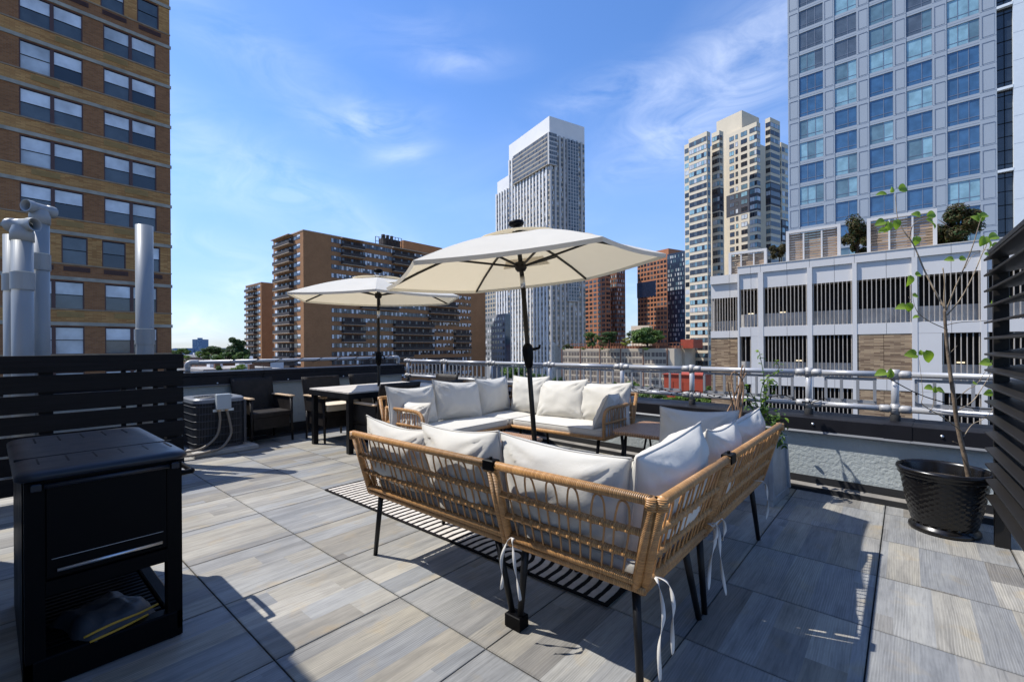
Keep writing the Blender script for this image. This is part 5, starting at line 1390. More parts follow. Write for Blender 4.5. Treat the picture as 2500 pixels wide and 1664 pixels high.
def window_variants(tag_, w_, h_, frame, split, mull, glasses, depth=.05, fw=.05):
    """one mesh per glass mix; local x along wall, y outwards is -y, z up, origin at the lower middle"""
    out = []
    for gl in glasses:
        t = MB()
        f = fw
        t.box(-w_ / 2, -w_ / 2 + f, -depth, 0, 0, h_); t.box(w_ / 2 - f, w_ / 2, -depth, 0, 0, h_)
        t.box(-w_ / 2 + f, w_ / 2 - f, -depth, 0, 0, f); t.box(-w_ / 2 + f, w_ / 2 - f, -depth, 0, h_ - f, h_)
        for q in mull: t.box(q - f / 2, q + f / 2, -depth * .9, 0, f, h_ - f)
        xs = [-w_ / 2 + f] + [q for q in mull] + [w_ / 2 - f]
        for k in range(len(xs) - 1):
            zs = [f] + list(split) + [h_ - f]
            for j in range(len(zs) - 1):
                g_ = gl[(k * (len(zs) - 1) + j) % len(gl)]
                t.add([(xs[k], -.012, zs[j]), (xs[k + 1], -.012, zs[j]), (xs[k + 1], -.012, zs[j + 1]), (xs[k], -.012, zs[j + 1])], [(0, 1, 2, 3)], 1 + g_)
                if j: t.box(xs[k] + f * .3, xs[k + 1] - f * .3, -depth * .8, 0, zs[j] - f * .35, zs[j] + f * .35)
        out.append((t, tag_))
    return out

# ---------- near brick block at the left (its face looks along +x)
XB = -40.0
bz = lambda v: onX(416, .574 * v, XB).z
yof = lambda u: onX(u, 600, XB).y
lb = empty('brick_apartment_block', (XB, 8.70, GZ), pi / 2, 'close red and ochre brick apartment block filling the left edge', 'building')
# local frame: x = world +y (offset from the corner), y = -world x (into the block), z from the ground
LX = lambda u: yof(u) - 8.70
t = MB(); t.box(-34, -.002, .16, 22, 0, 62); t.build('wall', M['brick_red'], lb)
PITCH = 2.861; ZB0 = bz(1387) - GZ      # top band level list
cols2 = [(LX(49), LX(205)), (LX(255), LX(383))]
cols2 += [(cols2[0][0] - 7.4, cols2[0][0] - 4.6), (cols2[0][0] - 14.2, cols2[0][0] - 11.4), (cols2[0][0] - 21, cols2[0][0] - 18.2)]
cols1 = [(LX(150), LX(214)), (LX(249), LX(307)), (LX(338), LX(391)), (LX(60), LX(118))]
HW = 1.80
bandm = MB(); bandm.box(-34, .06, -.075, 0, -.11, .11); band_me = bandm.mesh('stone_band', M['stone'])
ledm = MB(); ledm.box(-34, .03, -.05, 0, -.045, .045); led_me = ledm.mesh('sill_course', M['sill'])
ocm = MB(); ocm.box(-34, -.0, -.012, .159, 0, PITCH - .155 - HW - .05); oc_me = ocm.mesh('spandrel', M['brick_ochre'])
rdm = MB(); rdm.box(-34, -.0, -.012, .159, 0, PITCH - .155 - HW - .05); rd_me = rdm.mesh('spandrel', M['brick_red'])
def brick_window(w_, units):
    t = MB(); f = .06
    t.box(-w_ / 2, -w_ / 2 + f, -.02, .09, 0, HW); t.box(w_ / 2 - f, w_ / 2, -.02, .09, 0, HW); t.box(-w_ / 2 + f, w_ / 2 - f, -.02, .09, 0, f); t.box(-w_ / 2 + f, w_ / 2 - f, -.02, .09, HW - f, HW)
    if units == 2: t.box(-.09, .09, -.025, .09, f, HW - f)
    return t.mesh('window', M['winframe'])
def sash(w_, h_, mat):
    t = MB(); t.add([(-w_ / 2, 0, 0), (w_ / 2, 0, 0), (w_ / 2, 0, h_), (-w_ / 2, 0, h_)], [(0, 1, 2, 3)]); t.box(-w_ / 2, w_ / 2, -.02, .0, h_ - .045, h_, 1)
    return t.mesh('pane', [mat, M['plastic']])
grm = MB()
grm.box(-.62, .62, -.03, 0, 0, .36)
for k in range(9): grm.box(-.58, .58, -.042, -.0301, .03 + k * .036, .05 + k * .036)
gr_me = grm.mesh('vent_grille', M['grille']); 
grd = MB(); grd.box(-.62, .62, -.03, 0, 0, .30)
for k in range(7): grd.box(-.58, .58, -.042, -.0301, .03 + k * .036, .05 + k * .036)
gd_me = grd.mesh('vent_grille', M['grille_dark'])
_wc = {}; _sc = {}
rnd = random.Random(5)
special = lambda k: k in (2, 8, 14)
zone = MB()
for k in range(-4, 13):
    zt = ZB0 + k * PITCH               # level of the band on top of storey k
    if zt < 1 or zt > 61: continue
    link(band_me, 'stone_band', lb, (0, 0, zt)); link(led_me, 'sill_course', lb, (0, 0, zt - .155 - HW))
    sp_ = special(k)
    link(rd_me if sp_ else oc_me, 'spandrel', lb, (0, 0, zt - PITCH + .0))
    if sp_:
        pass
    cc = sorted(cols1 if sp_ else cols2)
    ed_ = [-34] + [q for ab_ in cc for q in ab_] + [0]
    for q in range(0, len(ed_), 2):
        t = MB(); t.box(ed_[q], ed_[q + 1], 0, .159, zt - .155 - HW - .0495, zt - .0); t.build('pier', M['brick_ochre' if sp_ else 'brick_red'], lb)
    t = MB(); t.box(-34, 0, .001, .158, zt - .155, zt - .001); t.build('lintel', M['brick_ochre' if sp_ else 'brick_red'], lb)
    for ci, (a, b) in enumerate(cols1 if sp_ else cols2):
        wd = b - a; un = 1 if sp_ else 2; key = (round(wd, 2), un)
        if key not in _wc: _wc[key] = brick_window(wd, un)
        wo = link(_wc[key], 'window', lb, ((a + b) / 2, .045, zt - .155 - HW + .005))
        t = None
        for q in range(un):
            pw_ = (wd - .12 - (.18 if un == 2 else 0)) / un
            cx_ = 0 if un == 1 else (-1 if q == 0 else 1) * (pw_ / 2 + .09)
            up = rnd.choice(['glass_blind', 'glass_blind', 'glass_pale']) if not sp_ else rnd.choice(['glass_pale', 'glass_mid', 'glass_blind'])
            lo = rnd.choice(['glass_dark', 'glass_mid', 'glass_mid']) if rnd.random() < .9 else 'glass_pale'
            for nm, z0_, hh in ((lo, .06, .88), (up, .94, .80)):
                kk = (round(pw_, 2), hh, nm)
                if kk not in _sc: _sc[kk] = sash(pw_, hh, M[nm])
                link(_sc[kk], 'pane', wo, (cx_, .06 if z0_ < .5 else .035, z0_))
        if not sp_:
            link(gr_me, 'vent_grille', lb, ((a + b) / 2 + (rnd.choice((-1, 1)) * .25 + (0.55 if (k + ci) % 2 else -.55)) * (wd / 2.9), -.013, zt - .155 - HW - .50))
        else:
            link(gd_me, 'vent_grille', lb, ((a + b) / 2 + .1, -.013, zt - .155 - HW - .44))

# ---------- blue-grey tower at the right (face looks along -y)
YJ = 73.0
xj = lambda u: onY(u, 400, YJ).x
J0 = xj(1925)
jt_ = empty('blue_grey_tower', (J0, YJ, GZ), 0, 'blue-grey panelled tower with square windows at the upper right', 'building')
PJ = 3.0; ztop0 = onY(1951.7, .3827 * 1335, YJ).z - GZ
colsJ = [(xj(a) - J0, xj(b) - J0) for a, b in ((1951.7, 2011), (2038.5, 2093), (2122.7, 2182), (2213.8, 2278), (2313, 2393.7))]
xe = xj(2435) - J0
t = MB(); t.box(0, xe, .25, 24, 0, 96); t.build('wall', M['blue_panel'], jt_)
# vertical pilasters and horizontal bands, proud of the windows
edges = [0] + [q for ab in colsJ for q in ab] + [xe]
pil = [(edges[i], edges[i + 1]) for i in range(0, len(edges), 2)]
HJ = 2.46
gz = [g_ for g_ in ('glass_teal', 'glass_blue', 'glass_tealblind', 'glass_slate')]
_w = {}
rj = random.Random(11)
for (a, b) in pil:
    t = MB(); t.box(a, b, 0.0, .249, 0, 96); t.build('pilaster', M['blue_panel'], jt_)
pan_me = {}
for (a, b) in pil:
    wd = b - a; t = MB(); i_ = .16
    t.box(-wd / 2 + i_, wd / 2 - i_, -.05, -.0005, 2.30, 2.36, 1); t.box(-wd / 2 + i_, -wd / 2 + i_ + .06, -.05, -.0005, .02, 2.299, 1)
    t.box(-wd / 2 + i_ + .061, wd / 2 - i_, -.022, -.0005, .02, 2.299, 0)
    t.box(-wd / 2, wd / 2, -.012, -.0005, 2.86, 2.88, 1)
    pan_me[(a, b)] = t.mesh('facade_panel', [M['blue_panel'], M['blue_panel_dark']])
for k in range(-4, 22):
    zb_ = ztop0 - HJ + k * PJ
    if k < -3 : continue
    for (a, b) in pil: link(pan_me[(a, b)], 'facade_panel', jt_, ((a + b) / 2, 0, zb_ + .05))
    for ci, (a, b) in enumerate(colsJ):
        wd = b - a
        t = None
        if ('sp', ci) not in _w:
            t = MB(); t.box(0, wd, .04, .249, -(PJ - HJ), 0); t.box(0, wd, .028, .0395, -.30, -.28); _w[('sp', ci)] = t.mesh('spandrel', M['blue_panel'])
        link(_w[('sp', ci)], 'spandrel', jt_, (a, 0, zb_))
        np_ = 3 if ci in (0, 4) else 2
        if ('f', ci) not in _w:
            t = MB(); f = .055
            ed = [0, wd * .34, wd * .67, wd] if np_ == 3 else [0, wd * .60, wd]
            for x in ed: t.box(min(max(x - f / 2, 0), wd - f), min(max(x - f / 2, 0), wd - f) + f, .10, .16, 0, HJ)
            for q in range(np_): t.box(ed[q] + f * .6, ed[q + 1] - f * .6, .105, .155, .48, .53); t.box(ed[q] + f * .6, ed[q + 1] - f * .6, .105, .155, 0, .045)
            _w[('f', ci)] = (t.mesh('window', M['blue_panel_dark']), ed)
        fm, ed = _w[('f', ci)]
        wo = link(fm, 'window', jt_, (a, 0, zb_))
        zw = zb_ + GZ
        mood = rj.random()
        for q in range(np_):
            g_ = ('glass_blue' if mood < .5 else 'glass_teal') if mood < .62 else ('glass_tealblind' if rj.random() < .75 else 'glass_teal')
            if k > 6 and mood < .8: g_ = rj.choice(('glass_slate', 'glass_teal', 'glass_slate'))
            kk = (ci, q, g_)
            if kk not in _w:
                t = MB(); t.add([(ed[q], .13, 0), (ed[q + 1], .13, 0), (ed[q + 1], .13, HJ), (ed[q], .13, HJ)], [(0, 1, 2, 3)]); _w[kk] = t.mesh('pane', M[g_])
            link(_w[kk], 'pane', wo)
x2 = xj(2475) - J0; x3 = xj(2500) - J0 + 9
t = MB(); t.box(xe + .002, x2, .45, 24, 0, 96); t.build('glass_strip_wall', M['glass_dark'], jt_)
t = MB()
for k in range(-3, 22):
    z0_ = ztop0 + k * PJ - .4
    t.box(xe + .05, x2 - .02, .40, .449, z0_, z0_ + .07); t.box(xe + .05, x2 - .02, .40, .449, z0_ + 1.5, z0_ + 1.56)
t.box((xe + x2) / 2 - .03, (xe + x2) / 2 + .03, .40, .449, 0, 96)
t.build('strip_mullions', M['plastic'], jt_)
t = MB(); t.box(x2 + .002, x3, -.10, 24, 0, 96); t.build('white_wall', M['white_panel'], jt_)
for k in range(-3, 22):
    if k % 3 == 0:
        zz = ztop0 + k * PJ + .35
        t = MB(); t.add([(xe + .01, -.02, zz - .14), (x2 - .01, -.12, zz - .14), (x2 - .01, .39, zz - .14), (xe + .01, .39, zz - .14), (xe + .01, -.02, zz + .14), (x2 - .01, -.12, zz + .14), (x2 - .01, .39, zz + .14), (xe + .01, .39, zz + .14)],
                        [(0, 3, 2, 1), (4, 5, 6, 7), (0, 1, 5, 4), (1, 2, 6, 5), (2, 3, 7, 6), (3, 0, 4, 7)]); t.build('white_fin', M['white_panel'], jt_)
    t = MB(); t.box(x2 + .002, x3, -.107, -.1005, ztop0 + k * PJ, ztop0 + k * PJ + .02); t.build('panel_joint', M['blue_panel_dark'], jt_)

# ---------- parking garage in front of it
YG = 31.4
xg = lambda u, v=760: onY(u, v, YG).x
G0 = xg(1805)
ga = empty('parking_garage', (G0, YG, GZ), 0, 'pale grey parking garage with vertical fins across its dark openings', 'building')
zg = lambda v, u=1863.5: onY(u, v, YG).z - GZ
xr = lambda u: xg(u) - G0
zR, zP, zF1, zF0, zS = zg(646), zg(664), zg(702), zg(797), zg(818)
PG = 3.0
XEND = 16
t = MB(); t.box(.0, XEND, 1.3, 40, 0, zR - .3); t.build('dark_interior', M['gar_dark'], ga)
colm = [(-.0, xr(1818) if False else .02)]
piers = [(xr(1851), xr(1863.5)), (xr(1970.7), xr(1983)), (xr(2081), xr(2092)), (xr(2226), xr(2240)), (xr(2395), xr(2410))]
piers = [(-.10, .0)] + piers + [(piers[-1][1] + 2.6 + q * 2.9, piers[-1][1] + 2.88 + q * 2.9) for q in range(3)]
def panel_row(z0_, z1_, y_, name, mat, joints, split_gap=.016):
    for a, b in zip(joints[:-1], joints[1:]):
        t = MB(); t.box(a + split_gap / 2, b - split_gap / 2, y_, y_ + .12, z0_, z1_); t.build(name, mat, ga)
jn = [-.1]
for a, b in zip(piers[:-1], piers[1:]):
    jn += [(a[1] + b[0]) / 2 + .12, (b[0] + b[1]) / 2]
jn = [q for q in jn if q <= XEND]
# parapet fascia, upper wall, floor bands
t = MB(); t.box(-.12, XEND, -.03, .4, zR + .0005, zR + .05); t.build('coping', M['gar_conc'], ga)
panel_row(zP, zR, .0, 'fascia_panel', M['gar_panel'], jn)
panel_row(zF1, zP, .10, 'wall_panel', M['gar_panel'], jn)
levels = [0, 1, 2, 3, 4, 5]
t = MB(); t.box(-.1, XEND, .235, 1.29, zF1 + .02, zP + .2); t.build('lintel', M['gar_conc'], ga)
for a, b in piers:
    if b > XEND: break
    t = MB(); t.box(a, b, -.02, .24, 0, zP - .01); t.build('pier', M['gar_panel'], ga)
FH = zF1 - zF0
fin_m = MB(); fin_m.box(-.018, .018, .10, .20, 0, 1.0); 
closed = {(1, 3): 'brick', (2, 3): 'brick', (3, 3): 'brick', (1, 4): 'half'}
for lv in levels:
    z1_ = zF1 - lv * PG; z0_ = z1_ - FH
    if z0_ < 0: break
    panel_row(z0_ - (PG - FH) + .01, z0_ - .01, .0, 'floor_band', M['gar_panel'], jn)
    t = MB(); t.box(-.1, XEND, .125, 1.29, z0_ - (PG - FH) + .02, z0_ - .02); t.build('floor_slab', M['gar_conc'], ga)
    t = MB(); t.box(-.1, XEND, .40, .50, z0_, z0_ + .82); t.build('upstand', M['gar_conc'], ga)
    for bi, (p, q) in enumerate(zip(piers[:-1], piers[1:])):
        a, b = p[1], q[0]
        if b > XEND: break
        c_ = closed.get((lv if lv < 3 else 3 if lv == 3 else -1, bi))
        if lv >= 1 and bi == 3:
            m_ = (a + b) / 2
            for x0_, x1_ in ((a, m_ - .008), (m_ + .008, b)):
                t = MB(); t.box(x0_, x1_, .02, .14, z0_, z1_); t.build('brick_panel', M['gar_brick'], ga)
            continue
        if lv >= 1 and bi == 0:
            t = MB(); t.box(a + (b - a) * .62, b, .0, .14, z0_, z1_); t.build('wall_panel', M['gar_panel'], ga); b = a + (b - a) * .62
        if lv >= 1 and bi == 4:
            t = MB(); t.box(a, a + (b - a) * .40, .0, .14, z0_, z1_); t.build('wall_panel', M['gar_panel'], ga); a = a + (b - a) * .40
        t = MB()
        n_ = max(3, round((b - a) / .195))
        for k in range(n_): 
            x = a + .05 + (b - a - .1) * k / (n_ - 1); t.box(x - .019, x + .019, .07, .17, z0_ + .005, z1_ - .005)
        tag(t.build('fins', M['gar_fin'], ga), kind='stuff')
        t = MB(); t.box(a, b, .05, .22, z0_ - .008, z0_ + .004); t.build('fin_rail', M['gar_conc'], ga)
        if rnd.random() < .34 and lv < 2:
            x = a + (b - a) * rnd.uniform(.2, .7); t = MB(); t.box(x, x + .30, 1.16, 1.26, z0_ + FH * .36, z0_ + FH * .39)
            M.setdefault('tube_light', None)
            if M['tube_light'] is None:
                m, tt, p = new_mat('lit_tube'); p.inputs['Emission Color'].default_value = (1, .82, .5, 1); p.inputs['Emission Strength'].default_value = 0.8; M['tube_light'] = m
            t.build('ceiling_light', M['tube_light'], ga)
# lower set-back left end
zl = onY(1770, 672, YG + .8).z - GZ
xl0, xl1 = onY(1736, 760, YG + .8).x - G0, onY(1806, 760, YG + .8).x - G0
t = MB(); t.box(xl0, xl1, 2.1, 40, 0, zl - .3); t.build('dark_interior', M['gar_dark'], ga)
mid_ = (xl0 + xl1) / 2 + .3
zc_ = zl - .55
for x0_, x1_ in ((xl0, mid_ - .01), (mid_ + .01, xl1)):
    t = MB(); t.box(x0_, x1_, .66, .9, zc_, zl); t.build('fascia_panel', M['gar_panel'], ga)
    t = MB(); t.box(x0_, x1_, .82, .95, zc_ - .95, zc_ - .005); t.build('wall_panel', M['gar_panel'], ga)
    zf = zc_ - .95 - 2.2
    t = MB(); t.box(x0_, x1_, .70, .95, zf - .45, zf); t.build('floor_band', M['gar_panel'], ga)
    t = MB(); t.box(x0_, x1_, .74, .95, 0, zf - .46); t.build('brick_panel', M['gar_brick'], ga)
t = MB()
for k in range(11):
    x = xl0 + .06 + (xl1 - xl0 - .12) * k / 10; t.box(x - .02, x + .02, .78, .88, zf + .005, zf + 2.19)
tag(t.build('fins', M['gar_fin'], ga), kind='stuff')
t = MB(); t.box(xl0, xl1, 1.5, 1.6, zf, zf + .7); t.build('upstand', M['gar_conc'], ga)
t = MB(); t.box(xl0, xl0 + .12, .96, 2.0, 0, zl - .31); t.box(xl1 - .1, xl1, .96, 2.0, 0, zl - .31); t.build('return_wall', M['gar_panel'], ga)
t = MB(); t.box(xl0, xl1, .96, 40, zl - .30, zl - .05); t.box(.0, XEND, .41, 40, zR - .29, zR - .03); t.build('roof', M['roof_grey'], ga)

# timber planter screens on the garage roof
def screen(u0, u1, v0, v1, Y, label, nb=3, warm=False):
    a, b = onY(u0, v1, Y), onY(u1, v1, Y); zt_ = onY(u0, v0, Y).z; zb2 = min(a.z, b.z) - .9
    W_ = b.x - a.x; H_ = zt_ - zb2
    o = empty('timber_screen', (a.x, Y, zb2), 0, label, 'screen', 'slatted timber screens on the garage roof')
    t = MB(); f = .16
    t.box(0, f, -.12, .12, 0, H_); t.box(W_ - f, W_, -.12, .12, 0, H_); t.box(f, W_ - f, -.12, .12, H_ - f, H_); t.build('frame', M['gar_panel'], o)
    for k in range(1, nb):
        t = MB(); t.box(W_ * k / nb - .04, W_ * k / nb + .04, -.09, .04, 0, H_ - f); t.build('upright', M['gar_panel'], o)
    n_ = int((H_ - f) / .15); sm = MB(); sm.box(f, W_ - f, .045, .085, 0, .115); me = sm.mesh('slat', M['cedar'])
    for k in range(n_): link(me, 'slat', o, (0, rnd.uniform(-.01, .01), .03 + k * .15))
    return o
screen(1920, 2053, 566, 625, YG + 1.0, 'slatted timber screen left of the olive tree on the garage roof')
screen(2117, 2288, 535, 606, YG + 1.0, 'widest slatted timber screen between the two olive trees on the garage roof')
screen(1780, 1873, 618, 655, YG + 1.6, 'low orange-brown timber screen at the left end of the garage roof', 3)

# ---------- generic rotated slab facades for the distant towers
def facade(t, P, d, nrm_, Lw, z0_, z1_, pitch, ncol, wfrac, hfrac, base, glass_mi, rg_, sill=.25, proud=.06, groups=1):
    """window quads on a wall that starts at P (ground), runs along d and faces nrm_; glass_mi: list of material slots"""
    nf = int((z1_ - z0_) / pitch); cw = Lw / ncol
    for f in range(nf):
        zz = z1_ - (f + 1) * pitch + pitch * sill
        for c in range(ncol):
            x0_ = c * cw + cw * (1 - wfrac) / 2; w_ = cw * wfrac / groups
            for g_ in range(groups):
                a = P + d * (x0_ + g_ * w_ + w_ * .06) + nrm_ * proud; b = P + d * (x0_ + (g_ + 1) * w_ - w_ * .06) + nrm_ * proud
                t.add([(a.x, a.y, zz), (b.x, b.y, zz), (b.x, b.y, zz + pitch * hfrac), (a.x, a.y, zz + pitch * hfrac)], [(0, 1, 2, 3)], rg_.choice(glass_mi))
RD = 31.5
DL = Vector((-sin(radians(RD)) , 0, 0))
def camdir(deg):   # horizontal direction deg to the right of the optical axis
    a = radians(deg); return (_f * cos(a) + _r * sin(a)).normalized()
dl, dr = camdir(-31.5), camdir(58.5)
nl, nr_ = -dr, -dl           # outward normals of left-hand and right-hand faces
def at(u, v, D): p = onD(u, v, D); return p
def block(parent, u_c, u_l, u_r, v_top, D, mats, name='mass', vbase=None, zb0=GZ):
    """solid whose nearest vertical edge stands at column u_c; left face reaches column u_l, right face u_r"""
    C = at(u_c, v_top, D); zt_ = C.z; c0 = Vector((C.x, C.y, 0))
    la, lb_ = meet(u_l, c0, dl, v_top), meet(u_r, c0, dr, v_top)
    p = [c0, c0 + dr * lb_, c0 + dr * lb_ + dl * la, c0 + dl * la]
    t = MB(); t.prism([(q.x, q.y) for q in p], zb0, zt_); t.build(name, mats, parent, )
    return c0, la, lb_, zt_
# white tower
rg2 = random.Random(3)
wt = empty('white_tower', (0, 0, 0), 0, 'tall white gridded tower with a slanting blank crown in the centre', 'building')
GM = [M['glass_dark'], M['glass_mid'], M['glass_pale'], M['spandrel'], M['white_pier'], M['white_shaded']]
c0, la, lr_, zt_ = block(wt, 1341, 1242, 1426.5, 283, 262, M['white_pier'], 'wall')
pit = 2.9
def grid_face(parent, P, d, n_, Lw, z0_, z1_, ncol, pier_mi, name):
    t = MB(); cw = Lw / ncol
    nf = int((z1_ - z0_) / pit)
    for c in range(ncol):
        a = P + d * (c * cw + cw * .40) + n_ * .05; b = P + d * (c * cw + cw * .985) + n_ * .05
        t.add([(a.x, a.y, z0_), (b.x, b.y, z0_), (b.x, b.y, z1_), (a.x, a.y, z1_)], [(0, 1, 2, 3)], 3)
        for f in range(nf):
            zz = z1_ - (f + 1) * pit + .55
            for g_ in (0, 1):
                p = P + d * (c * cw + cw * (.46 + .25 * g_)) + n_ * .12; q = P + d * (c * cw + cw * (.66 + .25 * g_)) + n_ * .12
                t.add([(p.x, p.y, zz), (q.x, q.y, zz), (q.x, q.y, zz + 1.75), (p.x, p.y, zz + 1.75)], [(0, 1, 2, 3)], rg2.choice((0, 1, 1, 2)))
    tag(t.build(name, GM, parent), kind='stuff')
    t = MB()
    for c in range(ncol):
        a = P + d * (c * cw + cw * .0); b = P + d * (c * cw + cw * .38)
        v = [a, b, b + n_ * .55, a + n_ * .55]
        t.add([(q.x, q.y, z0_) for q in v] + [(q.x, q.y, z1_ + .6) for q in v], [(0, 1, 5, 4), (1, 2, 6, 5), (2, 3, 7, 6), (3, 0, 4, 7), (4, 5, 6, 7)], pier_mi)
    tag(t.build('piers', GM, parent), kind='stuff')
crown = 10.5
grid_face(wt, c0 + dl * la, -dl, nl, la, GZ, zt_ - crown, 13, 4, 'windows')
grid_face(wt, c0, dr, nr_, lr_, GZ, zt_ - crown, 8, 5, 'windows')  # piers here use the precast copy darkened for the shaded side
def bay_box(parent, P, d, n_, a0, a1, z0_, z1_, dep, mi, rows, cols, name='projecting_bay'):
    a, b = P + d * a0, P + d * a1
    t = MB(); v = [a - n_ * .0, b - n_ * .0, b + n_ * dep, a + n_ * dep]
    t.add([(q.x, q.y, z0_) for q in v] + [(q.x, q.y, z1_) for q in v], [(0, 3, 2, 1), (0, 1, 5, 4), (1, 2, 6, 5), (2, 3, 7, 6), (3, 0, 4, 7), (4, 5, 6, 7)], mi)
    for r_ in range(rows):
        zz = z1_ - (r_ + 1) * (z1_ - z0_) / rows + .55
        for c in range(cols):
            p = a + (b - a) * ((c + .12) / cols) + n_ * (dep + .06); q = a + (b - a) * ((c + .88) / cols) + n_ * (dep + .06)
            t.add([(p.x, p.y, zz), (q.x, q.y, zz), (q.x, q.y, zz + 1.75), (p.x, p.y, zz + 1.75)], [(0, 1, 2, 3)], rg2.choice((1, 1, 1, 0)))
    t.build(name, GM, parent)
zb1 = at(1341, 403, 262).z
bay_box(wt, c0 + dl * la, -dl, nl, la * .16, la * 1.0, zb1, zt_ - crown + .5, 1.5, 3, 7, 26)
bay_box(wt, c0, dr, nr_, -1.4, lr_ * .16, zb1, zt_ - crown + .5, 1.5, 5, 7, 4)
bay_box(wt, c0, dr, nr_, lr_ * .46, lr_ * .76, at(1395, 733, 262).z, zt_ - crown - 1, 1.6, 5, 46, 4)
block(wt, 1243, 1214, 1246, 427, 268, M['white_pier'], 'side_wing')
cw0 = at(1243, 427, 268); cw0 = Vector((cw0.x, cw0.y, 0)); lw_ = meet(1214, cw0, dl)
grid_face(wt, cw0 + dl * lw_, -dl, nl, lw_, GZ, at(1243, 459, 268).z, 5, 4, 'windows')

# cream stepped tower
ct = empty('cream_stepped_tower', (0, 0, 0), 0, 'cream stepped tower with wrap-round window bands and dark belts', 'building')
CM = [M['glass_dark'], M['glass_mid'], M['glass_teal'], M['glass_pale'], M['glass_tealblind'], M['cream_dark'], M['cream'], M['winframe']]
ptc = 2.92; Dt = 172
_cwin = {}
count_c = [0]
def cream_win(w_, h_, g_):
    k = (round(w_, 1), round(h_, 2), g_)
    if k not in _cwin:
        t = MB(); w_ = k[0]; nm = max(1, round(w_ / 1.1))
        t.box(-w_ / 2, w_ / 2, -.05, 0, 0, .07, 7); t.box(-w_ / 2, w_ / 2, -.05, 0, h_ - .07, h_, 7)
        for q in range(nm):
            a, b = -w_ / 2 + w_ * q / nm, -w_ / 2 + w_ * (q + 1) / nm
            t.add([(a + .05, -.03, .06), (b - .05, -.03, .06), (b - .05, -.03, h_ - .06), (a + .05, -.03, h_ - .06)], [(0, 1, 2, 3)], (g_, g_, (g_ + 1) % 5)[q % 3])
            t.box(a, a + .05, -.05, 0, .071, h_ - .071, 7)
        t.box(w_ / 2 - .05, w_ / 2, -.05, 0, .071, h_ - .071, 7)
        _cwin[k] = t.mesh('window', CM)
    return _cwin[k]
rows_dark = (8, 9, 10, 22, 23, 24)
def cream_face(P, d, n_, Lw, zt_, wins, h_=1.75, sill=.75, zmin=-12, dark=True, k0=0):
    rz = atan2(d.y, d.x); nf = int((zt_ - zmin) / ptc)
    stuff = MB()
    for f in range(nf):
        zz = zt_ - 1.3 - (f + 1) * ptc + sill
        for (a, b) in wins:
            g_ = rg2.choice((0, 0, 1, 1, 2, 3, 4)); p = P + d * ((a + b) / 2 * Lw) + n_ * .03
            if count_c[0] < 290:
                link(cream_win((b - a) * Lw, h_, g_), 'window', ct, (p.x, p.y, zz), (0, 0, rz)); count_c[0] += 1
            else:
                q0, q1 = P + d * (a * Lw) + n_ * .06, P + d * (b * Lw) + n_ * .06
                stuff.add([(q0.x, q0.y, zz), (q1.x, q1.y, zz), (q1.x, q1.y, zz + h_), (q0.x, q0.y, zz + h_)], [(0, 1, 2, 3)], g_)
        q0, q1 = P + n_ * .02, P + d * Lw + n_ * .02
        if dark and (f + k0) in rows_dark:
            stuff.add([(q0.x, q0.y, zz - sill), (q1.x, q1.y, zz - sill), (q1.x, q1.y, zz - sill + ptc), (q0.x, q0.y, zz - sill + ptc)], [(0, 1, 2, 3)], 5)
    if stuff.v: tag(stuff.build('windows', CM, ct), kind='stuff')
def cream_block(u_c, u_l, u_r, v_t, D, wl_, wr_, k0=0, dark=True, zmin=-12):
    c0, la, lr_, zt_ = block(ct, u_c, u_l, u_r, v_t, D, M['cream'], 'wall')
    if wl_: cream_face(c0 + dl * la, -dl, nl, la, zt_, wl_, k0=k0, dark=dark, zmin=zmin)
    if wr_: cream_face(c0, dr, nr_, lr_, zt_, wr_, k0=k0, dark=dark, zmin=zmin)
cream_block(1847, 1772, 1856, 297, Dt, [(.12, .27), (.32, .40), (.50, .70), (.78, 1.0)], [(.0, .9)], 0, True, 2)
cream_block(1725.5, 1681, 1734, 320, Dt - 1, [(.03, .98)], [(.2, .9)], 1, False)
cream_block(1756, 1737, 1766, 318, Dt + 1, [(.1, 1.0)], [(.1, .7)], 1, True, 2)
cream_block(1880, 1868, 1904, 286, Dt + 2, [(.1, .98)], [(.02, .95)], 0, True, 2)
cream_block(1907, 1900, 1924, 347, Dt + 8, [(.1, .9)], [(.1, .45), (.55, .95)], -2, True, 2)
cream_block(1682, 1670.5, 1684, 350, Dt + 6, [(.1, .95)], None, 0, False)
block(ct, 1811, 1749, 1853, 269, Dt + 6, M['cream'], 'penthouse')
block(ct, 1800, 1728, 1908, 330, Dt + 14, M['cream'], 'core')

# brown apartment block, long balcony building
XA = -140.0
yA = lambda u: onX(u, 700, XA).y
A0 = yA(741)
ab = empty('balcony_apartment_block', (XA, A0, GZ), pi / 2, 'long orange-brown brick apartment block with rows of windows and balconies', 'building')
zA = onX(741, 563, XA).z - GZ
LA = yA(1185) - A0
uz = lambda zx: yA(580 + zx * .2716) - A0
YL = A0
dpl = -(onY(668, 700, A0).x - XA)
t = MB(); t.box(0, LA, 0, max(18, dpl), 0, zA); t.build('wall', M['apt_brick'], ab)
t = MB(); t.box(-.12, LA + .1, -.12, max(18, dpl) + .1, zA + .001, zA + .35); t.build('parapet_edge', M['apt_conc'], ab)
W0, W1 = uz(842), uz(2096)
nU = 18; uw = (W1 - W0) / nU; PA = 2.83
variants = []
gsets = [(1, 2, 0), (2, 1, 2), (0, 2, 1), (2, 2, 0), (0, 1, 0), (1, 0, 2), (2, 0, 2), (3, 0, 1)]
AM = [M['winframe'], M['glass_dark'], M['glass_mid'], M['glass_blind'], M['glass_pale']]
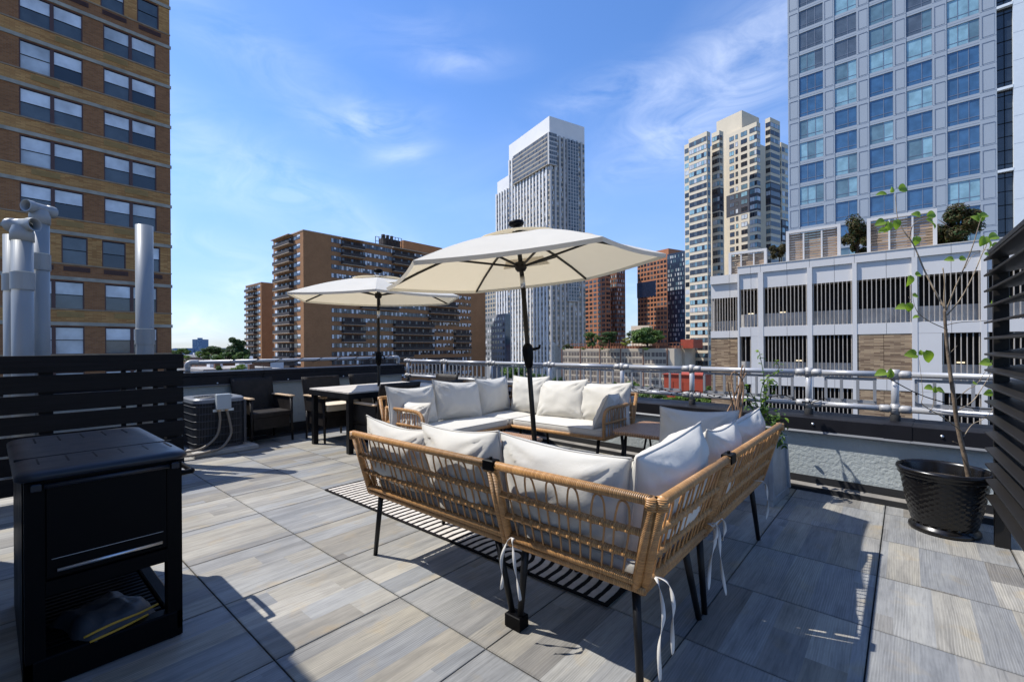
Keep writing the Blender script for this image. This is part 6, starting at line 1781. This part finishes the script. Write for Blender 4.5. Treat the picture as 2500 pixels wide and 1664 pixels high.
def apt_unit(w_, gs, n_=4):
    t = MB(); hh = 1.45
    t.box(-w_ / 2, w_ / 2, -.05, 0, 0, .07); t.box(-w_ / 2, w_ / 2, -.05, 0, hh - .07, hh)
    for q in range(n_):
        a, b = -w_ / 2 + w_ * q / n_, -w_ / 2 + w_ * (q + 1) / n_
        t.box(a, a + .12, -.06, 0, .071, hh - .071)
        g_ = gs[q % len(gs)]
        zc_ = .95 if (q + gs[0]) % 2 else .07
        t.add([(a + .12, -.02, .07), (b, -.02, .07), (b, -.02, hh - .07), (a + .12, -.02, hh - .07)], [(0, 1, 2, 3)], 1 + g_)
        if g_ == 2 and (q % 2): t.add([(a + .12, -.025, .07), (b, -.025, .07), (b, -.025, .75), (a + .12, -.025, .75)], [(0, 1, 2, 3)], 1)
    return t.mesh('window', AM)
units = [apt_unit(uw, g_) for g_ in gsets]
ra = random.Random(9)
def balcony_me(w_):
    t = MB()
    t.box(-w_ / 2, w_ / 2, -1.5, -.01, -.02, .16, 0); t.box(-w_ / 2, w_ / 2, -1.5, -1.42, .161, 1.12, 1)
    t.box(-w_ / 2, -w_ / 2 + .06, -1.419, -.01, .161, 1.12, 1); t.box(w_ / 2 - .06, w_ / 2, -1.419, -.01, .161, 1.12, 1)
    t.add([(-w_ / 2 + .1, -.03, .162), (w_ / 2 - .1, -.03, .162), (w_ / 2 - .1, -.03, 2.5), (-w_ / 2 + .1, -.03, 2.5)], [(0, 1, 2, 3)], 2)
    for q in range(int(w_ / 1.6)):
        a = -w_ / 2 + .5 + q * 1.6
        if q % 2 == 0: t.add([(a, -.035, .3), (a + .7, -.035, .3), (a + .7, -.035, 2.2), (a, -.035, 2.2)], [(0, 1, 2, 3)], 3)
    return t.mesh('balcony', [M['apt_conc'], M['apt_rail'], M['apt_recess'], M['glass_mid']])
_bm = {}
bands = {0: [(930, 1125), (1390, 1590)], 1: [(930, 1130), (1390, 1590)], 2: [(930, 1130), (1390, 1590)], 3: [(1380, 1560)], 4: [(1380, 1600)], 5: [], 6: [(1715, 1960)], 7: [(1100, 1430), (1715, 1975)], 8: [(1715, 1975)], 9: [(932, 1130), (1395, 1750)], 10: [(932, 1130), (1395, 1745), (1940, 2080)],
         11: [(932, 1130), (1395, 1750), (1940, 2080)], 12: [(1395, 1750), (1940, 2080)], 13: [(1395, 1560)], 14: [(1100, 1430), (1715, 1975)], 15: [(1100, 1430), (1715, 1975)], 16: [(930, 1130)], 17: []}
for f in range(17):
    zz = zA - .62 - 1.45 - f * PA
    if zz < 1: break
    for c in range(nU):
        xc = W0 + (c + .5) * uw
        link(ra.choice(units), 'window', ab, (xc, -.004, zz))
    for (a, b) in bands.get(f, []):
        xa, xb = uz(a), uz(b); w_ = round(xb - xa, 1)
        if w_ not in _bm: _bm[w_] = balcony_me(w_)
        link(_bm[w_], 'balcony', ab, ((xa + xb) / 2, -.02, zz - 1.02))
t = MB()
for (a, b) in ((925, 1120), (1385, 1650)): t.box(uz(a), uz(b), -1.5, -.13, zA - .25, zA + .0)
t.build('roof_canopy', M['apt_conc'], ab)
# end face with balconies (faces the street, world -y); local frame: along -x world
def end_face(parent, x_local, y0_, y1_, ztop_, nf, name_u):
    Lw = y1_ - y0_
    u3 = apt_unit(Lw * .30, (2, 1, 2), 3); u2_ = apt_unit(Lw * .22, (1, 2), 2); bl = balcony_me(Lw * .62)
    for f in range(nf):
        zz = ztop_ - .62 - 1.45 - f * PA
        if zz < 0: break
        for (me, pos) in ((u3, y0_ + Lw * .80), (u2_, y0_ + Lw * .14)):
            link(me, 'window', parent, (x_local - .004, pos, zz), (0, 0, -pi / 2))
        link(bl, 'balcony', parent, (x_local - .01, y0_ + Lw * .56, zz - 1.02), (0, 0, -pi / 2))
end_face(ab, 0, 1.6, dpl, zA, 17, '')
t = MB(); t.box(-1.6, -.13, dpl * .32, dpl * .92, zA - .2, zA + .02); t.build('roof_canopy', M['apt_conc'], ab)
# stair head and plant room on its roof
px0, px1 = onX(985, 592, XA - 8).y - A0, onX(1080, 600, XA - 8).y - A0
t = MB(); t.box(px0, px1, 8, 16, zA + .36, onX(1000, 589, XA - 8).z - GZ); t.build('plant_room', M['apt_brick'], ab)
tx0, tx1 = onX(932, 580, XA - 6).y - A0, onX(981, 580, XA - 6).y - A0; tz = onX(950, 576, XA - 6).z - GZ
t = MB()
n_ = 6
for k in range(n_ + 1):
    x = tx0 + (tx1 - tx0) * k / n_
    t.box(x - .09, x + .09, 6, 6.2, zA + .36, tz); t.box(x - .09, x + .09, 10, 10.2, zA + .36, tz)
for k in range(4):
    z = zA + .6 + (tz - zA - .7) * k / 3
    t.box(tx0, tx1, 6.05, 6.18, z, z + .14); t.box(tx0, tx1, 10.05, 10.18, z, z + .14)
t.box(tx0 + 1.2, tx1 - .2, 6.8, 9.6, zA + .36, tz - .8)
for k in range(3): t.cyl((tx0 + 2 + k * 1.8, 8, tz - .8), (tx0 + 2 + k * 1.8, 8, tz + .7), .6, 10)
t.build('cooling_tower', M['apt_recess'], ab)
# its smaller twin behind at the left
XA2 = -219.0
A2 = onX(638, 700, XA2).y
ab2 = empty('balcony_apartment_block', (XA2, A2, GZ), pi / 2, 'narrower twin brick apartment block farther left behind the long one', 'building')
zA2 = onX(638, 690, XA2).z - GZ; dp2 = -(onY(600, 760, A2).x - XA2); L2 = onX(675, 760, XA2).y - A2
t = MB(); t.box(0, L2, 0, dp2, 0, zA2); t.build('wall', M['apt_brick'], ab2)
t = MB(); t.box(-.1, L2 + .1, -.1, dp2 + .1, zA2 + .001, zA2 + .35); t.build('parapet_edge', M['apt_conc'], ab2)
end_face(ab2, 0, .8, dp2, zA2, 14, '')

# red-brown and dark glass towers behind
def frame_tower(name, label, spec, D):
    o = empty(name, (0, 0, 0), 0, label, 'building')
    FM = [M['glass_dark'], M['glass_mid'], M['glass_pale'], M['orange_frame'], M['brown_frame'], M['glass_teal'], M['navy_glass']]
    for (uc, ul, ur, vt, mat, colsl, colsr, gl, dD) in spec:
        c0, la, lr_, zt_ = block(o, uc, ul, ur, vt, D + dD, M[mat], 'wall')
        t = MB()
        if colsl: facade(t, c0 + dl * la, -dl, nl, la, 0, zt_ - 1, 3.0, colsl, .74, .60, 0, gl, rg2, .25, .08, 2)
        if colsr: facade(t, c0, dr, nr_, lr_, 0, zt_ - 1, 3.0, colsr, .8, .60, 0, gl, rg2, .25, .08, 2)
        tag(t.build('windows', FM, o), kind='stuff')
    return o
frame_tower('brick_and_glass_tower', 'red-brown tower with dark glass half hidden behind the white tower', [(1478, 1400, 1490, 640, 'orange_frame', 8, 1, (0, 0, 1), 0), (1505, 1479, 1526, 622, 'brown_frame', 5, 4, (0, 1, 5, 2), 8)], 300)
frame_tower('brick_and_glass_tower', 'orange-topped brick tower with a navy glass corner between the umbrella tip and the cream tower', [(1628, 1556, 1629, 628, 'orange_frame', 9, 0, (0, 0, 1), 0), (1671, 1629, 1690, 612, 'navy_glass', 7, 0, (5, 6, 6, 2), 1), (1632, 1590, 1680, 606, 'orange_frame', 0, 0, (0,), 20)], 290)
ft = bpy.data.objects['brick_and_glass_tower.001']
c0_ = at(1600, 720, 286)
block(ft, 1600, 1555, 1601, 684, 286.5, M['navy_glass'], 'dark_bay', zb0=at(1600, 722, 286.5).z)
# small grey office block and a cream sliver behind the brown block
of = empty('grey_office_block', (0, 0, 0), 0, 'small grey office block with a dark blue side left of the white tower', 'building')
c0, la, lr_, zt_ = block(of, 1233, 1178, 1246, 765, 200, M['grey_office'], 'wall')
t = MB(); facade(t, c0 + dl * la, -dl, nl, la, -10, zt_ - .8, 2.6, 9, .62, .5, 0, (0, 1, 1, 2), rg2, .25, .06, 1)
tag(t.build('windows', [M['glass_dark'], M['glass_mid'], M['glass_blind']], of), kind='stuff')
t = MB(); p, q = c0 + nr_ * .05, c0 + dr * lr_ + nr_ * .05; t.add([(p.x, p.y, GZ), (q.x, q.y, GZ), (q.x, q.y, zt_ - .3), (p.x, p.y, zt_ - .3)], [(0, 1, 2, 3)]); t.build('glass_side', M['navy_glass'], of)
cs = empty('cream_grid_block', (0, 0, 0), 0, 'cream gridded block glimpsed between the brown block and white tower', 'building')
c0, la, lr_, zt_ = block(cs, 1222, 1150, 1230, 690, 330, M['spandrel'], 'wall')
t = MB(); facade(t, c0 + dl * la, -dl, nl, la, 0, zt_ - .8, 3.3, 12, .7, .6, 0, (0, 0, 1), rg2, .25, .06, 1); tag(t.build('windows', [M['glass_dark'], M['glass_mid']], cs), kind='stuff')

# low beige parking structure with the roof garden
YH_ = 160.0
hx0, hx1 = onY(1371, 860, YH_).x, onY(1628, 860, YH_).x
zH = onY(1500, 850.5, YH_).z
bh = empty('beige_louvred_building', (hx0, YH_, GZ), 0, 'low beige building with square louvred openings and a garden on its roof', 'building')
HL = hx1 - hx0; HZ = zH - GZ
t = MB(); t.box(0, HL, .3, 30, 0, HZ); t.build('wall', M['beige_conc'], bh)
hxr = onY(1672, 860, YH_ + 8).x - hx0
t = MB(); t.box(HL + .01, hxr, 8, 30, 0, HZ); t.box(HL + .01, onY(1645, 860, YH_).x - hx0, .5, 8, 0, HZ - .01); t.build('side_wing', M['beige_conc'], bh)
nb_ = 5; bw_ = HL / nb_
opm = MB(); opm.add([(0, 0, 0), (1, 0, 0), (1, 0, 1), (0, 0, 1)], [(0, 1, 2, 3)]); op_me = opm.mesh('louvred_opening', M['louvre_far'])
t = MB()
fz = 2.55
for r_ in range(7):
    z = HZ - 1.0 - (r_ + 1) * fz + .55
    if z < .4: break
    for b_ in range(nb_):
        for q, (a, w_) in enumerate(((.06, .10), (.19, .10), (.36, .13), (.52, .13), (.67, .13), (.82, .13))):
            link(op_me, 'louvred_opening', bh, (b_ * bw_ + a * bw_, .288, z), None, (w_ * bw_, 1, 1.55))
for b_ in range(nb_ + 1):
    t.box(b_ * bw_ - .18, b_ * bw_ + .18, .12, .299, 0, HZ)
t.build('rust_joint', M['brown_frame'], bh)
t = MB()
for r_ in range(8): t.box(.19, HL - .19, .20, .28, HZ - 1.0 - r_ * fz - .02, HZ - 1.0 - r_ * fz + .12)
t.build('floor_ledge', M['beige_conc'], bh)
t = MB()
for k in range(40):
    x = HL * .05 + HL * 1.05 * k / 40; t.box(x, x + .15, 3.0, 3.15, HZ, HZ + 2.0 + .4 * sin(k * 1.7))
t.box(HL * .05, HL * 1.1, 3.0, 3.12, HZ + 1.9, HZ + 2.1); t.box(HL * .05, HL * 1.1, 3.2, 3.3, HZ, HZ + 1.0)
t.build('pergola', M['brown_frame'], bh)
t = MB(); t.box(HL * 1.06, HL * 1.16, 6, 16, HZ, HZ + 3.2); t.build('roof_kiosk', M['rust'], bh)
t = MB(); t.box(HL * .42, HL * .60, 26, 29, HZ, onY(1420, 800, YH_ + 26).z - GZ); t.build('rear_wall', M['beige_conc'], bh)

# rust red shed among the street trees
ys = 62.0
rx0, rx1 = onY(1621, 920, ys).x, onY(1717, 920, ys).x
zs1 = onY(1660, 915, ys).z; 
rs = empty('red_metal_shed', (rx0, ys, -9), 0, 'rust red metal box building behind the railing', 'shed')
W_ = rx1 - rx0; H_ = zs1 + 9
t = MB(); t.box(0, W_, 0, 5.5, 0, H_); t.build('body', M['rust'], rs)
for k in range(4):
    t = MB(); t.box(W_ * (k + .04) / 4, W_ * (k + .96) / 4, -.06, -.002, .2, H_ * .86); t.build('shutter', M['rust'], rs)
t = MB(); t.box(-.15, W_ + .15, -.15, 5.6, H_ + .001, H_ + .12); t.build('roof', M['rust'], rs)
t = MB(); t.box(-8, W_ + 14, -3, 14, GZ + 9 - .5 - 8, -.02); tag(t.build('podium', M['roof_grey'], rs))

# glass annexe between the white tower and the beige building
an = empty('glass_annexe', (0, 0, 0), 0, 'slate glass annexe with a sloping top beside the beige building', 'building')
P_ = at(1353, 835, 235); Q_ = at(1374, 858, 231)
c_ = [Vector((P_.x, P_.y, 0)), Vector((Q_.x, Q_.y, 0))]; back = _f * 12
t = MB(); t.add([(c_[0].x, c_[0].y, GZ), (c_[1].x, c_[1].y, GZ), (c_[1].x + back.x, c_[1].y + back.y, GZ), (c_[0].x + back.x, c_[0].y + back.y, GZ),
                 (c_[0].x, c_[0].y, P_.z), (c_[1].x, c_[1].y, Q_.z), (c_[1].x + back.x, c_[1].y + back.y, Q_.z), (c_[0].x + back.x, c_[0].y + back.y, P_.z)],
                [(0, 3, 2, 1), (4, 5, 6, 7), (0, 1, 5, 4), (1, 2, 6, 5), (2, 3, 7, 6), (3, 0, 4, 7)]); t.build('wall', M['glass_slate'], an)

# ------------------------------------------------------------------ far left: row houses, church, distant block
rh = random.Random(21)
hm = {}
def house(u, v, D, w_, dp_, label, mat='row_brick', roofbits=True):
    p = at(u, v, D); o = empty('row_house', (p.x, p.y, GZ), rh.choice((0, 0, .02)), label, 'house', 'flat-roofed houses beyond the left parapet')
    h_ = p.z - GZ
    t = MB(); t.box(-w_ / 2, w_ / 2, 0, dp_, 0, h_); t.build('wall', M[mat], o)
    t = MB(); t.box(-w_ / 2 - .2, w_ / 2 + .2, -.25, dp_ + .2, h_ + .002, h_ + .4); t.build('roof', M['roof_grey' if mat != 'white_house' else 'white_house'], o)
    if roofbits:
        t = MB(); t.box(-w_ * .25, -w_ * .25 + 1.6, dp_ * .3, dp_ * .5, h_ + .401, h_ + 1.5); t.build('bulkhead', M['white_house'], o)
        t = MB(); t.box(w_ * .3, w_ * .3 + .7, dp_ * .2, dp_ * .2 + .7, h_ + .401, h_ + 1.4); t.build('chimney', M['row_brick'], o)
    for k in range(max(2, int(w_ / 3))):
        for r_ in range(4):
            z = h_ - 2.6 - r_ * 3.1
            if z < 0: continue
            t = hm.get('w')
            if t is None:
                q = MB(); q.box(-.55, .55, -.06, 0, 0, 1.7); t = hm['w'] = q.mesh('window', M['glass_mid'])
            link(t, 'window', o, (-w_ / 2 + w_ * (k + .5) / max(2, int(w_ / 3)), 0, z))
for (u, v, D, w_, dp_, lab, mt) in ((478, 872, 150, 22, 12, 'brown flat-roofed row house nearest the fence, white bulkhead on roof', 'row_brick'), (500, 885, 110, 26, 10, 'long brown brick row house just above the pipe rail', 'row_brick'), (560, 884, 120, 9, 12, 'small white house with rounded gable below the big tree', 'white_house'),
                                    (455, 868, 240, 20, 14, 'far row house left, between tree crowns', 'row_brick'), (520, 868, 260, 24, 14, 'far row house right, mostly behind the tree crowns', 'row_brick'), (470, 905, 70, 12, 9, 'low tan house close below the parapet', 'row_brick'),
                                    (545, 912, 66, 14, 9, 'low grey-roofed house close below the parapet', 'row_brick')):
    house(u, v, D, w_, dp_, lab, mt)
hw = at(562, 878, 119); o = [q for q in COL.objects if q.get('label', '').startswith('small white house')][0]
t = MB(); R_ = 3.2; n_ = 14; poly = [(R_ * cos(pi * k / n_), .9 * R_ * .6 * sin(pi * k / n_)) for k in range(n_ + 1)]
vs = [(x, -.3, z) for x, z in poly] + [(x, .8, z) for x, z in poly]; m_ = len(poly)
t.add(vs, [tuple(range(m_ - 1, -1, -1)), tuple(range(m_, 2 * m_))] + [(k, (k + 1) % m_, (k + 1) % m_ + m_, k + m_) for k in range(m_)])
g_ = t.build('rounded_gable', M['white_house'], o, (0, 0, at(560, 884, 120).z - GZ + .41))
db = empty('distant_blue_block', (0, 0, 0), 0, 'hazy blue cube-like apartment building on the far horizon', 'building')
p = at(481, 828, 900); rzb = TH
db.location = (p.x, p.y, GZ); db.rotation_euler = (0, 0, TH); Hd = p.z - GZ
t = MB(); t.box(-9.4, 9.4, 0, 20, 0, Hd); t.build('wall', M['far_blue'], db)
t = MB()
for r_ in range(9):
    for c in range(8):
        if rh.random() < .55: t.box(-9 + c * 2.3, -7.6 + c * 2.3, -.3, -.02, Hd - 2.2 - r_ * 2.2, Hd - .9 - r_ * 2.2)
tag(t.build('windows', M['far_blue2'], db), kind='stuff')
t = MB(); t.box(-2, 3, 4, 12, Hd, Hd + 3); t.build('roof_plant', M['far_blue'], db)
fb = MB(); r3 = random.Random(2)
for k in range(150):
    u = r3.uniform(395, 640); D = r3.uniform(500, 1400); p = at(u, 851 + r3.uniform(-2.0, 6), D); w_ = D * r3.uniform(.006, .022)
    c, s_ = cos(TH), sin(TH)
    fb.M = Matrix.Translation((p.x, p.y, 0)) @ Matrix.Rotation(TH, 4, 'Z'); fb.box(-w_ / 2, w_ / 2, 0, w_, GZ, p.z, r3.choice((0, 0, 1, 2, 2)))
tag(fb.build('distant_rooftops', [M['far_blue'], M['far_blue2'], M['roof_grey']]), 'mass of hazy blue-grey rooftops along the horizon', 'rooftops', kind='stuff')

# ------------------------------------------------------------------ trees
def crown_mesh(name, rx, ry, rz, n, leaf, mats, seed, clumps=18, shape=1.0):
    r = random.Random(seed); t = MB(); cl = []
    for k in range(clumps):
        while True:
            x, y, z = r.uniform(-1, 1), r.uniform(-1, 1), r.uniform(-.9, 1)
            d = sqrt(x * x + y * y + z * z)
            if .25 < d < .86: break
        cl.append((x, y, z, r.uniform(.22, .42)))
    for k in range(n):
        cx_, cy_, cz_, cr = cl[k % clumps]
        a, b, c = r.gauss(0, 1), r.gauss(0, 1), r.gauss(0, 1); l = sqrt(a * a + b * b + c * c) or 1
        q = cr * (r.random() ** .35)
        x, y, z = (cx_ + a / l * q) * rx, (cy_ + b / l * q) * ry, (cz_ + c / l * q * .8) * rz
        nn = Vector((a / l + r.uniform(-.6, .6), b / l + r.uniform(-.6, .6), c / l + .5 + r.uniform(-.5, .5))).normalized()
        u_ = nn.orthogonal().normalized(); w_ = nn.cross(u_); th_ = r.uniform(0, pi)
        u2_, w2 = (u_ * cos(th_) + w_ * sin(th_)) * leaf * r.uniform(.6, 1.2), (w_ * cos(th_) - u_ * sin(th_)) * leaf * r.uniform(.45, .8)
        p = Vector((x, y, z))
        t.add([p - u2_, p - w2 * .6 + nn * leaf * .15, p + u2_, p + w2 * .6 + nn * leaf * .15], [(0, 1, 2, 3)], 0 if r.random() < .75 else len(mats) - 1)
    return t.mesh(name, mats)
def tree(u, v, D, w_px, h_px, label, mats, seed, n=1500, zb=GZ, leaf=None, group=None, trunk=True, name='tree'):
    """crown centred on the sight line (u, v) at distance D"""
    p = at(u, v, D); rx = w_px / FPX * D / 2; rz = h_px / FPX * D / 2
    o = empty(name, (p.x, p.y, zb), 0, label, 'tree' if name == 'tree' else 'shrub', group)
    me = crown_mesh('crown', rx, rx * .9, rz, n, leaf or max(.10, rx * .11), [M[m] for m in mats], seed)
    link(me, 'crown', o, (0, 0, p.z - zb))
    t = MB(); h_ = p.z - zb; tr = max(.05, rx * .07)
    t.tube(spline([(0, 0, 0), (tr * .4, 0, h_ * .5), (0, tr, h_ + rz * .3)], 4), [tr * (1 - .06 * i) for i in range(9)], 7)
    for k in range(4):
        a = k * 1.7 + seed; t.tube([(0, 0, h_ - rz * .35), (cos(a) * rx * .35, sin(a) * rx * .35, h_ + rz * .1), (cos(a) * rx * .6, sin(a) * rx * .6, h_ + rz * .4)], [tr * .6, tr * .4, tr * .15], 5)
    t.build('trunk', M['trunk'], o)
    return o
TR = [(577, 852, 108, 66, 64, 'tall dark tree against the twin brick block', ('tree_dark', 'tree_mid'), 4200), (522, 861, 112, 56, 34, 'broad dark tree left of the tall one on the horizon', ('tree_dark', 'tree_mid'), 2800), (496, 862, 118, 38, 26, 'light green tree left of the broad dark one', ('tree_bright', 'tree_mid'), 1800),
      (548, 874, 104, 62, 34, 'mid green tree low in front of the tall dark one', ('tree_mid', 'tree_bright'), 2600), (590, 876, 102, 44, 38, 'green tree touching the twin brick block', ('tree_mid', 'tree_bright'), 2200), (441, 860, 125, 46, 22, 'sunlit tree at the fence corner by the close brick block', ('tree_mid', 'tree_bright'), 1700),
      (454, 874, 118, 22, 18, 'small light tree just above the fence end', ('tree_bright',), 1000), (578, 900, 62, 48, 24, 'bright shrubby tree seen below the left pipe rail', ('tree_bright', 'tree_mid'), 1800), (534, 900, 62, 16, 18, 'small tree below the left pipe rail', ('tree_mid', 'tree_bright'), 800)]
for k, (u, v, D, w_, h_, lab, mt, n_) in enumerate(TR): tree(u, v, D, w_, h_, lab, mt, 40 + k, n_, group='trees beyond the left parapet')
TR2 = [(1262, 918, 95, 95, 52, 'bright street tree behind the railing left of the leaning pole', ('tree_mid', 'tree_bright'), 3000), (1318, 925, 100, 60, 44, 'green street tree behind the railing right of the leaning pole', ('tree_mid', 'tree_bright'), 2200), (1362, 930, 100, 36, 38, 'smaller dark street tree before the glass annexe', ('tree_dark', 'tree_mid'), 1400),
       (1495, 942, 105, 34, 30, 'small street tree left of a railing post before the beige building', ('tree_mid', 'tree_bright'), 1200), (1540, 944, 100, 52, 36, 'bright street tree right of the railing post before the beige building', ('tree_bright', 'tree_mid'), 1800), (1582, 952, 95, 30, 22, 'low street tree by the red shed', ('tree_mid', 'tree_bright'), 1000), (1425, 938, 130, 16, 18, 'thin young street tree against the beige building', ('tree_mid',), 700),
       (1590, 970, 40, 70, 26, 'dense green tree top just over the parapet cap, left', ('tree_mid', 'tree_bright'), 2200), (1655, 975, 38, 80, 24, 'brightest lime green tree top over the parapet cap beside the post', ('tree_bright',), 2600), (1720, 980, 38, 70, 30, 'lime green tree top over the parapet cap, next to the garage', ('tree_bright', 'tree_mid'), 2400), (1735, 952, 50, 36, 22, 'light green tree between the red shed and the garage', ('tree_bright', 'tree_mid'), 1200)]
for k, (u, v, D, w_, h_, lab, mt, n_) in enumerate(TR2): tree(u, v, D, w_, h_, lab, mt, 80 + k, n_, group='street trees behind the railing')
TR3 = [(1445, 828, 172, 42, 40, 'grey-green garden tree on the beige roof, leftmost', ('tree_mid', 'tree_bright'), 1800), (1487, 823, 176, 50, 32, 'dark round garden tree on the beige roof', ('tree_dark', 'tree_mid'), 2000), (1528, 834, 168, 28, 20, 'yellow garden shrub tree on the beige roof', ('tree_yellow',), 1200),
       (1580, 822, 170, 88, 46, 'widest green garden tree on the beige roof', ('tree_mid', 'tree_bright'), 3400), (1472, 840, 166, 22, 16, 'small brownish garden tree on the beige roof', ('tree_olive', 'tree_mid'), 700), (1388, 846, 165, 30, 14, 'olive bushes at the left end of the beige roof', ('tree_olive', 'tree_mid'), 900), (1545, 818, 180, 34, 26, 'dark garden tree peeping left of the widest one', ('tree_dark', 'tree_mid'), 1200)]
for k, (u, v, D, w_, h_, lab, mt, n_) in enumerate(TR3): tree(u, v, D, w_, h_, lab, mt, 120 + k, n_, zb=zH, group='garden trees on the beige roof')
for k, (u, w_, lab) in enumerate(((1376, 12, 'small bush trailing over the left corner of the beige roof'), (1424, 16, 'bright bush trailing over the beige roof edge near its first joint'), (1471, 14, 'bush trailing over the middle of the beige roof edge'), (1576, 20, 'lime bush trailing over the right part of the beige roof edge'))):
    tree(u, 851, 163, w_, 7, lab, ('tree_bright', 'tree_mid'), 140 + k, 400, zb=zH, group='bushes on the beige roof edge', name='shrub')
yr = YG + 2.2; dR = lambda u: (onY(u, 600, yr) - EYE).dot(_f)
tree(2092, 584, dR(2092), 84, 118, 'bronze-olive roof tree between the two larger timber screens', ('tree_olive', 'tree_dark'), 151, 5200, zb=zR + GZ, leaf=.10, group='olive trees on the garage roof')
tree(2340, 550, dR(2340), 122, 112, 'largest bronze-olive roof tree right of the widest timber screen', ('tree_olive', 'tree_dark'), 152, 7600, zb=zR + GZ, leaf=.10, group='olive trees on the garage roof')
tree(1902, 612, dR(1902), 40, 44, 'small orange-olive roof tree beside the low timber screen', ('tree_olive',), 153, 2000, zb=zR + GZ - .5, leaf=.08, group='olive trees on the garage roof')
